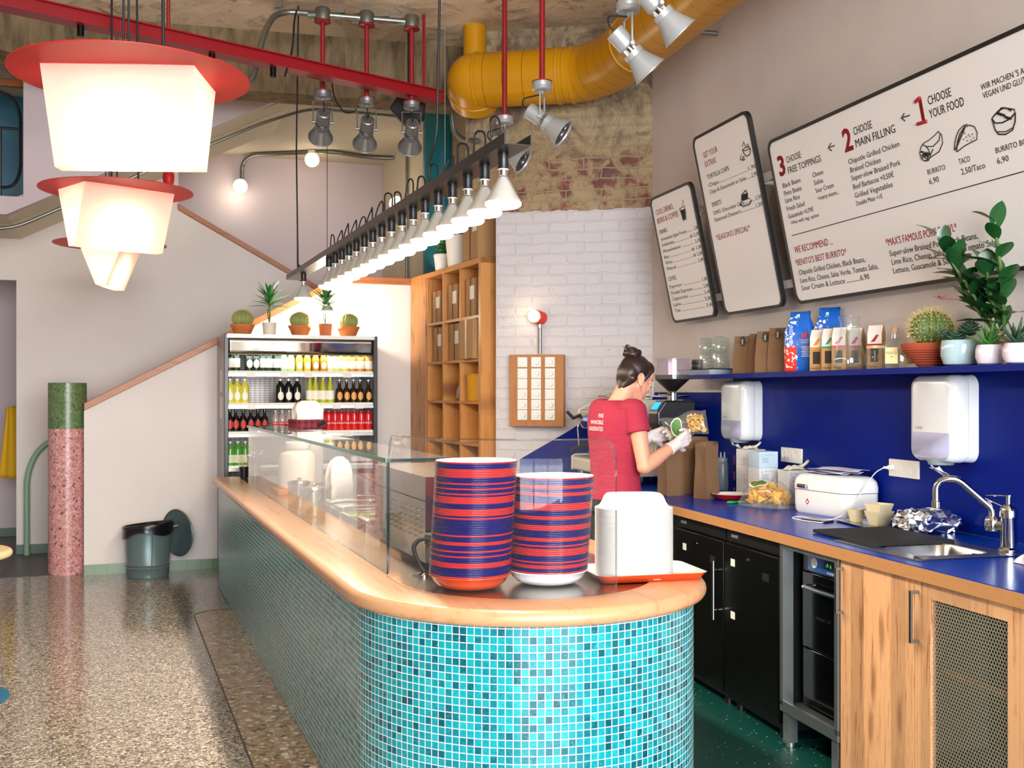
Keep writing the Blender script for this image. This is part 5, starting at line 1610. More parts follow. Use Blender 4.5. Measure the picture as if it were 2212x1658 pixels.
for i, (px, bb, lab) in enumerate(((1933, 2.83, 'square clear spirit bottle with cream label and cork'), (1967, 2.93, 'clear spirit bottle half hidden behind the cactus pot'))):
    t = sthing('spirit_bottle', lab, 'bottle', px, bb, 'clear spirit bottles on the shelf', -.6)
    b = MB(); b.ring_loft([rr(-.045, -.036, .045, .036, .012, 0), rr(-.047, -.038, .047, .038, .012, .005), rr(-.047, -.038, .047, .038, .012, .105), rr(-.04, -.03, .04, .03, .014, .12), rr(-.016, -.016, .016, .016, .0155, .13), rr(-.0145, -.0145, .0145, .0145, .014, .155)], (True, True)); bo = b.build('bottle', M_CLEAR, t, sharp=.5)
    b = MB(); b.cyl((0, 0, .152), (0, 0, .178), .013, .015, 14); b.build('cork', mat('cork', '#b9946a', .8), t)
    b = MB(); b.span((-.04, -.0395, .02), (.012, -.0385, .09)); lb = b.build('paper_label', mat('label_cream', '#e6cf93', .6), bo, smooth=False)
    b = MB(); text_into(b, 'FRESCO', Vector((-.038, -.0398, .06)), Vector((1, 0, 0)), Vector((0, 0, 1)), 0, 0, .016, .8); b.box((-.014, -.0398, .05), (.01, .0006, .003)); b.build('lettering', mat('label_brown', '#4a3a1e', .6), lb, smooth=False)

# plants
def leaf(b, p, d, L, w, up=Vector((0, 0, 1)), droop=.25, fold=.15, n=6, tip=1.0):
    p, d = Vector(p), Vector(d).normalized()
    s = d.cross(up); s = s.normalized() if s.length > 1e-4 else Vector((1, 0, 0))
    nrm = s.cross(d).normalized()
    V = []
    for i in range(n + 1):
        t = i / n
        ww = w * math.sin(PI * min(1, t ** (.8 * tip) * .97 + .03)) ** .8 if i < n else .0004
        c = p + d * (L * t) - Vector((0, 0, 1)) * droop * L * t * t
        V += [c - s * ww / 2 + nrm * ww * fold, c, c + s * ww / 2 + nrm * ww * fold]
    F = []
    for i in range(n):
        for j in range(2):
            a = 3 * i + j; F.append((a, a + 1, a + 4, a + 3))
    b.add(V, F)
M_LEAF = mat('glossy_leaf', '#1b4a20', .25, noise=(9, .35))
M_SUCC = mat('succulent_leaf', '#2b4a35', .4, noise=(9, .3))
M_ALOE = mat('aloe_leaf', '#3f7a33', .35, noise=(20, .4))
M_STEM = mat('green_stem', '#4c6a2c', .5)
M_SOIL = mat('soil', '#2a1d14', .95, bump=(60, .6))
M_TERRA = mat('terracotta', '#a8492c', .8, noise=(8, .12))
def pot(t, prof, m, soil_z, soil_r):
    b = MB(); b.lathe([(0, 0)] + prof + [(prof[-1][0] - .006, prof[-1][1] - .002), (prof[-1][0] - .008, prof[-1][1] - .03)], n=40); o = b.build('pot', m, t, sharp=.7)
    b = MB(); b.lathe([(soil_r, soil_z), (0, soil_z + .004)], n=28); b.build('soil', M_SOIL, t)
def cactus_body(t, r, z, h, ribs=18, m=None, spines=True, name='cactus', n_sp=9, sl=.02, sr=.0006):
    b = MB(); rings = []
    for i in range(1, 15):
        a = PI * i / 15
        rings.append([Vector((r * math.sin(a) * (1 + .07 * math.cos(ribs * q)) * math.cos(q), r * math.sin(a) * (1 + .07 * math.cos(ribs * q)) * math.sin(q), z + h / 2 - h / 2 * math.cos(a))) for q in [2 * PI * k / (ribs * 4) for k in range(ribs * 4)]])
    b.ring_loft(rings, (True, True)); cb = b.build(name, m, t, sharp=2)
    if not spines: return
    b = MB(); rnd = random.Random(9)
    for k in range(ribs):
        q = 2 * PI * k / ribs
        for j in range(3, 14):
            a = PI * j / 14.2
            c = Vector((r * 1.06 * math.sin(a) * math.cos(q), r * 1.06 * math.sin(a) * math.sin(q), z + h / 2 - h / 2 * math.cos(a)))
            nn = Vector((math.sin(a) * math.cos(q), math.sin(a) * math.sin(q), -math.cos(a)))
            for e in range(n_sp):
                d = (nn + Vector((rnd.uniform(-.9, .9), rnd.uniform(-.9, .9), rnd.uniform(-.9, .9)))).normalized()
                e_ = d.orthogonal().normalized() * sr; f_ = d.cross(e_)
                b.add([c + e_, c - e_ * .5 + f_, c - e_ * .5 - f_, c + d * sl * rnd.uniform(.7, 1.3)], [(0, 1, 3), (1, 2, 3), (2, 0, 3)])
    b.build('spines', mat('straw_spines', '#d9bf82', .6), t if name != 'cactus' else cb, smooth=False)
t = sthing('potted_cactus', 'round spiny cactus in a ribbed terracotta bowl', 'cactus', 2012, 2.885)
pr = [(.05, 0), (.055, .004)]
for i in range(7):
    r = .062 + .0085 * i; pr += [(r, .012 + i * .0095), (r + .006, .016 + i * .0095), (r + .004, .020 + i * .0095)]
pr += [(.122, .082), (.124, .10)]
pot(t, pr, M_TERRA, .092, .115)
cactus_body(t, .083, .088, .15, 20, mat('cactus_green', '#4e6b34', .5), True, 'cactus', 8, .028)
t = sthing('succulent_bowl', 'dark rosette succulents in a pale blue glazed bowl', 'potted plant', 2076, 2.85)
pot(t, [(.05, 0), (.066, .008), (.077, .04), (.078, .075), (.074, .1), (.073, .103)], mat('pale_blue_glaze', '#a9c4cc', .15, 0, .5, .4), .092, .066)
for k, (x, y, s) in enumerate(((-.04, -.01, .9), (.01, -.03, 1.05), (.045, .0, .9), (0, .035, .9), (-.06, .02, .6))):
    b = MB(); rnd = random.Random(k)
    for j in range(26):
        a = j * 2.4; e = .15 + .045 * j * .9
        d = Vector((math.cos(a) * math.cos(e), math.sin(a) * math.cos(e), math.sin(e)))
        leaf(b, (x, y, .096 + .0006 * j + .022 * s * (k % 3)), d, .052 * s * (1 - .012 * j), .026 * s, droop=-.1, fold=.25, n=5)
    b.build('rosette', M_SUCC, t, sharp=3, solid=.003)
def small_pot(px, bb, lab, plant, seed):
    t = sthing('potted_aloe' if plant == 'aloe' else 'potted_succulent', lab, 'potted plant', px, bb)
    pot(t, [(.032, 0), (.042, .006), (.05, .03), (.049, .06), (.044, .075), (.043, .077)], mat('pinkish_white_glaze', '#d9cfd8', .2, 0, .5, .3), .07, .038)
    b = MB(); rnd = random.Random(seed)
    for j in range(16):
        a = j * 2.4; e = .35 + .06 * j
        leaf(b, (0, 0, .07), (math.cos(a) * math.cos(e), math.sin(a) * math.cos(e), math.sin(e)), rnd.uniform(.07, .095), .02, droop=-.12, fold=.3, n=6, tip=.6)
    b.build('leaves', M_ALOE if plant == 'aloe' else M_SUCC, t, sharp=3, solid=.004)
small_pot(2137, 2.83, 'small pinkish white pot with bright green toothed aloe', 'aloe', 1)
small_pot(2197, 2.83, 'small pinkish white pot with dark succulent at the right edge', 'succ', 2)
t = sthing('leafy_plant', 'tall plant with big glossy dark leaves in a woven basket', 'potted plant', 2166, 2.92)
def m_wicker():
    g = N('wicker')
    x, y, z = g.sep(g.co('Object'))
    w = g.math('SINE', g.math('ADD', g.math('MULTIPLY', z, 300), g.math('MULTIPLY', g.math('SINE', g.math('MULTIPLY', g.math('ADD', x, y), 160)), 2)))
    g.p(Base_Color=g.mix(g.math('MULTIPLY_ADD', w, .5, .5), '#8a6b44', '#c9ab7c'), Roughness=.8)
    g.bump(w, .6, .006)
    return g.m
b = MB(); b.lathe([(0, 0), (.056, 0), (.062, .03), (.064, .1), (.06, .13), (.055, .13), (.055, .11), (0, .112)], n=32); b.build('basket', m_wicker(), t)
stems = [((-.01, .01, .11), (-.10, .07, .26), (-.19, .12, .50)), ((0, -.01, .11), (-.10, -.06, .24), (-.16, -.11, .36)), ((-.01, -.02, .11), (-.11, -.14, .26), (-.19, -.19, .52)), ((-.01, 0, .11), (-.10, .02, .25), (-.20, .04, .40))]
b = MB()
for s in stems: b.tube(fillet(s, .1), [.007] * 8 + [.005], 8)
b.build('stem', M_STEM, t)
b = MB(); rnd = random.Random(12)
for s in stems:
    s = [Vector(q) for q in s]
    for i in range(15):
        k = .12 + .88 * i / 14
        p = s[0].lerp(s[1], k * 2) if k < .5 else s[1].lerp(s[2], k * 2 - 1)
        a = i * 2.4 + rnd.uniform(-.3, .3); e = rnd.uniform(.05, .7) + .025 * i
        dx = math.cos(a) * math.cos(e)
        leaf(b, p, (-abs(dx) * .9 if dx < 0 else dx * .15 - .12, math.sin(a) * math.cos(e), math.sin(e)), rnd.uniform(.10, .15), rnd.uniform(.056, .072), droop=.2, fold=.1, n=8, tip=1.2)
b.build('foliage', M_LEAF, t, sharp=3)
b = MB()
for a in range(5):
    leaf(b, (-.14, .19, .27), (math.cos(a * 1.3), math.sin(a * 1.3), .5), .035, .01, droop=.1)
b.tube([(-.10, .07, .26), (-.14, .19, .27)], .0015, 5)
b.build('pink_flower', mat('pink_petal', '#d0406a', .5), t, sharp=3)
# ================================================================ pendant lamps with red discs
M_DISC = mat('red_lacquer', '#c31a18', .5)
M_CORD = mat('black_cord', '#0e0e10', .6)
def m_shade():
    g = N('opal_shade')
    g.t.nodes.remove(g.b)
    e = g.n('ShaderNodeBsdfTranslucent', Color=(1, .95, .86, 1))
    d = g.n('ShaderNodeBsdfDiffuse', Color=(.92, .88, .82, 1))
    m = g.n('ShaderNodeMixShader', Fac=.35); m.inputs[0].default_value = .35
    g.t.links.new(e.outputs[0], m.inputs[1]); g.t.links.new(d.outputs[0], m.inputs[2])
    g.t.links.new(m.outputs[0], g.out.inputs[0])
    return g.m
M_SHADE = m_shade()
def pendant(X, Y, rz, label):
    zd = 2.646
    t = thing('pendant_lamp', label, 'pendant lamp', (X, Y, zd), rz, 'pendant lamps with red discs')
    b = MB(); b.lathe([(0, 0), (.42, 0), (.42, .004), (0, .004)], n=96); b.build('disc', M_DISC, t, sharp=.4)
    b = MB()
    o0, o1 = (.53, .34), (.525, .075)
    P = [[(-.265, -.17, -.002), (.265, -.17, -.002), (.265, .17, -.002), (-.265, .17, -.002)], [(-.2625, -.0375, -.335), (.2625, -.0375, -.335), (.2625, .0375, -.335), (-.2625, .0375, -.335)]]
    b.ring_loft([[Vector(p) for p in r] for r in P], (False, True))
    sh = b.build('shade', M_SHADE, t, smooth=False)
    b = MB(); b.ball((0, 0, -.15), .045, 16, 10); b.build('bulb', emit_mat('warm_bulb', '#ffe2b8', 5.0), sh)
    l = bpy.data.lights.new('lamp_light', 'POINT'); l.energy = 7; l.color = (1, .80, .58); l.shadow_soft_size = .06
    lo = bpy.data.objects.new('lamp_light', l); COL.objects.link(lo); lo.parent = t; lo.location = (0, 0, -.20)
    for dx, dy in ((-.03, 0), (-.02, .03), (.12, -.02)):
        b = MB(); b.cyl((dx, dy, .004), (dx * .9, dy, 4.2 - zd), .006 if dx > 0 else .004, n=8); b.build('cord', M_CORD, t)
    b = MB(); b.lathe([(.03, .004), (.03, .03), (.012, .05)], (-.03, 0, 0), 16, caps=(True, True)); b.build('cord_grip', mat('black_plastic'), t)
    b = MB(); b.lathe([(.05, 4.2 - zd - .03), (.055, 4.2 - zd - .003), (0, 4.2 - zd - .003)], (0, 0, 0), 20, caps=(True, False)); b.build('ceiling_rose', mat('black_plastic'), t)
pendant(-1.388, 3.97, .05, 'largest pendant lamp at upper left, glowing white shade under a red disc')
pendant(-2.259, 6.22, .80, 'middle pendant lamp, glowing angled shade under a red disc')
pendant(-3.131, 8.48, 1.66, 'farthest pendant lamp seen end-on as a small triangle below the middle one')

# ================================================================ steel work under the ceiling
M_REDP = mat('red_paint', '#8f0d1a', .4)
M_GALV = mat('galvanised', '#8d8f88', .38, .9, noise=(14, .2))
p0, p1 = Vector((-3.35, 5.40, 0)), Vector((-.50, 7.863, 0))
d = (p1 - p0).normalized(); L = (p1 - p0).length
t = thing('steel_beam', 'long dark red steel beam crossing below the concrete downstand', 'beam', p0 + Vector((0, 0, 3.60)), math.atan2(d.y, d.x))
b = MB(); b.span((0, -.006, 0), (L, .006, .062)); b.build('web', M_REDP, t, smooth=False)
b = MB(); b.span((0, -.03, -.012), (L, .09, 0)); b.build('lower_flange', M_REDP, t, smooth=False)
b = MB(); b.span((0, -.03, .062), (L, .09, .07)); b.build('upper_flange', M_REDP, t, smooth=False)
for x in (.1, 1.72, 3.62):
    b = MB(); b.cyl((x, .03, .07), (x, .03, .6), .011, n=10); b.build('hanger_rod', M_REDP, t)
for x in (1.2, 2.0, 2.42):
    b = MB(); b.cyl((x, .03, -.012), (x, .03, -.075), .02, n=14); b.build('cable_gland', mat('dark_steel'), t)

def conduit(name, pts, r, label, fil=.12, m=None, clips=()):
    t = thing(name, label, 'conduit', pts[0])
    o = Vector(pts[0])
    b = MB(); b.tube([p - o for p in fillet(pts, fil)], r, 12); b.build('pipe', m or M_GALV, t)
    for c in clips:
        b = MB(); b.box(Vector(c) - o, (.045, .03, .03)); b.build('clip', m or M_GALV, t)
    return t
J = [at_Y(697, 30, 7.545), at_Y(792, 40, 7.62), at_Y(889, 50, 7.70)]
for j in J: j.z = 4.115
end = at_Y(545, 175, 7.15)
start = J[0] + Vector((-.30, -.02, .02))
cj = conduit('conduit', [at_Y(520, 185, 7.1), end, at_Y(572, 60, 7.25), start, J[0], J[1], J[2]], .021, 'galvanised conduit curving along the ceiling to three red drop rods', .3, None, [J[0].lerp(J[1], .42) + Vector((0, 0, .035)), J[1].lerp(J[2], .42) + Vector((0, 0, .035)), start + Vector((0, 0, .035))])

for j in J:
    q = j - cj.location
    b = MB(); b.lathe([(0, -.04), (.05, -.04), (.054, .03), (.045, .045), (0, .045)], q, 24); b.cyl(q + Vector((-.10, 0, -.005)), q + Vector((-.04, 0, -.005)), .03, n=14); b.build('junction_box', M_GALV, cj)
# ---- spotlights
M_ALU = mat('satin_aluminium', '#88898b', .42, .7, noise=(30, .05))
M_ALU_W = mat('pale_aluminium', '#b4b7ba', .4, .4)
def spot(P, rod_top, az, tilt, label, m, rod=True, group='adjustable spotlights'):
    """P: underside of the round canopy; the lamp hangs below in a fork and points along az, tilted down."""
    t = thing('spotlight', label, 'spotlight', P, 0, group)
    if rod:
        b = MB(); b.cyl((0, 0, .05), (0, 0, rod_top - P.z), .0165, n=16); b.build('drop_rod', M_REDP, t)
        b = MB(); b.cyl((0, 0, .048), (0, 0, .054), .059, n=28); b.build('red_plate', M_REDP, t)
    b = MB(); b.lathe([(0, 0), (.05, 0), (.057, .006), (.057, .022), (.0565, .024), (.057, .026), (.057, .048), (0, .048)], n=32); b.build('canopy', m, t, sharp=.5)
    f = Vector((math.cos(az), math.sin(az), 0)); s = Vector((-f.y, f.x, 0)); u_ = Vector((0, 0, 1))
    c = Vector((0, 0, -.165))
    b = MB()
    b.tube([Vector((0, 0, 0)), Vector((0, 0, -.02))], .008, 10)
    for k in (-1, 1):
        b.tube([Vector((0, 0, -.02)), s * k * .066 + Vector((0, 0, -.022)), s * k * .066 + c + Vector((0, 0, .01))], .005, 6)
        b.cyl(s * k * .052 + c, s * k * .075 + c, .010, n=12)
    fk = b.build('fork', m, t)
    ax = (f * math.cos(tilt) - u_ * math.sin(tilt)).normalized()
    M = Matrix((s, ax.cross(s), ax)).transposed()
    b = MB(); b.lathe([(.018, -.10), (.04, -.10), (.047, -.095), (.047, -.008), (.042, 0), (.03, .002)], c, 32, M, (True, True)); bd = b.build('lamp_body', m, t, sharp=.5)
    b = MB()
    for k in range(10):
        a = 2 * PI * k / 10
        b.box(c + M @ Vector((.027 * math.cos(a), .027 * math.sin(a), -.1005)), (.026, .003, .003), R=M @ Matrix.Rotation(a, 3, 'Z'))
    b.build('cooling_slots', mat('black_gap'), bd, smooth=False)
    b = MB()
    for k in range(3):
        a = 2 * PI * k / 3 + .5
        b.cyl(c + M @ Vector((.03 * math.cos(a), .03 * math.sin(a), 0)), c + M @ Vector((.03 * math.cos(a), .03 * math.sin(a), .03)), .006, n=8)
    b.lathe([(.028, .0), (.028, .03)], c, 20, M); b.build('spacer', M_CHROME, t)
    b = MB(); b.lathe([(.03, .026), (.05, .026), (.05, .052), (.046, .056), (.084, .15), (.0875, .152), (.0875, .156), (.081, .154), (.044, .058), (.03, .056)], c, 40, M, (True, False)); rf = b.build('reflector', m, t, sharp=.5)
    b = MB(); b.lathe([(.078, .146), (.06, .135), (.058, .13), (.04, .12), (.036, .115), (0, .108)], c, 32, M); b.build('lens', mat('lens_glass', '#6d6d70', .12, .8), rf)
    b = MB(); b.tube(fillet([(0, 0, -.02), c + M @ Vector((.01, .02, -.16)) + Vector((0, 0, .02)), c + M @ Vector((0, 0, -.14)), c + M @ Vector((0, 0, -.10))], .04), .0045, 8); b.build('cable', M_CORD, t)
    return t
D = -PI / 2
nm = ('first', 'second', 'third')
for i, (px, py, j) in enumerate(((701, 213, 0), (786, 228, 1), (881, 236, 2))):
    P = at_Y(px, py, J[j].y); P.x = J[j].x + (P.x - J[j].x)
    P.z = max(P.z, 3.45)
    lab = 'grey spotlight on a red rod, %s from the left under the ceiling conduit' % nm[i]
    t = spot(Vector((J[j].x, J[j].y, CAM_Z + (HY - py) * J[j].y / F_PX)), J[j].z - .054, (1.85, 1.8, 1.75)[i], .50, lab, M_ALU)
    b = MB(); q = J[j] - t.location
    b.lathe([(.055, -.056), (.058, -.054), (.058, -.046), (.05, -.042)], q, 24, caps=(True, True)); b.build('upper_plate', M_REDP, t)
t = spot(at_Y(1090, 268, 7.1), 4.2, -.30, .60, 'pale spotlight on a red rod directly behind the near end of the bulb bar', M_ALU_W)
t = spot(at_Y(1171, 196, 6.3), 4.2, -.22, .62, 'pale spotlight on a red rod in front of the brick wall', M_ALU_W)
t = spot(at_Y(1357, 27, 5.15), 4.2, .18, .80, 'pale spotlight in front of the yellow duct, the lower of two', M_ALU_W)
t = spot(at_Y(1420, -62, 4.9), 4.2, .15, .80, 'pale spotlight at the top of the picture, the upper of two before the duct', M_ALU_W)
# black flagged lamp behind the third grey spotlight
P = at_Y(882, 215, 8.0)
t = thing('black_lamp', 'black angular lamp hood behind the third grey spotlight', 'lamp', P)
b = MB(); b.prism([(-.14, -.06), (-.06, .06), (.08, .10), (.12, .02), (.11, -.12), (.02, -.2), (-.05, -.16)], 0, .12, 'xz'); b.build('hood', mat('black_matt', '#08080a', .6), t, smooth=False, bevel=.01)
b = MB(); b.cyl((0, .06, .05), (0, .06, 4.2 - P.z if P.y < 8.2 else 3.74 - P.z), .012, n=10); b.build('stem', mat('black_matt'), t)

# loose black cables hanging from the beam and ceiling
def cable(name, pts, r, label, cat='cable', fil=.25, m=None):
    o = Vector(pts[0]); b = MB(); b.tube([Vector(p) - o for p in fillet(pts, fil, 8)], r, 8)
    return tag(b.build(name, m or M_CORD, loc=o), label, cat)
cable('ceiling_cable', [at_Y(641, 22, 7.3), at_Y(636, 40, 7.2), at_Y(632, 110, 7.1), at_Y(615, 165, 7.0)], .007, 'short black cable looping from the ceiling down to the red beam', 'cable', .2)
cable('slack_cable', [at_Y(713, 150, 7.62), at_Y(722, 215, 7.75), at_Y(745, 245, 7.85), at_Y(765, 242, 7.85), at_Y(781, 222, 7.66)], .006, 'slack black cable between the first and second grey spotlights', 'cable', .3)

# ================================================================ yellow duct
def m_duct():
    g = N('yellow_duct')
    x = g.sep(g.co('UV'))[0]
    line = g.math('LESS_THAN', g.math('FRACT', g.math('MULTIPLY', x, 7.0)), .035)
    g.p(Base_Color=g.mix(line, '#c98d04', '#7d5502'), Roughness=.34, Specular_IOR_Level=.4)
    g.bump(line, -.4, .006)
    return g.m
zd = 3.76
pts = [W(2.2, 2.60, zd), W(6.9, 2.60, zd), None]
c0 = W(7.30, 2.60, zd)
c1 = c0 + bdir * .93
path = fillet([W(2.2, 2.60, zd), W(7.0, 2.60, zd), c0 + bdir * .10, c1], .34, 12)
b = MB(); b.tube(path, .195, 40)
b.uv = [Vector((0, 0))] * len(b.v)
s = 0.0
for i, p in enumerate(path):
    if i: s += (p - path[i - 1]).length
    for k in range(40): b.uv[i * 40 + k] = (s, k / 40)
t = thing('air_duct', 'thick yellow ventilation duct bending along the walls under the ceiling', 'duct', (0, 0, 0))
t.location = W(4.5, 2.60, zd)
for i in range(len(b.v)): b.v[i] = b.v[i] - t.location
b.build('pipe', m_duct(), t, sharp=.9)
M_YEL = mat('yellow_paint', '#c98d04', .35)
def ringat(p, q, name='collar'):
    dd = (q - p).normalized()
    b = MB(); b.tube([p - t.location - dd * .014, p - t.location - dd * .01, p - t.location + dd * .01, p - t.location + dd * .014], [.196, .203, .203, .196], 40, False); b.build(name, M_YEL, t)
eb = MB(); eb.ball(c1 - t.location, .1955, 40, 24); bk_ = Vector((.05, .9, -.42)).normalized(); eb.cyl(c1 - t.location, c1 + bk_ * .18 - t.location, .195, n=40); eb.build('elbow', M_YEL, t, sharp=.9)
ringat(c1 + bk_ * .10, c1 + bk_)
for k in (.10, .20, .80): ringat(c0 + bdir * (.10 + k), c1)
ringat(W(6.6, 2.60, zd), W(5, 2.60, zd)); ringat(W(5.2, 2.60, zd), W(5, 2.60, zd)); ringat(W(3.9, 2.60, zd), W(5, 2.60, zd))
b = MB(); q = c1 + bdir * .02 + Vector((.02, .13, 0)); b.cyl(q - t.location, q + Vector((0, 0, 4.2 - zd)) - t.location, .085, n=24); b.build('branch', M_YEL, t)
for a in (6.3, 4.6):
    p = W(a, 2.60, zd)
    b = MB(); b.cyl(p + NW * .19 - t.location, p + NW * (BW - 2.602) - t.location, .015, n=10); b.build('bracket', M_GALV, t)
conduit('conduit', [at_Y(977, 215, 8.30), at_Y(977, 262, 8.30), at_Y(981, 285, 8.30), at_Y(1000, 302, 8.28), at_Y(1034, 304, 8.12)], .02, 'short grey conduit bending out from under the yellow duct', .1)

# ================================================================ bar of reflector bulbs over the counter
LB0 = Vector((-.053, 3.58, 2.297)); DIR = AC.copy()
bar = thing('bulb_bar', 'long black channel with a row of glowing reflector bulbs over the counter', 'bar light', LB0, TC)
L = 4.46
b = MB()
b.span((-.003, -.09, 0), (.090, L, .003)); b.span((-.003, -.09, .003), (0, L, .036)); b.span((.087, -.09, .003), (.090, L, .036))
b.build('channel', mat('black_channel', '#221f1d', .38, .3), bar, smooth=False)
M_SOCK = mat('black_socket', '#0f1218', .35)
M_BULB = glass_mat('bulb_glass', (.97, .97, .95), 1.4, .2, .13)
M_BLIT = emit_mat('bulb_lens', '#ffe9cc', 12.0)
protos = None
idx = [0.05 + .191 * k for k in range(17)] + [.05 + .191 * 20.7]
for n_, y in enumerate(idx):
    cx = .0435
    if protos is None:
        b = MB(); b.lathe([(0, 0), (.0185, 0), (.0185, -.048), (.0165, -.052), (0, -.052)], (0, 0, 0), 24); s_ = b.build('lamp_socket', M_SOCK, bar); 
        b = MB(); b.lathe([(.0165, -.051), (.0185, -.053), (.0185, -.0545), (.0165, -.056)], n=24); r_ = b.build('white_ring', mat('white_plastic'), s_)
        b = MB(); b.lathe([(.0165, -.056), (.0165, -.074), (.0145, -.076)], n=24)
        b.build('metal_collar', mat('bulb_collar', '#b8b5ac', .2, 1), s_)
        b = MB(); b.lathe([(.010, -.078), (.016, -.086), (.042, -.136), (.054, -.158), (.0575, -.1635)], n=36); b.build('added_glow_screen', mat('frosted_silver', '#d5d3cc', .5, .5), s_)  # opaque cone added to keep the lens glow out of the glass above
        b = MB(); b.lathe([(.0145, -.075), (.020, -.084), (.046, -.135), (.058, -.158), (.0608, -.164)], n=36); b.build('reflector_glass', M_BULB, s_)
        b = MB(); b.lathe([(.0608, -.164), (.0612, -.172), (.052, -.180), (.03, -.185), (0, -.187)], n=36); b.build('glowing_lens', M_BLIT, s_)
        protos = s_
        s_.location = (cx, y, 0)
    else:
        c = protos.copy(); COL.objects.link(c); c.parent = bar; c.location = (cx, y, 0)
        for g in protos.children:
            e = g.copy(); COL.objects.link(e); e.parent = c
rnd = random.Random(2)
for k in range(16):
    y0, y1 = idx[k], idx[k] + .191 * (1.0 + rnd.uniform(-.05, .05))
    h = .115 + rnd.uniform(-.012, .015)
    P = [Vector((cx, y0, .0)), Vector((cx + rnd.uniform(-.01, .02), y0 + .015, h)), Vector((cx + rnd.uniform(-.02, .02), (y0 + y1) / 2 - .01, h * 1.12)), Vector((cx - .01, y0 + .085, h * .6)), Vector((cx - .012, y0 + .11, .008)), Vector((cx - .012, y1, .008))]
    b = MB(); b.tube(fillet(P, .06, 7), .0038, 8); b.build('cable_loop', M_CORD, bar)
for y, dx in ((.72, .0435), (4.28, .0435)):
    top_z = 4.2 - LB0.z - .002
    b = MB(); b.cyl((dx, y, .003), (dx, y, .05), .005, n=10); b.cyl((dx, y, .05), (dx, y, top_z), .0016, n=6); b.build('suspension_wire', M_GALV, bar)
P = [Vector((.02, .80, .01)), Vector((.0, .82, .10)), Vector((.015, .735, .2)), Vector((.03, .73, 1.0)), Vector((.03, .728, top_z))]
b = MB(); b.tube(fillet(P, .1), .0055, 8); b.build('feed_cable', M_CORD, bar)
P = [Vector((.03, 4.05, .01)), Vector((.03, 4.08, .07)), Vector((.045, 4.24, .06)), Vector((.05, 4.275, .1)), Vector((.04, 4.28, .9)), Vector((.055, 4.28, top_z))]
b = MB(); b.tube(fillet(P, .05), .0055, 8); b.build('feed_cable', M_CORD, bar)
for i, yy in enumerate((.4, 1.7, 3.0)):   # the bulbs' own light, thrown down on the counter
    l = bpy.data.lights.new('bar_light', 'AREA'); l.shape = 'RECTANGLE'; l.size = .09; l.size_y = 1.1; l.energy = 34; l.color = (1, .86, .68)
    o = bpy.data.objects.new('bar_light', l); COL.objects.link(o); o.parent = bar; o.location = (cx, yy, -.195)

# single bulb near the fridge
P = C(1.735, 9.13, 0); P.z = CAM_Z + (HY - 630) * P.y / F_PX
sb = thing('pendant_bulb', 'single reflector bulb hanging on a thin cord above the fridge cacti', 'pendant bulb', P)
for g in [protos] + list(protos.children): pass
c = protos.copy(); COL.objects.link(c); c.parent = sb; c.location = (0, 0, 0)
for g in protos.children:
    e = g.copy(); COL.objects.link(e); e.parent = c
b = MB(); b.cyl((0, 0, 0), (0, 0, 4.2 - P.z), .003, n=6); b.build('cord', M_CORD, sb)
l = bpy.data.lights.new('bulb_light', 'POINT'); l.energy = 48; l.color = (1, .88, .72); l.shadow_soft_size = .06
o = bpy.data.objects.new('bulb_light', l); COL.objects.link(o); o.parent = sb; o.location = (0, .03, -.21)

# ================================================================ stairwell conduits with globe lamps
M_GLOBE = emit_mat('opal_globe', '#ffedcf', 2.6)
def globe(P, label, base):
    t = thing('globe_lamp', label, 'globe lamp', P, 0, 'opal globe lamps of the stairwell')
    b = MB(); b.ball((0, 0, 0), .078, 24, 16); b.build('opal_globe', M_GLOBE, t)
    b = MB(); b.cyl(Vector(base) * .065, Vector(base) * .10, .045, n=20); b.build('lamp_holder', mat('white_plastic'), t)
    l = bpy.data.lights.new('globe_light', 'POINT'); l.energy = 3; l.color = (1, .85, .62); l.shadow_soft_size = .08
    o = bpy.data.objects.new('globe_light', l); COL.objects.link(o); o.parent = t; o.location = Vector(base) * -.16
    return t
Yw = lambda px: 12.4 / (ray(px) * AC.x + AC.y)
g1 = at_Y(519, 402, Yw(519) - .12)
globe(g1, 'glowing globe lamp on the stairwell wall, lower left one', (0, .8, .6))
g2 = at_Y(674, 345, Yw(674) - .55); globe(g2, 'glowing globe lamp under the stairwell ceiling', (0, 0, 1))
g3 = at_Y(857, 440, 11.3); globe(g3, 'glowing globe lamp showing just above the bulb bar', (1, .3, 0))
Zc = 4.105
cpt = lambda px, py: Vector(((Zc - CAM_Z) * F_PX / (HY - py) * ray(px), (Zc - CAM_Z) * F_PX / (HY - py), Zc))
a_ = g1 + Vector((0, .07, .075)); b_ = Vector((a_.x, a_.y, Zc - .08))
k_ = g2 + Vector((0, 0, .125)); k_.z = Zc
conduit('conduit', [a_, b_, b_ + Vector((.12, -.1, .08)), k_, k_ + Vector((.25, -.02, 0)), k_ + Vector((.55, .25, 0)), k_ + Vector((.85, .3, 0))], .022, 'galvanised conduit linking the two stairwell globe lamps', .15)
Q = [(-.9, 2.86), (-.75, 2.89), (.644, 3.61), (1.25, 3.90)]
ug = [C(m, 9.95, z - .03) for m, z in ((-2.0, 2.87), (-.75, 2.885), (.644, 3.61), (1.30, 3.945))] + [C(1.75, 9.99, 4.10), C(2.7, 10.0, 4.10)]
conduit('conduit', ug, .014, 'galvanised conduit rising along the underside of the stairs', .15)
conduit('conduit', [C(2.975, 11.2, 4.1), C(2.975, 11.2, 2.0)], .016, 'thin conduit running down the stairwell side wall', .1)
P = C(.50, 9.93, 3.265); t = thing('red_bell', 'small red alarm bell under the stair slope behind the lamps', 'bell', P)
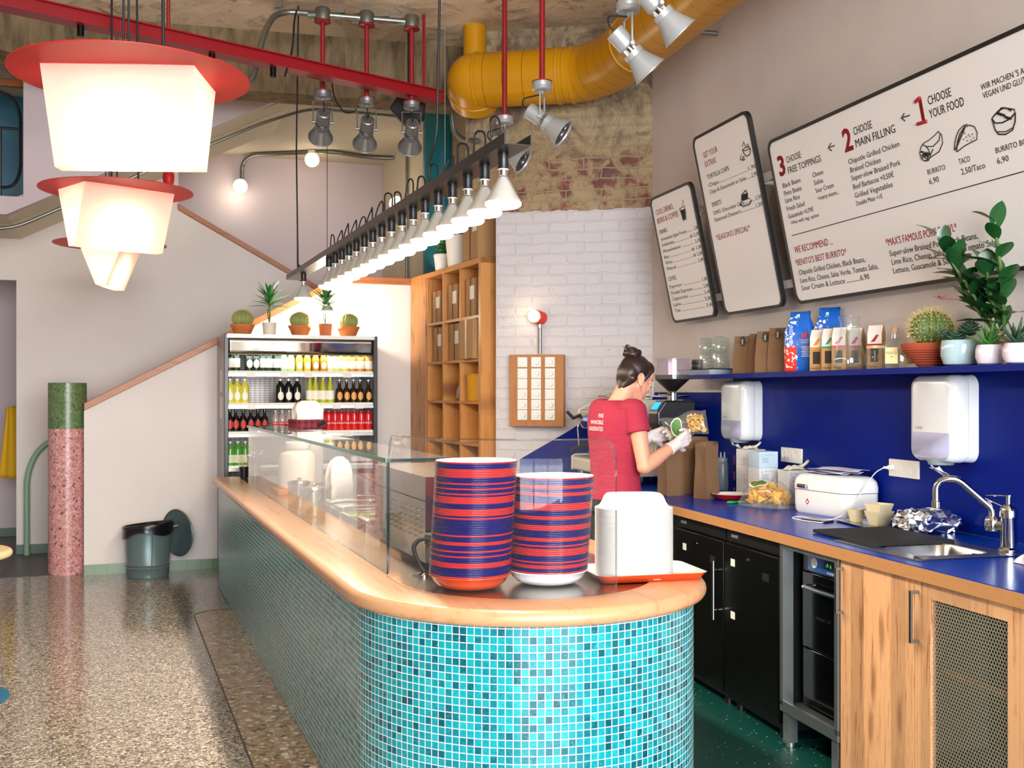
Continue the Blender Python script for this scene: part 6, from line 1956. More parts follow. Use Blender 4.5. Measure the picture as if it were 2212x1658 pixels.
b = MB(); b.ball((0, 0, .1), (.05, .05, .09), 18, 12); b.build('dome', M_DISC, t)
b = MB(); b.cyl((0, 0, .13), (0, 0, .21), .02, n=10); b.build('mount', M_GALV, t)
# ================================================================ open drinks fridge
FW, FH, FD = 1.245, 1.965, .62
FO = Vector((-2.296, 8.69, 0))
fr = thing('drinks_fridge', 'open fronted drinks fridge with mirror header and full shelves', 'refrigerator', FO, TC)
M_FBLK = mat('fridge_black', '#101312', .35)
M_FSIDE = mat('fridge_side_grey', '#8f8a93', .35, .2)
M_FIN = mat('fridge_inner', '#b9b4b0', .4)
b = MB(); b.span((0, .03, .0), (.02, FD, FH)); b.build('side_panel', M_FSIDE, fr, smooth=False)
b = MB(); b.span((FW - .02, .03, .0), (FW, FD, FH)); b.build('side_panel', M_FSIDE, fr, smooth=False)
b = MB(); b.span((-.002, 0, .0), (.032, .03, FH)); b.build('edge_post', M_FBLK, fr, smooth=False, bevel=.004)
b = MB(); b.span((FW - .032, 0, .0), (FW + .002, .03, FH)); b.build('edge_post', M_FBLK, fr, smooth=False, bevel=.004)
def m_backp():
    g = N('fridge_back')
    x, y, z = g.sep(g.co('Object'))
    a = g.math('LESS_THAN', g.math('ABSOLUTE', g.math('SUBTRACT', g.math('FRACT', g.math('MULTIPLY', x, 24)), .5)), .3)
    c = g.math('LESS_THAN', g.math('ABSOLUTE', g.math('SUBTRACT', g.math('FRACT', g.math('MULTIPLY', z, 50)), .5)), .14)
    g.p(Base_Color=g.mix(g.math('MULTIPLY', a, c), '#a7a19c', '#3e3a38'), Roughness=.4, Metallic=.3)
    return g.m
b = MB(); b.span((.02, FD - .03, .1), (FW - .02, FD - .01, FH - .03)); b.build('back_panel', m_backp(), fr, smooth=False)
b = MB(); b.span((.02, .0, FH - .03), (FW - .02, FD, FH)); b.build('top_panel', mat('white_enamel'), fr, smooth=False)
b = MB(); b.grid(lambda u, v: Vector((.032 + (FW - .064) * u, .012 + .006 * math.sin(u * 9) + .02 * v, FH - .165 + .135 * (1 - v))), 60, 4); b.build('mirror_header', mat('mirror_steel', '#c9c4bf', .06, 1.0), fr, solid=.003)
b = MB(); b.span((.02, .02, 0), (FW - .02, FD, .14)); b.build('plinth', M_FBLK, fr, smooth=False)
SH = [1.665, 1.405, 1.175, .90, .62, .34]
b_ = None
for i, z in enumerate(SH):
    b = MB(); b.span((.022, .045, z - .014), (FW - .022, FD - .03, z)); sf = b.build('shelf', M_FIN, fr, smooth=False)
    b = MB(); b.span((.033, .028, z - .012), (FW - .033, .046, z + .006)); b.build('price_rail', emit_mat('rail_glow', '#fff3dc', .8), sf, smooth=False)  # the rail's brightness is an emission put into its material
    b = MB(); b.span((.033, .03, z - .04), (FW - .033, .044, z - .014)); b.build('front_strip', M_SINK, sf, smooth=False)
    tags = ([.175, .44, .64, .96], [.18, .56, .87, 1.06], [.5, .97], [], [], [])[i]
    for x in tags:
        b = MB(); b.span((x, .0245, z - .045), (x + .07, .0275, z - .01)); b.build('price_tag', M_STICK, sf, smooth=False)
l = bpy.data.lights.new('fridge_light', 'AREA'); l.shape = 'RECTANGLE'; l.size = 1.1; l.size_y = .08; l.energy = 1.6; l.color = (1, .97, .88)
o = bpy.data.objects.new('fridge_light', l); COL.objects.link(o); o.parent = fr; o.location = (FW / 2, .06, FH - .17); o.rotation_euler = (.55, 0, 0)
for x, z in ((-.0012, 1.50), (-.0012, 1.28)):
    b = MB(); b.span((x, .2, z), (x + .001, .34, z + .18)); b.build('paper_notice', M_STICK, fr, smooth=False)

PROF = {
 'long': [(.0, 0), (.030, 0), (.032, .005), (.032, .11), (.028, .135), (.014, .17), (.0125, .215), (.014, .217), (.014, .228), (0, .228)],
 'cone': [(.0, 0), (.033, 0), (.034, .01), (.034, .07), (.026, .13), (.014, .19), (.013, .215), (.015, .217), (.015, .23), (0, .23)],
 'club': [(.0, 0), (.034, 0), (.035, .005), (.035, .13), (.030, .15), (.016, .168), (.015, .185), (.0165, .187), (.0165, .20), (0, .20)],
 'short': [(.0, 0), (.029, 0), (.031, .005), (.031, .10), (.026, .12), (.013, .145), (.0125, .16), (.014, .162), (.014, .172), (0, .172)],
 'steinie': [(.0, 0), (.031, 0), (.032, .006), (.032, .09), (.027, .115), (.013, .135), (.0125, .185), (.014, .187), (.014, .197), (0, .197)],
 'can': [(.0, 0), (.026, 0), (.0305, .008), (.0305, .12), (.026, .145), (.02, .155), (.02, .165), (0, .165)],
 'jar': [(.0, 0), (.031, 0), (.034, .006), (.034, .10), (.028, .12), (.027, .135), (0, .135)],
}
BC = {}
def bottle(kind, col, label_c, x, row, y, text, grp, cat='bottle', shape='band', cap=None, script=None):
    key = (kind, col, label_c, shape, script)
    P = FO + MC * x + AC * y + Vector((0, 0, SH[row] + .0006))
    if key not in BC:
        pr = PROF[kind]
        t = thing('bottle' if cat == 'bottle' else 'drink_can', text, cat, P, TC, grp)
        b = MB(); k = len(pr) - 4
        b.lathe(pr[:-3], n=24); b.build('body', mat('drink_' + col[1:], col, .12, 0, .5, .3), t, sharp=.9)
        b = MB(); b.lathe([(pr[-4][0], pr[-4][1])] + pr[-3:], n=18); b.build('cap', mat('cap_' + (cap or '#c9c9c5')[1:], cap or '#c9c9c5', .3, .3), t)
        h = pr[-1][1]; r = max(q[0] for q in pr) + .0006
        if label_c:
            b = MB()
            if shape == 'band': b.lathe([(r, h * .14), (r, h * .46)], n=24)
            elif shape == 'oval':
                def sp(u, v):
                    a = 2 * PI * u; q = .72 * v * math.cos(a); zz = h * .31 + h * .17 * v * math.sin(a)
                    return Vector((r * math.sin(q), -r * math.cos(q), zz))
                b.grid(sp, 20, 3)
            lb = b.build('label', mat('lbl_' + label_c[1:], label_c, .5), t, sharp=2)
        if script:
            tmp = MB(); text_into(tmp, script[0], Vector((0, 0, 0)), Vector((1, 0, 0)), Vector((0, 1, 0)), 0, 0, script[2], 1, 'CENTER', .006, .3)
            b = MB()
            rr_ = r + .0006
            vs = [(v.x, v.y) for v in tmp.v]
            if len(script) > 3: vs = [(-v[1] + script[2] * .3, v[0]) for v in vs]
            b.add([Vector((rr_ * math.sin(x_ / rr_), -rr_ * math.cos(x_ / rr_), h * .36 + z_)) for x_, z_ in vs], tmp.f)
            b.build('lettering', mat('scr_' + script[1][1:], script[1], .5), t, smooth=False)
        BC[key] = t
    else:
        t = dup(BC[key], P, None, text); t['group'] = grp
    return t
def X(zx): return (480 + zx / 4.877 - 485.5) / (815 - 485.5) * FW
rows = [
 (0, [(90, 'long', '#12301f', '#d9d3c4', 'band'), (155, 'long', '#153322', '#ece8dd', 'band'), (290, 'club', '#14281c', '#efece2', 'oval'), (360, 'club', '#14281c', '#efece2', 'oval'), (430, 'long', '#1c3c26', '#dfe6da', 'band'), (492, 'long', '#1c3c26', '#f2f0ea', 'band'), (580, 'long', '#1c3c26', '#f2f0ea', 'band'),
      (650, 'short', '#b9dfae', '#eef3e4', 'band'), (725, 'short', '#bfe08a', '#eef3e4', 'band'), (812, 'short', '#d8c73c', '#f4efdd', 'oval'), (897, 'short', '#dfc93a', '#f4efdd', 'oval'), (985, 'short', '#c78a24', '#f4efdd', 'oval'), (1070, 'short', '#c78a24', '#f4efdd', 'oval'),
      (1150, 'club', '#d9d79a', '#efecd9', 'band'), (1215, 'club', '#d4d36e', '#f0eee2', 'band'), (1297, 'club', '#cfd25a', '#f0eee2', 'band'), (1378, 'club', '#c98a3a', '#ede6da', 'band'), (1468, 'club', '#c98a3a', '#ede6da', 'band'), (1562, 'club', '#c98a3a', '#e6e2d6', 'band')]),
 (1, [(92, 'club', '#d3cb4e', '#f2efe0', 'oval'), (165, 'club', '#d3cb4e', '#f2efe0', 'oval'), (243, 'club', '#d3cb4e', '#f2efe0', 'oval'), (612, 'club', '#0f1114', '#efe9d8', 'oval'), (698, 'club', '#0f1114', '#efe9d8', 'oval'), (788, 'club', '#0f1114', '#efe9d8', 'oval'),
      (925, 'cone', '#b3b534', '#f2efdc', 'band'), (985, 'cone', '#b3b534', '#f2efdc', 'band'), (1065, 'cone', '#b3b534', '#f2efdc', 'band'), (1143, 'cone', '#b3b534', '#f2efdc', 'band'),
      (1242, 'steinie', '#2e160c', '#e0a24c', 'oval'), (1320, 'steinie', '#2e160c', '#e0a24c', 'oval'), (1395, 'steinie', '#2e160c', '#e0a24c', 'oval'), (1468, 'steinie', '#2e160c', '#e0a24c', 'oval'), (1560, 'steinie', '#2e160c', '#e0a24c', 'oval')]),
 (2, [(92, 'steinie', '#121010', '#c4332c', 'oval'), (152, 'steinie', '#121010', '#c4332c', 'oval'), (226, 'steinie', '#121010', '#c4332c', 'oval'), (305, 'steinie', '#121010', '#c4332c', 'oval'), (378, 'steinie', '#121010', '#c4332c', 'oval'), (448, 'steinie', '#121010', '#c4332c', 'oval'),
      (562, 'short', '#b8a9a6', '#c81f25', 'red'), (632, 'short', '#b8a9a6', '#c81f25', 'red'), (703, 'short', '#b8a9a6', '#c81f25', 'red'),
      (1000, 'can', '#d01f26', None, 'x'), (1062, 'can', '#d01f26', None, 'x'), (1127, 'can', '#d01f26', None, 'x'), (1196, 'can', '#d01f26', None, 'x'), (1265, 'can', '#d01f26', None, 'x'), (1335, 'can', '#d01f26', None, 'x'), (1405, 'can', '#d01f26', None, 'x'), (1482, 'can', '#d01f26', None, 'x'), (1560, 'can', '#d01f26', None, 'x')]),
 (3, [(95, 'club', '#4f9a3a', '#dfe5c8', 'band'), (172, 'club', '#4f9a3a', '#dfe5c8', 'band'), (248, 'club', '#4f9a3a', '#dfe5c8', 'band'), (1410, 'jar', '#27394f', '#dfe3e6', 'band'), (1490, 'jar', '#27394f', '#dfe3e6', 'band'), (1568, 'jar', '#27394f', '#dfe3e6', 'band')]),
]
RN = ('top shelf', 'second shelf', 'third shelf', 'fourth shelf')
WHAT = {('#12301f', 'band'): 'dark green bottle with beige label', ('#153322', 'band'): 'dark green bottle with tall white label', ('#14281c', 'oval'): 'dark round bottle with white oval label', ('#1c3c26', 'band'): 'green bottle with white label',
        '#b9dfae': 'pale mint bottle', '#bfe08a': 'light green bottle', '#d8c73c': 'yellow bottle left of its twin', '#dfc93a': 'yellow bottle next to the amber ones', '#c78a24': 'amber bottle with white oval label', '#d9d79a': 'pale straw bottle', '#d4d36e': 'pale lime bottle with white label', '#cfd25a': 'yellow green bottle with white label', '#c98a3a': 'orange bottle with pale label',
        '#d3cb4e': 'cloudy yellow bottle with pale emblem', '#0f1114': 'black bottle with cream emblem', '#b3b534': 'tapering lime yellow bottle with cream label', '#2e160c': 'dark brown bottle with amber label',
        '#121010': 'black bottle with red oval label', '#b8a9a6': 'clear bottle with red band', '#d01f26': 'red drink bottle with white script', '#4f9a3a': 'green juice bottle', '#27394f': 'dark blue topped jar'}
for row, items in rows:
    kinds = [q[2] + q[4] for q in items]; seen = {}
    for zx, kind, col, lab, shape in items:
        w = WHAT.get((col, shape)) or WHAT.get(col)
        sc = None; kk = col + shape; seen[kk] = seen.get(kk, 0) + 1
        many = ', %s from left of its kind' % ('first', 'second', 'third', 'fourth', 'fifth', 'sixth', 'seventh', 'eighth', 'ninth')[seen[kk] - 1] if kinds.count(kk) > 1 else ''
        if shape == 'red': shape = 'band'; sc = ('Coca-Cola', '#f4efe8', .02)
        elif shape == 'x': sc = ('Coca-Cola', '#f4efe8', .021); shape = 'x'
        cap_ = {'#c4332c': '#17181a'}.get(lab or '', {'#0f1114': '#d6d2c8', '#d3cb4e': '#e6e2d2', '#b3b534': '#b8c04a', '#d01f26': '#c01a20', '#27394f': '#3a5a7a'}.get(col))
        bottle(kind, col, lab, X(zx), row, .088, '%s%s, fridge %s' % (w.split(' left of')[0].split(' next to')[0] if many else w, many, RN[row]), '%ss on the fridge %s' % (w.split(' left')[0].split(' next')[0], RN[row]), 'bottle', shape, cap_, sc)

# ---- plants on the fridge
def fr_at(px): 
    Zx = ray(px)
    m0, c0 = FO.dot(MC), FO.dot(AC) + .16
    Z = c0 / (Zx * AC.x + AC.y)
    return Vector((Zx * Z, Z, FH + .0005))
M_TERRA_L = mat('orange_terracotta', '#c8743a', .75, noise=(8, .1))
for px, s, lab in ((524, 1.02, 'round cactus in a terracotta bowl at the left end on the fridge'), (648, 1.0, 'round cactus in a terracotta bowl in the middle on the fridge'), (752, .97, 'round cactus in a terracotta bowl at the right end on the fridge')):
    t = thing('potted_cactus', lab, 'cactus', fr_at(px), TC, 'cacti on the drinks fridge')
    pot(t, [(.06, 0), (.066, .004), (.09, .062), (.097, .066), (.097, .085)], M_TERRA_L, .074, .085)
    cactus_body(t, .08 * s, .062, .135 * s, 18, mat('pale_cactus', '#8d9c54', .5), True, 'cactus', 6, .022, .0008)
for px, wrap, lab in ((582, '#e8dcc8', 'slender long leaved plant in a cream pot on the fridge'), (703, '#b5683a', 'slender long leaved plant in a small terracotta pot on the fridge')):
    t = thing('dracaena', lab, 'potted plant', fr_at(px), TC, None)
    pot(t, [(.042, 0), (.05, .004), (.056, .09), (.058, .095), (.058, .105)], mat('pot_' + wrap[1:], wrap, .6), .09, .048)
    b = MB(); b.tube([(0, 0, .09), (.004, 0, .17), (-.004, 0, .27)], .006, 8); b.tube([(.0, 0, .1), (-.012, .004, .17), (-.014, 0, .22)], .005, 8); b.build('stem', mat('green_stem'), t)
    b = MB(); rnd = random.Random(px)
    for j in range(22):
        a = j * 2.4 + rnd.uniform(-.3, .3); e = .12 + .055 * j
        leaf(b, (0, 0, .23 + .004 * j), (math.cos(a) * math.cos(e), math.sin(a) * math.cos(e), math.sin(e)), rnd.uniform(.16, .21), .034, droop=.15, fold=.2, n=7, tip=.8)
    b.build('leaves', mat('fresh_leaf', '#2f7a34', .4, noise=(10, .3)), t, sharp=3)

# ================================================================ wooden shelf unit beside the brick wall
S0 = Vector((-.239, 8.262, 0)); S1 = Vector((-.925, 9.868, 0))
sd = (S1 - S0).normalized(); SL = (S1 - S0).length - .03
SRZ = math.atan2(sd.y, sd.x) - PI / 2        # local +y runs away along the front, +x into the unit
su = thing('shelf_unit', 'tall pine pigeonhole shelf unit between the fridge and brick wall', 'shelf unit', S0, SRZ)
M_PINE = wood_mat('pine_board', '#c98a48', '#a8652c', .45, .8, 'Z', knots=.8)
M_PINE_H = wood_mat('pine_board_flat', '#c98a48', '#a8652c', .45, .8, 'Y', knots=.5)
H, DP = 2.525, .25
cols = [.045, .47, .875, 1.27]                # compartment edges along the front
lev = [.10, .42, .80, 1.18, 1.54, 1.90, 2.27 - .02, 2.455]
lev = [.08, .42, .76, 1.10, 1.428, 1.756, 2.09, 2.46]
b = MB(); b.span((0, 0, 0), (DP, .045, H)); b.build('side_panel', M_PINE, su, smooth=False)
b = MB(); b.span((0, 1.30, 0), (.04, SL, H - .02)); b.build('blank_front', M_PINE, su, smooth=False)
b = MB(); b.span((0.001, 0, H - .042), (DP, SL, H)); b.build('top_board', M_PINE_H, su, smooth=False)
b = MB(); b.span((DP - .012, .045, 0), (DP, SL, H - .04)); b.build('back_board', M_PINE, su, smooth=False)
for y in (.455, .862, 1.27):
    b = MB(); b.span((.006, y, 0), (DP - .012, y + .024, H - .042)); b.build('divider', M_PINE, su, smooth=False)
for z in lev[:-1]:
    for y0, y1 in ((.045, .455), (.479, .862), (.886, 1.27)):
        b = MB(); b.span((.008, y0, z - .022), (DP - .012, y1, z)); b.build('shelf', M_PINE_H, su, smooth=False)
def su_at(x, y, z): return S0 + Matrix.Rotation(SRZ, 3, 'Z') @ Vector((x, y, z))
M_BOX = mat('cardboard', '#a57c4e', .8, noise=(6, .08))
def carton(x, y, z, d, w, h, label, tape=None, rz=0.0, lab=True, grp='cardboard boxes on the pine shelves'):
    t = thing('cardboard_box', label, 'box', su_at(x, y, z + .0005), SRZ + rz, grp)
    b = MB(); b.span((-d / 2, -w / 2, 0), (d / 2, w / 2, h)); b.build('carton', M_BOX, t, smooth=False, bevel=.003)
    b = MB(); b.span((-d / 2 - .0008, -.012, 0), (-d / 2 + .001, .0125, h)); b.span((-d / 2, -.002, h - .0005), (d / 2, .002, h + .0006)); b.build('seam', mat('dark_seam', '#4a3320', .8) if not tape else mat('tape', '#d7b98a', .3), t, smooth=False)
    if lab:
        b = MB(); b.span((-d / 2 - .0015, -w / 2 + .02, h * .45), (-d / 2 - .0009, -w / 2 + .11, h * .80)); b.build('paper_label', M_STICK, t, smooth=False)
    return t
carton(.13, .29, lev[6], .20, .20, .30, 'cardboard box with white label in the top right pigeonhole')
carton(.13, .70, lev[6], .20, .22, .29, 'cardboard box with white label in the top middle pigeonhole')
carton(.13, 1.10, lev[6], .20, .20, .27, 'cardboard box with white label in the top left pigeonhole')
carton(.10, .24, lev[5], .26, .30, .305, 'large taped cardboard box jutting from the right of the second row', True, 0, False)
carton(.13, .66, lev[5], .20, .24, .30, 'cardboard box with white label in the middle of the second row')
carton(.13, 1.07, lev[5], .20, .22, .29, 'cardboard box with white label at the left of the second row')
t = thing('yellow_bucket', 'yellow metal bucket with arched handle in the pine shelf', 'bucket', su_at(.10, .30, lev[4] + .0005), SRZ)
b = MB(); b.lathe([(0, 0), (.083, 0), (.086, .004), (.092, .2), (.096, .203), (.096, .212), (.09, .212), (.088, .02), (0, .02)], n=36); b.build('pail', M_YEL, t, sharp=.6)
b = MB(); b.tube([Vector((0, .095 * math.cos(a), .19 + .11 * math.sin(a))) for a in [PI * k / 20 for k in range(21)]], .004, 8); b.build('handle', M_YEL, t)
t = thing('plastic_bag', 'clear plastic bag of small parts in the middle pigeonhole', 'bag', su_at(.12, .68, lev[4] + .0005), SRZ)
b = MB(); rnd = random.Random(5)
b.ring_loft([[Vector((x * k + rnd.uniform(-.004, .004), y * k + rnd.uniform(-.004, .004), z)) for x, y in rrect(-.05, -.06, .05, .06, .03, 4)] for z, k in ((0, .8), (.02, 1), (.08, 1.0), (.15, .6), (.17, .35), (.2, .6))], (True, False)); b.build('bag', mat('frosted_bag', '#9d968c', .25, 0, .5, trans=.3), t, sharp=2)
# on top
t = thing('planter', 'large white planter with leafy plant on top of the shelf unit', 'potted plant', su_at(.145, .80, H + .0005), SRZ)
pot(t, [(.105, 0), (.113, .006), (.135, .25), (.14, .255), (.14, .265)], mat('matt_white_pot', '#ece6dd', .55), .24, .128)
b = MB(); rnd = random.Random(3)
for j in range(90):
    a = rnd.uniform(0, 6.28); e = rnd.uniform(.2, 1.4); r0 = rnd.uniform(0, .1)
    p = Vector((r0 * math.cos(a), r0 * math.sin(a), .24 + rnd.uniform(0, .24)))
    leaf(b, p, (math.cos(a) * math.cos(e), math.sin(a) * math.cos(e), math.sin(e)), rnd.uniform(.07, .13), .045, droop=.3, fold=.12, n=5)
b.build('foliage', mat('mid_leaf', '#3c7a2c', .4, noise=(9, .4)), t, sharp=3)
t = thing('planter', 'small white pot with bushy green plant beside the large planter', 'potted plant', su_at(.11, 1.13, H + .0005), SRZ)
pot(t, [(.07, 0), (.075, .005), (.088, .125), (.092, .128), (.092, .15)], mat('matt_white_pot'), .13, .08)
b = MB()
for j in range(120):
    a = rnd.uniform(0, 6.28); e = rnd.uniform(.0, 1.4); r0 = rnd.uniform(0, .08)
    p = Vector((r0 * math.cos(a), r0 * math.sin(a), .13 + rnd.uniform(0, .17)))
    leaf(b, p, (math.cos(a) * math.cos(e), math.sin(a) * math.cos(e), math.sin(e)), rnd.uniform(.04, .075), .02, droop=.2, fold=.12, n=4)
b.build('foliage', mat('mid_leaf'), t, sharp=3)
carton(.14, .30, H, .22, .33, .50, 'tall cardboard box standing on top of the shelf unit', None, 0, True, None)
# plain wall closing the gap behind the unit
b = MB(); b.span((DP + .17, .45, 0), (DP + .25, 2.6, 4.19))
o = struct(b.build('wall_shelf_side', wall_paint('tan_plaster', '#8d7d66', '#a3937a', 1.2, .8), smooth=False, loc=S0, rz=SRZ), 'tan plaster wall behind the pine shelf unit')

# ================================================================ dimmer board and lamp on the white brick wall
px0, px1 = 1101, 1217.5
bn = Vector((-bdir.y, bdir.x, 0))            # out of the brick wall
def bw(px, py, off=.09):
    d = (CORNER + bn * off).dot(bn)
    return on_wall(px, py, bn, d)
pA, pB, pC = bw(1101, 766), bw(1217.5, 764.8), bw(1101, 920.3)
wd, hg = (pB - pA).length, pA.z - pC.z
t = thing('switch_board', 'oak board with three columns of white dimmer switches on the brick wall', 'switch board', pC - bn * .09, BRZ)
# local x runs leftwards in the wall, y out of it: the board spans -wd..0 in x
b = MB(); b.span((-wd, .006, 0), (0, .09, hg)); b.build('oak_board', wood_mat('oak_board', '#a86c34', '#8a5425', .5, 1.2, 'Z'), t, smooth=False, bevel=.002)
b = MB(); b.span((-wd + .02, .0005, .02), (-.02, .006, hg - .02)); b.build('back_cleat', mat('pale_wood'), t, smooth=False)
M_SW = mat('switch_white', '#e2dfd9', .35)
sw = .073
for c in range(3):
    x = -(.095 + .105 * c) - .0
    x = -(wd * (.24 + .255 * c))
    for r in range(6):
        z = hg - .055 - r * .0765 - (.006 if r else 0)
        b = MB(); b.span((x - sw / 2, .0902, z - sw / 2), (x + sw / 2, .098, z + sw / 2)); p = b.build('switch_plate', M_SW, t, smooth=False, bevel=.002)
        if (c == 0 and r < 3) or (c == 2 and r == 3):
            b = MB(); b.span((x - .026, .098, z - .026), (x + .026, .1015, z + .026)); b.build('rocker', M_SW, p, smooth=False, bevel=.002)
        else:
            b = MB(); b.cyl((x - .004, .098, z), (x - .004, .112, z), .021, .0195, 24); b.build('knob', M_SW, p)
q = bw(1166.5, 764, .035)
lp = thing('wall_lamp', 'small red wall lamp with glowing round bulb above the switch board', 'wall lamp', q + Vector((0, 0, .003)), BRZ)
zt = bw(1166.5, 700, .035).z - q.z
b = MB(); b.cyl((0, 0, 0), (0, 0, zt), .0135, n=14); b.build('conduit_pipe', M_GALV, lp)
b = MB(); b.cyl((0, 0, zt - .03), (0, 0, zt - .005), .017, n=14); b.build('coupler', M_CHROME, lp)
b = MB(); dd = Vector((.5, .85, .12)).normalized(); c = Vector((0, -.005, zt + .045)); M = dd.to_track_quat('Z', 'Y').to_matrix()
b.lathe([(.03, -.028), (.047, -.026), (.05, .01), (.05, .045), (.045, .05), (.035, .05), (.03, .03)], c, 28, M, (True, False)); b.build('red_holder', mat('orange_red_plastic', '#d8351c', .35), lp, sharp=.6)
b = MB(); b.ball(c + dd * .07, .045, 24, 16); b.build('round_bulb', emit_mat('lit_bulb', '#ffdca8', 7.0), lp)
l = bpy.data.lights.new('wall_lamp_light', 'POINT'); l.energy = .8; l.color = (1, .75, .5); l.shadow_soft_size = .05
o = bpy.data.objects.new('wall_lamp_light', l); COL.objects.link(o); o.parent = lp; o.location = c + dd * .14

# ================================================================ left side: post, bin, rail, table
ps_ = Vector((-3.69, 9.03, 0))
t = thing('terrazzo_post', 'round terrazzo post, pink below and green on top, at the stair foot', 'post', ps_)
b = MB(); b.lathe([(0, .0), (.150, 0), (.150, 1.197)], n=48, caps=(False, True)); b.build('pink_drum', M_PILLAR_PINK, t)
b = MB(); b.lathe([(.1502, 1.198), (.1502, 1.572), (.148, 1.575), (0, 1.575)], n=48, caps=(True, False)); b.build('green_drum', M_PILLAR_GREEN, t, sharp=.5)
t = thing('waste_bin', 'grey green metal bin with black liner and its lid hung open', 'bin', (-2.955, 8.83, 0), TC)
M_BIN = mat('bin_green', '#64787a', .4, .35, noise=(4, .1))
b = MB(); b.lathe([(0, 0), (.155, 0), (.158, .012), (.164, .014), (.166, .08), (.170, .086), (.166, .092), (.168, .105), (.172, .111), (.168, .117), (.180, .36), (.186, .40), (.191, .405), (.191, .415), (.180, .415)], n=56)
b.build('drum', M_BIN, t, sharp=.7)
b = MB(); b.cyl((.02, -.166, .01), (.03, -.186, .36), .004, n=6); b.build('weld_seam', M_BIN, t)
b = MB(); rnd = random.Random(8); rings = []
for z, k in ((.35, 1.045), (.40, 1.03), (.424, 1.05), (.435, .99), (.40, .93), (.25, .80), (.12, .6)):
    rings.append([Vector(((.189 * k + rnd.uniform(-.005, .005) * (z > .38)) * math.cos(2 * PI * i / 40), (.189 * k + rnd.uniform(-.005, .005)) * math.sin(2 * PI * i / 40), z + (.022 * math.sin(3 * 2 * PI * i / 40 + 1) if z < .38 and k > 1 else 0) + .02 * math.cos(2 * PI * i / 40 + .6) * (z > .3 and k > .95))) for i in range(40)])
b.ring_loft(rings, (False, True)); b.build('liner', mat('black_liner', '#0b0c0e', .3), t, sharp=2)
M = Matrix.Rotation(1.15, 3, 'Z') @ Matrix.Rotation(PI / 2 - .06, 3, 'Y')
M = Vector((.80, .55, .04)).normalized().to_track_quat('Z', 'Y').to_matrix()
b = MB(); b.lathe([(.19, -.012), (.195, -.004), (.19, .004), (.15, .012), (.09, .022), (0, .026)], (.235, .02, .345), 48, M); b.lathe([(.188, -.012), (.186, -.002), (.148, .006), (.09, .016), (0, .02)], (.235, .02, .345), 48, M); b.build('lid', M_BIN, t, sharp=.9)
b = MB(); b.cyl((.18, .01, .395), (.235, .02, .405), .010, n=10); b.build('hinge', M_BIN, t)
Hp = at_Y(58, 1200, 9.96); Hp.z = 0
conduit_pts = [Hp, Hp + Vector((0, 0, .75)), Hp + Vector((.08, .05, .98)), Hp + Vector((.30, .12, 1.12)), Hp + Vector((.55, .2, 1.2))]
o = Hp.copy(); o.z = .006
b = MB(); b.tube([Vector(p) - o if i else Vector((0, 0, 0)) for i, p in enumerate(fillet(conduit_pts, .3, 10))], .026, 14)
tag(b.build('stair_rail', mat('mint_paint', '#86a888', .45), loc=o), 'mint green curved tube handrail behind the terrazzo post', 'handrail')
P = at_Y(20, 955, 10.4)
t = thing('yellow_jacket', 'yellow cloth hanging at the left edge in the passage', 'cloth', P)
b = MB(); b.grid(lambda u, v: Vector(((u - .5) * .16 * (.5 + v) + .02, .02 * math.sin(u * 9) , (.5 - v) * .68)), 14, 14); b.build('cloth', mat('yellow_cloth', '#d9a80e', .8), t, solid=.02, sharp=2)
b = MB(); b.cyl((0, 0, .33), (0, .6, .36), .008, n=8); b.build('hook', mat('black_steel'), t)
t = thing('bistro_table', 'round table at the left edge, pale wood top on a blue disc foot', 'table', (-2.71, 5.27, 0))
b = MB(); b.lathe([(0, 0), (.245, 0), (.252, .006), (.25, .014), (.06, .02), (0, .02)], n=64); b.build('disc_foot', mat('blue_lacquer', '#136a8c', .5), t, sharp=.5)
b = MB(); b.cyl((0, 0, .018), (0, 0, .695), .03, n=20); b.build('stem', mat('blue_lacquer'), t)
prof = [(0, .69), (.245, .69)] + [(.245 + .02 * math.sin(a), .71 - .02 * math.cos(a)) for a in [PI * k / 8 for k in range(9)]] + [(0, .73)]
b = MB(); b.lathe(prof, n=64); b.build('table_top', mat('pale_wood'), t, sharp=.9)
# ================================================================ coffee machine and grinder
M_CREAMP = mat('cream_panel', '#cfc9b8', .35, .1)
cm = wthing('coffee_machine', 'cream and chrome espresso machine behind the barista', 'coffee machine', 6.78, 2.63)
b = MB()
prof = [(-.30, .055), (-.30, .15), (-.27, .165), (.0, .165), (.02, .30), (-.22, .34), (-.26, .40), (-.25, .47), (-.10, .54), (.20, .54), (.27, .46), (.27, .055)]
for y in (-.385, .365):
    b2_ = MB(); b2_.prism(prof, y, y + .02, 'xz'); b2_.build('side_panel', M_CREAMP, cm, smooth=False, bevel=.006)
b = MB(); b.span((.0, -.364, .165), (.26, .364, .53)); b.build('back_body', M_CREAMP, cm, smooth=False)
b = MB(); b.prism([(-.22, .345), (-.255, .40), (-.245, .465), (-.10, .53), (.0, .53), (.0, .33)], -.364, .364, 'xz'); b.build('front_panel', M_SINK, cm, smooth=False, bevel=.01)
b = MB(); b.span((-.298, -.364, .056), (.26, .364, .148)); b.build('base', M_CREAMP, cm, smooth=False, bevel=.02, seg=3)
b = MB()
for k in range(14): b.span((-.285 + k * .02, -.35, .149), (-.277 + k * .02, .35, .156))
b.span((-.29, -.355, .146), (-.0, .355, .150)); b.build('drip_grille', M_FR, cm, smooth=False)
b = MB(); b.tube([(-.1, -.38, .56), (.24, -.38, .56), (.24, .38, .56), (-.1, .38, .56)], .006, 8, closed=True); b.build('cup_rail', M_CHROME, cm)
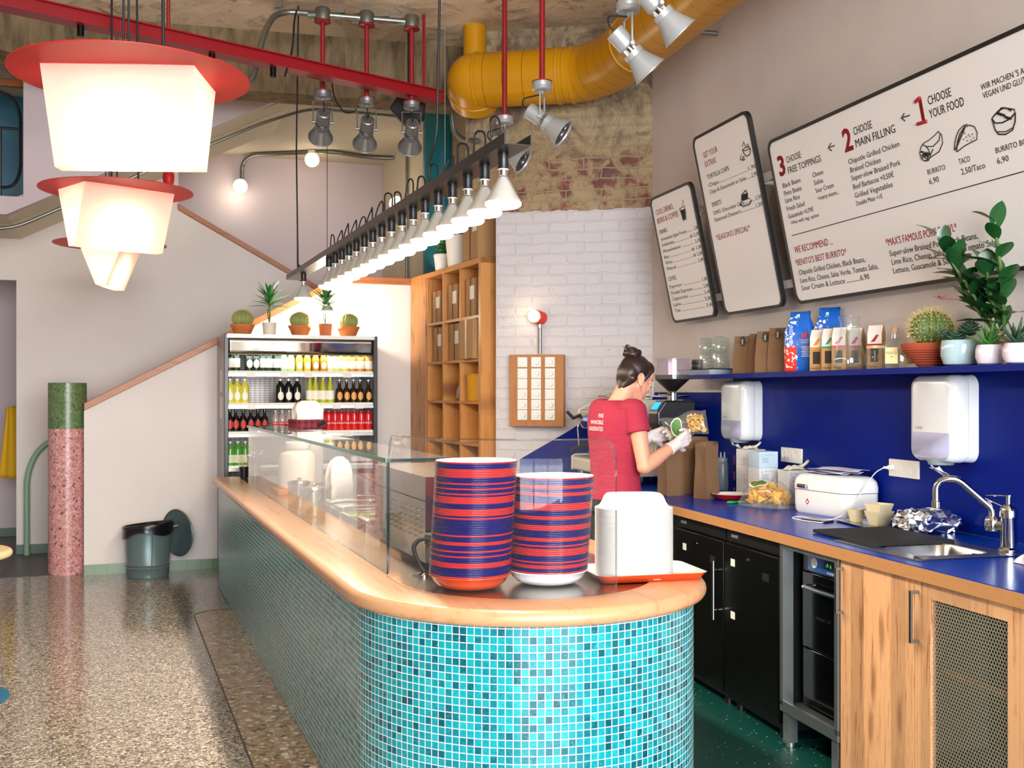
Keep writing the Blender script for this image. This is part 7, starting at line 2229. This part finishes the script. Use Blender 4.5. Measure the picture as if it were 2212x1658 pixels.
for y in (-.33, .33):
    for x in (-.24, .2):
        b = MB(); b.cyl((x, y, 0), (x, y, .06), .022, n=14); b.build('foot', M_CHROME, cm)
for y in (-.17, .19):
    b = MB(); b.lathe([(.03, .25), (.036, .255), (.036, .30), (.03, .36)], (-.15, y, 0), 24, caps=(True, True)); gh = b.build('group_head', M_CHROME, cm)
    b = MB(); b.lathe([(.02, .215), (.037, .22), (.037, .25)], (-.15, y, 0), 24, caps=(True, True)); b.cyl((-.18, y, .235), (-.22, y, .23), .008, n=10); b.build('portafilter', M_CHROME, gh)
    b = MB(); b.tube([(-.22, y, .23), (-.27, y, .222), (-.36, y, .205)], [.012, .016, .013], 12); b.build('black_handle', mat('black_plastic'), gh)
    b = MB()
    for k in range(5): b.box((-.259, y - .05 + k * .022, .405), (.008, .014, .022))
    b.build('lit_button', emit_mat('button_light', '#8f9bff', 1.2), cm, smooth=False)
for y in (.34, -.33):
    b = MB(); b.tube([(-.25, y, .43), (-.29, y + .02, .41), (-.33, y + .04, .455)], [.012, .014, .011], 10); b.build('steam_lever', mat('black_plastic'), cm)
    b = MB(); b.tube(fillet([(-.24, y * .96, .40), (-.27, y * .96, .36), (-.26, y * .93, .20)], .04), .006, 8); b.build('steam_wand', M_CHROME, cm)
# cups on top
mc = None
for k, (x, y, n_) in enumerate(((-.02, .25, 4), (.09, .25, 3), (.10, -.05, 3), (.02, -.2, 2))):
    for j in range(n_):
        o = thing('saucer' if k < 1 else 'espresso_cup', ('white saucer number %s counted from the bottom of the pile on the espresso machine' % ('one', 'two', 'three', 'four')[j]) if k < 1 else 'white cup, %s of the %s stack on the espresso machine' % (('lowest', 'second', 'top')[j], ('', 'far', 'middle', 'near')[k]), 'saucer' if k < 1 else 'cup', cm.location + NW * x + UW * y + Vector((0, 0, .541 + j * (.012 if k < 1 else .032))), TW, 'white crockery on the espresso machine')
        b = MB()
        if k < 1: b.lathe([(0, 0), (.035, 0), (.075, .010), (.075, .012), (.035, .004), (0, .004)], n=32)
        else: b.lathe([(0, 0), (.022, 0), (.036, .03), (.04, .06), (.038, .06), (.034, .03), (.02, .004), (0, .004)], n=28)
        b.build('porcelain', M_WHITE_E, o, sharp=.9)
t = thing('spoon_glass', 'glass of long dark stirring spoons on the espresso machine', 'glass', cm.location + NW * -.02 + UW * .08 + Vector((0, 0, .541)), TW)
b = MB(); b.lathe([(.0, 0), (.032, 0), (.036, .11), (.034, .11), (.03, .004), (0, .004)], n=24); b.build('glass', M_CLEAR, t)
for k in range(6):
    a = k * 1.1
    b = MB(); b.tube([(.01 * math.cos(a), .01 * math.sin(a), .01), (.03 * math.cos(a) + .02, .03 * math.sin(a), .17)], .003, 6); b.ball((.031 * math.cos(a) + .022, .031 * math.sin(a), .18), (.006, .012, .02), 8, 6); b.build('spoon', mat('dark_steel'), t)

gr = wthing('coffee_grinder', 'black coffee grinder with clear bean hopper and blue display', 'coffee grinder', 5.98, 2.575)
b = MB(); b.prism([(-.03, 0), (.115, 0), (.115, .54), (-.075, .54), (-.125, .47), (-.125, .40), (-.05, .28), (-.04, .05)], -.075, .075, 'xz'); b.build('housing', mat('grinder_black', '#0d0e12', .3), gr, smooth=False, bevel=.012, seg=3)
b = MB(); b.box((-.103, -.0, .508), (.004, .08, .05), R=Matrix.Rotation(.62, 3, 'Y')); b.build('display', emit_mat('blue_display', '#3fb2ff', 1.6), gr, smooth=False)
b = MB(); b.lathe([(.03, .54), (.03, .585), (.022, .59)], (.0, 0, 0), 24, caps=(True, True)); b.cyl((-.02, -.03, .575), (-.1, -.04, .575), .006, n=8); b.build('hopper_neck', M_CHROME, gr)
b = MB(); b.lathe([(.024, .592), (.103, .665), (.103, .69)], n=40, caps=(True, True)); b.build('bean_cone', mat('coffee_beans', '#120b08', .35, bump=(200, .8)), gr, sharp=.8)
b = MB(); b.lathe([(.1045, .665), (.106, .76), (.106, .775), (.103, .775), (.1035, .692)], n=44); b.build('clear_hopper', glass_mat('hopper_plastic', (.90, .86, .90), 1.45, .02, .05), gr)
b = MB(); b.lathe([(.107, .776), (.107, .786), (0, .789)], n=44, caps=(True, False)); b.build('hopper_lid', glass_mat('lid_plastic', (.72, .66, .74), 1.45, .05, .12), gr)

# ================================================================ the barista
def remesh(name, b, m, vox, it, parent, loc):
    me = bpy.data.meshes.new(name)
    me.from_pydata([tuple(v) for v in b.v], [], b.f)
    bm = bmesh.new(); bm.from_mesh(me); bmesh.ops.recalc_face_normals(bm, faces=bm.faces); bm.to_mesh(me); bm.free()
    o = bpy.data.objects.new(name, me); COL.objects.link(o)
    r = o.modifiers.new('r', 'REMESH'); r.mode = 'VOXEL'; r.voxel_size = vox
    s = o.modifiers.new('s', 'SMOOTH'); s.factor = .5; s.iterations = it
    bpy.context.view_layer.update()
    m2 = bpy.data.meshes.new_from_object(o.evaluated_get(bpy.context.evaluated_depsgraph_get()))
    m2.name = name
    bpy.data.objects.remove(o)
    m2.materials.clear(); m2.materials.append(m)
    m2.polygons.foreach_set('use_smooth', [True] * len(m2.polygons))
    o = bpy.data.objects.new(name, m2); COL.objects.link(o)
    o.parent = parent
    return o
AZ = math.radians(28)
Fw, Rt, Up = Vector((math.cos(AZ), math.sin(AZ), 0)), Vector((math.sin(AZ), -math.cos(AZ), 0)), Vector((0, 0, 1))
BASE = Vector((.548, 5.81, .0045))
pr_ = thing('person', 'person in red t-shirt and white gloves holding up a bag of chips', 'person', BASE)
def L(f, r, z): return Fw * f + Rt * r + Vector((0, 0, z - BASE.z))          # body space -> person space
def Wd(x, y, z): return Vector((x, y, z)) - BASE
SHR, SHL = L(.015, .168, 1.405), L(.015, -.168, 1.405)
ELR, WRR = Wd(.683, 5.615, 1.112), Wd(.862, 5.735, 1.222)
ELL, WRL = Wd(.60, 6.03, 1.13), Wd(.755, 5.985, 1.252)
HIPR, HIPL = L(0, .09, .90), L(0, -.09, .90)
KNR, KNL = L(.04, .10, .50), L(.02, -.10, .50)
ANR, ANL = L(0, .11, .09), L(-.03, -.11, .09)
# head frame
HT = math.radians(24); HA = math.radians(33)
Hh = Vector((math.cos(HA), math.sin(HA), 0)); Hr = Vector((math.sin(HA), -math.cos(HA), 0))
Hf = Hh * math.cos(HT) - Up * math.sin(HT); Hu = Hh * math.sin(HT) + Up * math.cos(HT)
HC = Wd(.664, 5.845, 1.567)
HM = Matrix((Hf, Hr, Hu)).transposed()
def H_(f, r, u): return HC + HM @ Vector((f, r, u))
NECK = L(.0, 0, 1.43)

def torso_rings(grow=0.0, zlo=.86):
    S = [(.86, .172, .105, .115, .0), (.93, .172, .11, .115, .0), (1.00, .158, .105, .105, .0), (1.06, .148, .105, .10, .0), (1.13, .150, .118, .10, .0), (1.19, .158, .14, .104, .0), (1.24, .163, .148, .108, .0),
         (1.30, .168, .128, .112, .0), (1.36, .172, .10, .11, .0), (1.405, .160, .078, .098, -.004), (1.435, .115, .062, .08, -.008), (1.455, .075, .055, .066, -.01)]
    rings = []
    for z, w, df, db, off in S:
        if z < zlo - 1e-6: continue
        ring = []
        for k in range(40):
            a = 2 * PI * k / 40
            c, s_ = math.cos(a), math.sin(a)
            d_ = df if c > 0 else db
            c = math.copysign(abs(c) ** .85, c); s_ = math.copysign(abs(s_) ** .85, s_)
            ring.append(L(off + c * (d_ + grow), s_ * (w + grow), z))
        rings.append(ring)
    return rings

def hand(b, wr, d, nrm, k=0.0, flip=1, curl=(20, 45, 50), thumb=None):
    """Palm, four unequal bent fingers and a thumb."""
    d = d.normalized(); nrm = (nrm - d * nrm.dot(d)).normalized(); s = d.cross(nrm) * flip     # s: index -> little finger
    def cap_(p, q, r0, r1): b.capsule(p, q, r0 + k, r1 + k, 10)
    for j in range(4):
        o = (-.030 + .020 * j)
        cap_(wr + d * .012 + s * o * .55, wr + d * .082 + s * o, .0155, .0125)
    cap_(wr + d * .015 - s * .015, wr + d * .05 - s * .03 + nrm * .008, .018, .016)
    for j, (l1, l2, l3) in enumerate(((.042, .026, .021), (.046, .030, .022), (.043, .028, .022), (.034, .021, .019))):
        p = wr + d * (.086 - .004 * abs(j - 1)) + s * (-.030 + .020 * j)
        a = 0.0
        for l_, c_, r0, r1 in ((l1, curl[0], .0095, .0088), (l2, curl[1], .0088, .0082), (l3, curl[2], .0082, .0065)):
            a += math.radians(c_ + 3 * j)
            q = p + (d * math.cos(a) + nrm * math.sin(a)) * l_
            cap_(p, q, r0, r1); p = q
    th = thumb or (d * .62 - s * .70 + nrm * .32)
    p = wr + d * .035 - s * .036 + nrm * .006
    q = p + th.normalized() * .040; e = q + (th.normalized() * .8 + d * .5 + nrm * .15).normalized() * .032
    cap_(p, q, .0125, .0105); cap_(q, e, .0105, .0075)
dR = (Wd(.955, 5.80, 1.268) - WRR); nR = -Rt * .9 + Up * .25
dL = (Wd(.85, 5.955, 1.275) - WRL); nL = Rt * .8 - Up * .1

def head_shapes(b):
    b.ball(H_(-.012, 0, .032), (.094, .073, .088), 24, 16, HM)
    b.ball(H_(.030, 0, -.035), (.058, .060, .080), 20, 14, HM)
    for s in (-1, 1):
        b.capsule(H_(-.012, .050 * s, -.045), H_(.052, .020 * s, -.098), .022, .020, 12)
        b.ball(H_(.062, .034 * s, -.025), (.022, .024, .024), 14, 10, HM)
        b.capsule(H_(.076, .012 * s, .016), H_(.066, .046 * s, .012), .012, .010, 10)
        b.ball(H_(.098, .010 * s, -.034), (.009, .008, .007), 10, 8, HM)
    b.ball(H_(.066, 0, -.102), (.020, .022, .018), 14, 10, HM)
    b.capsule(H_(.083, 0, .008), H_(.107, 0, -.027), .0085, .0105, 10)
    b.ball(H_(.104, 0, -.029), (.011, .010, .009), 12, 8, HM)
    b.ball(H_(.050, 0, .045), (.045, .058, .042), 16, 12, HM)
    b.capsule(H_(.088, -.016, -.060), H_(.088, .016, -.060), .0075, .0075, 8)
    b.capsule(H_(.085, -.014, -.070), H_(.085, .014, -.070), .008, .008, 8)
    b.capsule(H_(-.035, 0, -.045), NECK + Vector((0, 0, -.03)), .050, .058, 18)
    b.capsule(H_(-.01, 0, -.06), NECK + Fw * .02 + Vector((0, 0, -.02)), .042, .050, 16)

M_SKIN = None
g = N('skin')
f = g.noise(g.co(), 60, 3)
g.p(Base_Color=g.mix(f, '#c98b70', '#d79c80'), Roughness=.5, Subsurface_Weight=.12, Subsurface_Radius=(.02, .008, .004), Subsurface_Scale=.6)
M_SKIN = g.m
b = MB()
head_shapes(b)
b.ring_loft(torso_rings(-.012))
for sh, el, wr, h_ in ((SHR, ELR, WRR, 1), (SHL, ELL, WRL, -1)):
    b.capsule(sh - Vector((0, 0, .01)), sh.lerp(el, .45), .047, .046, 18); b.capsule(sh.lerp(el, .4), el, .046, .038, 18)
    fl = el.lerp(wr, .35)
    b.capsule(el, fl, .040, .041, 18); b.capsule(fl, wr, .040, .025, 18)
hand(b, WRR, dR, nR, 0, 1); hand(b, WRL, dL, nL, 0, -1, (25, 50, 45))
for hp, kn, an in ((HIPR, KNR, ANR), (HIPL, KNL, ANL)):
    b.capsule(hp, kn, .082, .054, 18); b.capsule(kn, kn.lerp(an, .35), .052, .055, 16); b.capsule(kn.lerp(an, .3), an, .054, .036, 16)
    b.capsule(an - Vector((0, 0, .045)), an + Fw * .15 - Vector((0, 0, .055)), .034, .026, 14)
body = remesh('body', b, M_SKIN, .0042, 5, pr_, None)
# ears
for s in (1, -1):
    b = MB()
    EM = HM @ Matrix.Rotation(.25 * s, 3, 'Z') @ Matrix.Rotation(-.15, 3, 'Y')
    c = H_(-.020, .073 * s, -.012)
    b.ball(c, (.017, .007, .030), 16, 12, EM)
    P_ = [c + EM @ Vector((-.004 + .017 * math.cos(a), .006 * s, .004 + .028 * math.sin(a))) for a in [-.6 + 3.9 * k / 16 for k in range(17)]]
    b.tube(P_, .0042, 8)
    b.ball(c + EM @ Vector((.006, .002 * s, -.026)), (.008, .006, .009), 10, 8, EM)
    remesh('ear', b, M_SKIN, .0022, 2, body, None)
M_LIP = mat('lip', '#a4504c', .45)
b = MB(); b.capsule(H_(.0925, -.013, -.0625), H_(.0925, .013, -.0625), .0048, .0048, 8); b.capsule(H_(.090, -.011, -.069), H_(.090, .011, -.069), .005, .005, 8); b.build('lips', M_LIP, body)
M_HAIR = N('dark_hair')
fx = M_HAIR.noise(M_HAIR.co('Object', (40, 40, 12)), 6, 3)
M_HAIR.p(Base_Color=M_HAIR.mix(fx, '#140c0b', '#33201b'), Roughness=.38)
M_HAIR = M_HAIR.m
for s in (1, -1):
    b = MB(); b.ball(H_(.074, .031 * s, -.002), .0125, 14, 10); ey = b.build('eye', mat('eye_white', '#e8e2dc', .2), body)
    b = MB(); b.ball(H_(.0835, .032 * s, -.006), (.003, .0055, .0055), 10, 8, HM); b.build('iris', mat('iris_brown', '#2d1a10', .2), ey)
    b = MB(); b.ball(H_(.0745, .031 * s, .0025), (.0135, .0145, .0115), 14, 10, HM); b.build('eyelid', M_SKIN, body)
    b = MB(); b.tube([H_(.0875, .020 * s, -.007), H_(.0885, .032 * s, -.0095), H_(.081, .044 * s, -.007)], .0016, 6); b.build('lashes', M_HAIR, body)
    b = MB(); b.tube([H_(.089, .014 * s, .024), H_(.086, .032 * s, .030), H_(.072, .050 * s, .022)], [.003, .0038, .0018], 6); b.build('eyebrow', M_HAIR, body)
# hair
b = MB()
b.ball(H_(-.022, 0, .046), (.093, .0785, .084), 24, 16, HM)
b.ball(H_(-.060, 0, .012), (.060, .068, .078), 20, 14, HM)
b.ball(H_(.032, 0, .078), (.052, .062, .044), 18, 12, HM)
for s in (-1, 1):
    b.capsule(H_(.028, .063 * s, .055), H_(.010, .070 * s, -.004), .016, .006, 10)
    b.capsule(H_(-.06, .045 * s, -.02), H_(-.072, .02 * s, -.075), .030, .012, 10)
b.capsule(H_(-.075, 0, -.02), H_(-.078, 0, -.082), .034, .014, 12)
hair = remesh('hair', b, M_HAIR, .0042, 3, pr_, None)
b = MB()
BC_ = H_(-.078, 0, .115)
b.ball(BC_, (.043, .046, .038), 18, 12, HM)
for k in range(5):
    a = k * 1.25
    P_ = [BC_ + HM @ Vector((.032 * math.cos(a + t) * (1.1), .036 * math.sin(a + t), .008 + .022 * math.cos(2 * t + k))) for t in [2.6 * q / 10 for q in range(11)]]
    b.tube(P_, .014, 10)
remesh('hair_bun', b, M_HAIR, .0035, 2, hair, None)
b = MB(); rnd = random.Random(1)
for k in range(9):
    d_ = HM @ Vector((-1, rnd.uniform(-.5, .5), rnd.uniform(-.1, .7)))
    q = BC_ + HM @ Vector((-.022, rnd.uniform(-.02, .02), .012))
    b.tube([q, q + d_ * .018, q + d_ * .036 + Vector((0, 0, rnd.uniform(-.008, .012)))], [.003, .002, .0005], 5)
b.build('loose_strands', M_HAIR, hair)
# t-shirt
def m_shirt():
    g = N('red_tshirt')
    n = g.noise(g.co(), 420, 2)
    g.p(Base_Color=g.mix(n, '#8f1a30', '#a3243f'), Roughness=.85)
    w = g.noise(g.co('Object', (3, 3, 14)), 3, 3, .5, .6)
    g.bump(w, .35, .02)
    return g.m
b = MB()
b.ring_loft(torso_rings(.008, .90))
for sh, el in ((SHR, ELR), (SHL, ELL)):
    e = sh.lerp(el, .40)
    b.capsule(sh + (L(0, 0, 1.40) - sh) * .25 + Vector((0, 0, .002)), sh, .060, .060, 18)
    dd = (e - sh).normalized()
    b.tube([sh - dd * .02, sh.lerp(e, .5), e], [.060, .062, .064], 24)
shirt = remesh('t_shirt', b, m_shirt(), .0048, 4, pr_, None)
from mathutils.bvhtree import BVHTree
bv = BVHTree.FromPolygons([v.co for v in shirt.data.vertices], [tuple(p.vertices) for p in shirt.data.polygons])
b = MB()
out = (-Fw * .80 + Rt * .60).normalized(); X_ = Vector((-out.y, out.x, 0))
if X_.x < 0: X_ = -X_
O = L(-.09, -.008, 1.30)
for s_, dz in (('FINE', .125), ('INVINCIBLE', .090), ('UNDEFEATED', .055)):
    tmp = MB(); text_into(tmp, s_, Vector((0, 0, 0)), X_, Up, .045, 0, .030, .62, 'RIGHT', .0)
    vs = []
    for v in tmp.v:
        hit = bv.ray_cast(O + v + Vector((0, 0, dz - .06)) + out * .3, -out)
        vs.append((hit[0] + out * .0015) if hit[0] else O + v + out * .05)
    b.add(vs, tmp.f)
b.build('back_print', mat('print_white', '#eadfe0', .8), shirt, smooth=False)
# gloves
M_GLOVE = mat('white_glove', '#dccfc8', .5, bump=(50, .15))
for wr, d_, nn, fl, el, cu in ((WRR, dR, nR, 1, ELR, (20, 45, 50)), (WRL, dL, nL, -1, ELL, (25, 50, 45))):
    b = MB(); hand(b, wr, d_, nn, .0026, fl, cu)
    ar = (wr - el).normalized()
    b.tube([wr - ar * .052, wr - ar * .03, wr, wr + d_.normalized() * .02], [.036, .0325, .0305, .030], 20)
    remesh('glove', b, M_GLOVE, .0034, 2, pr_, None)
# trousers and shoes
b = MB()
b.ring_loft(torso_rings(.004, .86)[:3])
for hp, kn, an in ((HIPR, KNR, ANR), (HIPL, KNL, ANL)):
    b.capsule(hp, kn, .092, .066, 18); b.capsule(kn, an, .066, .052, 16)
remesh('trousers', b, mat('dark_trousers', '#17181d', .8), .007, 4, pr_, None)
for an in (ANR, ANL):
    b = MB(); a0 = an.copy(); a0.z = 0
    b.capsule(a0 + Vector((0, 0, .05)) - Fw * .02, a0 + Fw * .15 + Vector((0, 0, .038)), .048, .036, 16)
    b.capsule(an - Vector((0, 0, .02)), a0 + Vector((0, 0, .06)), .046, .046, 14)
    o = remesh('shoe', b, mat('black_shoe', '#0c0c0d', .5), .006, 3, pr_, None)
    for v in o.data.vertices: v.co.z = max(v.co.z, .002)

# the bag of chips in her hands
BGC = Vector((.935, 5.868, 1.318))
ex = (at_Y(1524, 905, 5.86) - at_Y(1432, 928, 5.90)).normalized()
ez = (Vector((0, 0, 1)) - ex * ex.z + Vector((.12, .25, 0))).normalized(); ez = (ez - ex * ez.dot(ex)).normalized()
ey = ez.cross(ex)
GM = Matrix((ex, ey, ez)).transposed()
hb = thing('held_chip_bag', 'clear bag of tortilla chips held up in the gloved hands', 'chip bag', BGC)
hb.rotation_euler = GM.to_euler()
def hp_(u, v, s):
    x, z = (u - .5) * 2, (v - .5) * 2
    k = max(0, 1 - abs(x) ** 3) ** .5 * max(0, 1 - abs(z) ** 3) ** .5
    return Vector((x * .118 * (1 + .06 * z), s * (.002 + .030 * k * (1 + .18 * math.sin(9 * x + 5 * z))), z * .066 + .008 * math.sin(5 * x)))
b = MB(); b.grid(lambda u, v: hp_(u, v, -1), 26, 18); b.grid(lambda u, v: hp_(u, v, 1), 26, 18); b.build('clear_wrap', glass_mat('clear_film'), hb, sharp=2)
b = MB(); cc = (.30, .52)
def lab_ring(k): return [hp_(cc[0] + .16 * k * math.cos(a) * .8 + .05 * k * math.sin(a), cc[1] + .40 * k * math.sin(a), -1) - Vector((0, .0015 + .001 * (1 - k), 0)) for a in [2 * PI * i / 28 for i in range(28)]]
R0, R1, R2 = lab_ring(1), lab_ring(.86), lab_ring(.4)
b.ring_loft([R0, R1], (False, False)); b.cur = 1; b.ring_loft([R1, R2], (False, True))
lb = b.build('oval_label', [mat('cream_label'), mat('label_green')], hb)
b = MB()
def ins(rnd):
    u, v = (rnd.uniform(.58, .93), rnd.uniform(.14, .85)) if rnd.random() < .7 else (rnd.uniform(.15, .8), rnd.uniform(.10, .25))
    p = hp_(u, v, 1); return Vector((p.x * .95, rnd.uniform(-1, 1) * p.y * .45, p.z * .93))
chips_into(b, 80, ins, .017, 8)
o = b.build('tortilla_chips', M_CHIP, smooth=True, loc=BGC); o.rotation_euler = GM.to_euler()
tag(o, 'yellow tortilla chips inside the bag held in the gloved hands', 'chips', None, 'stuff')
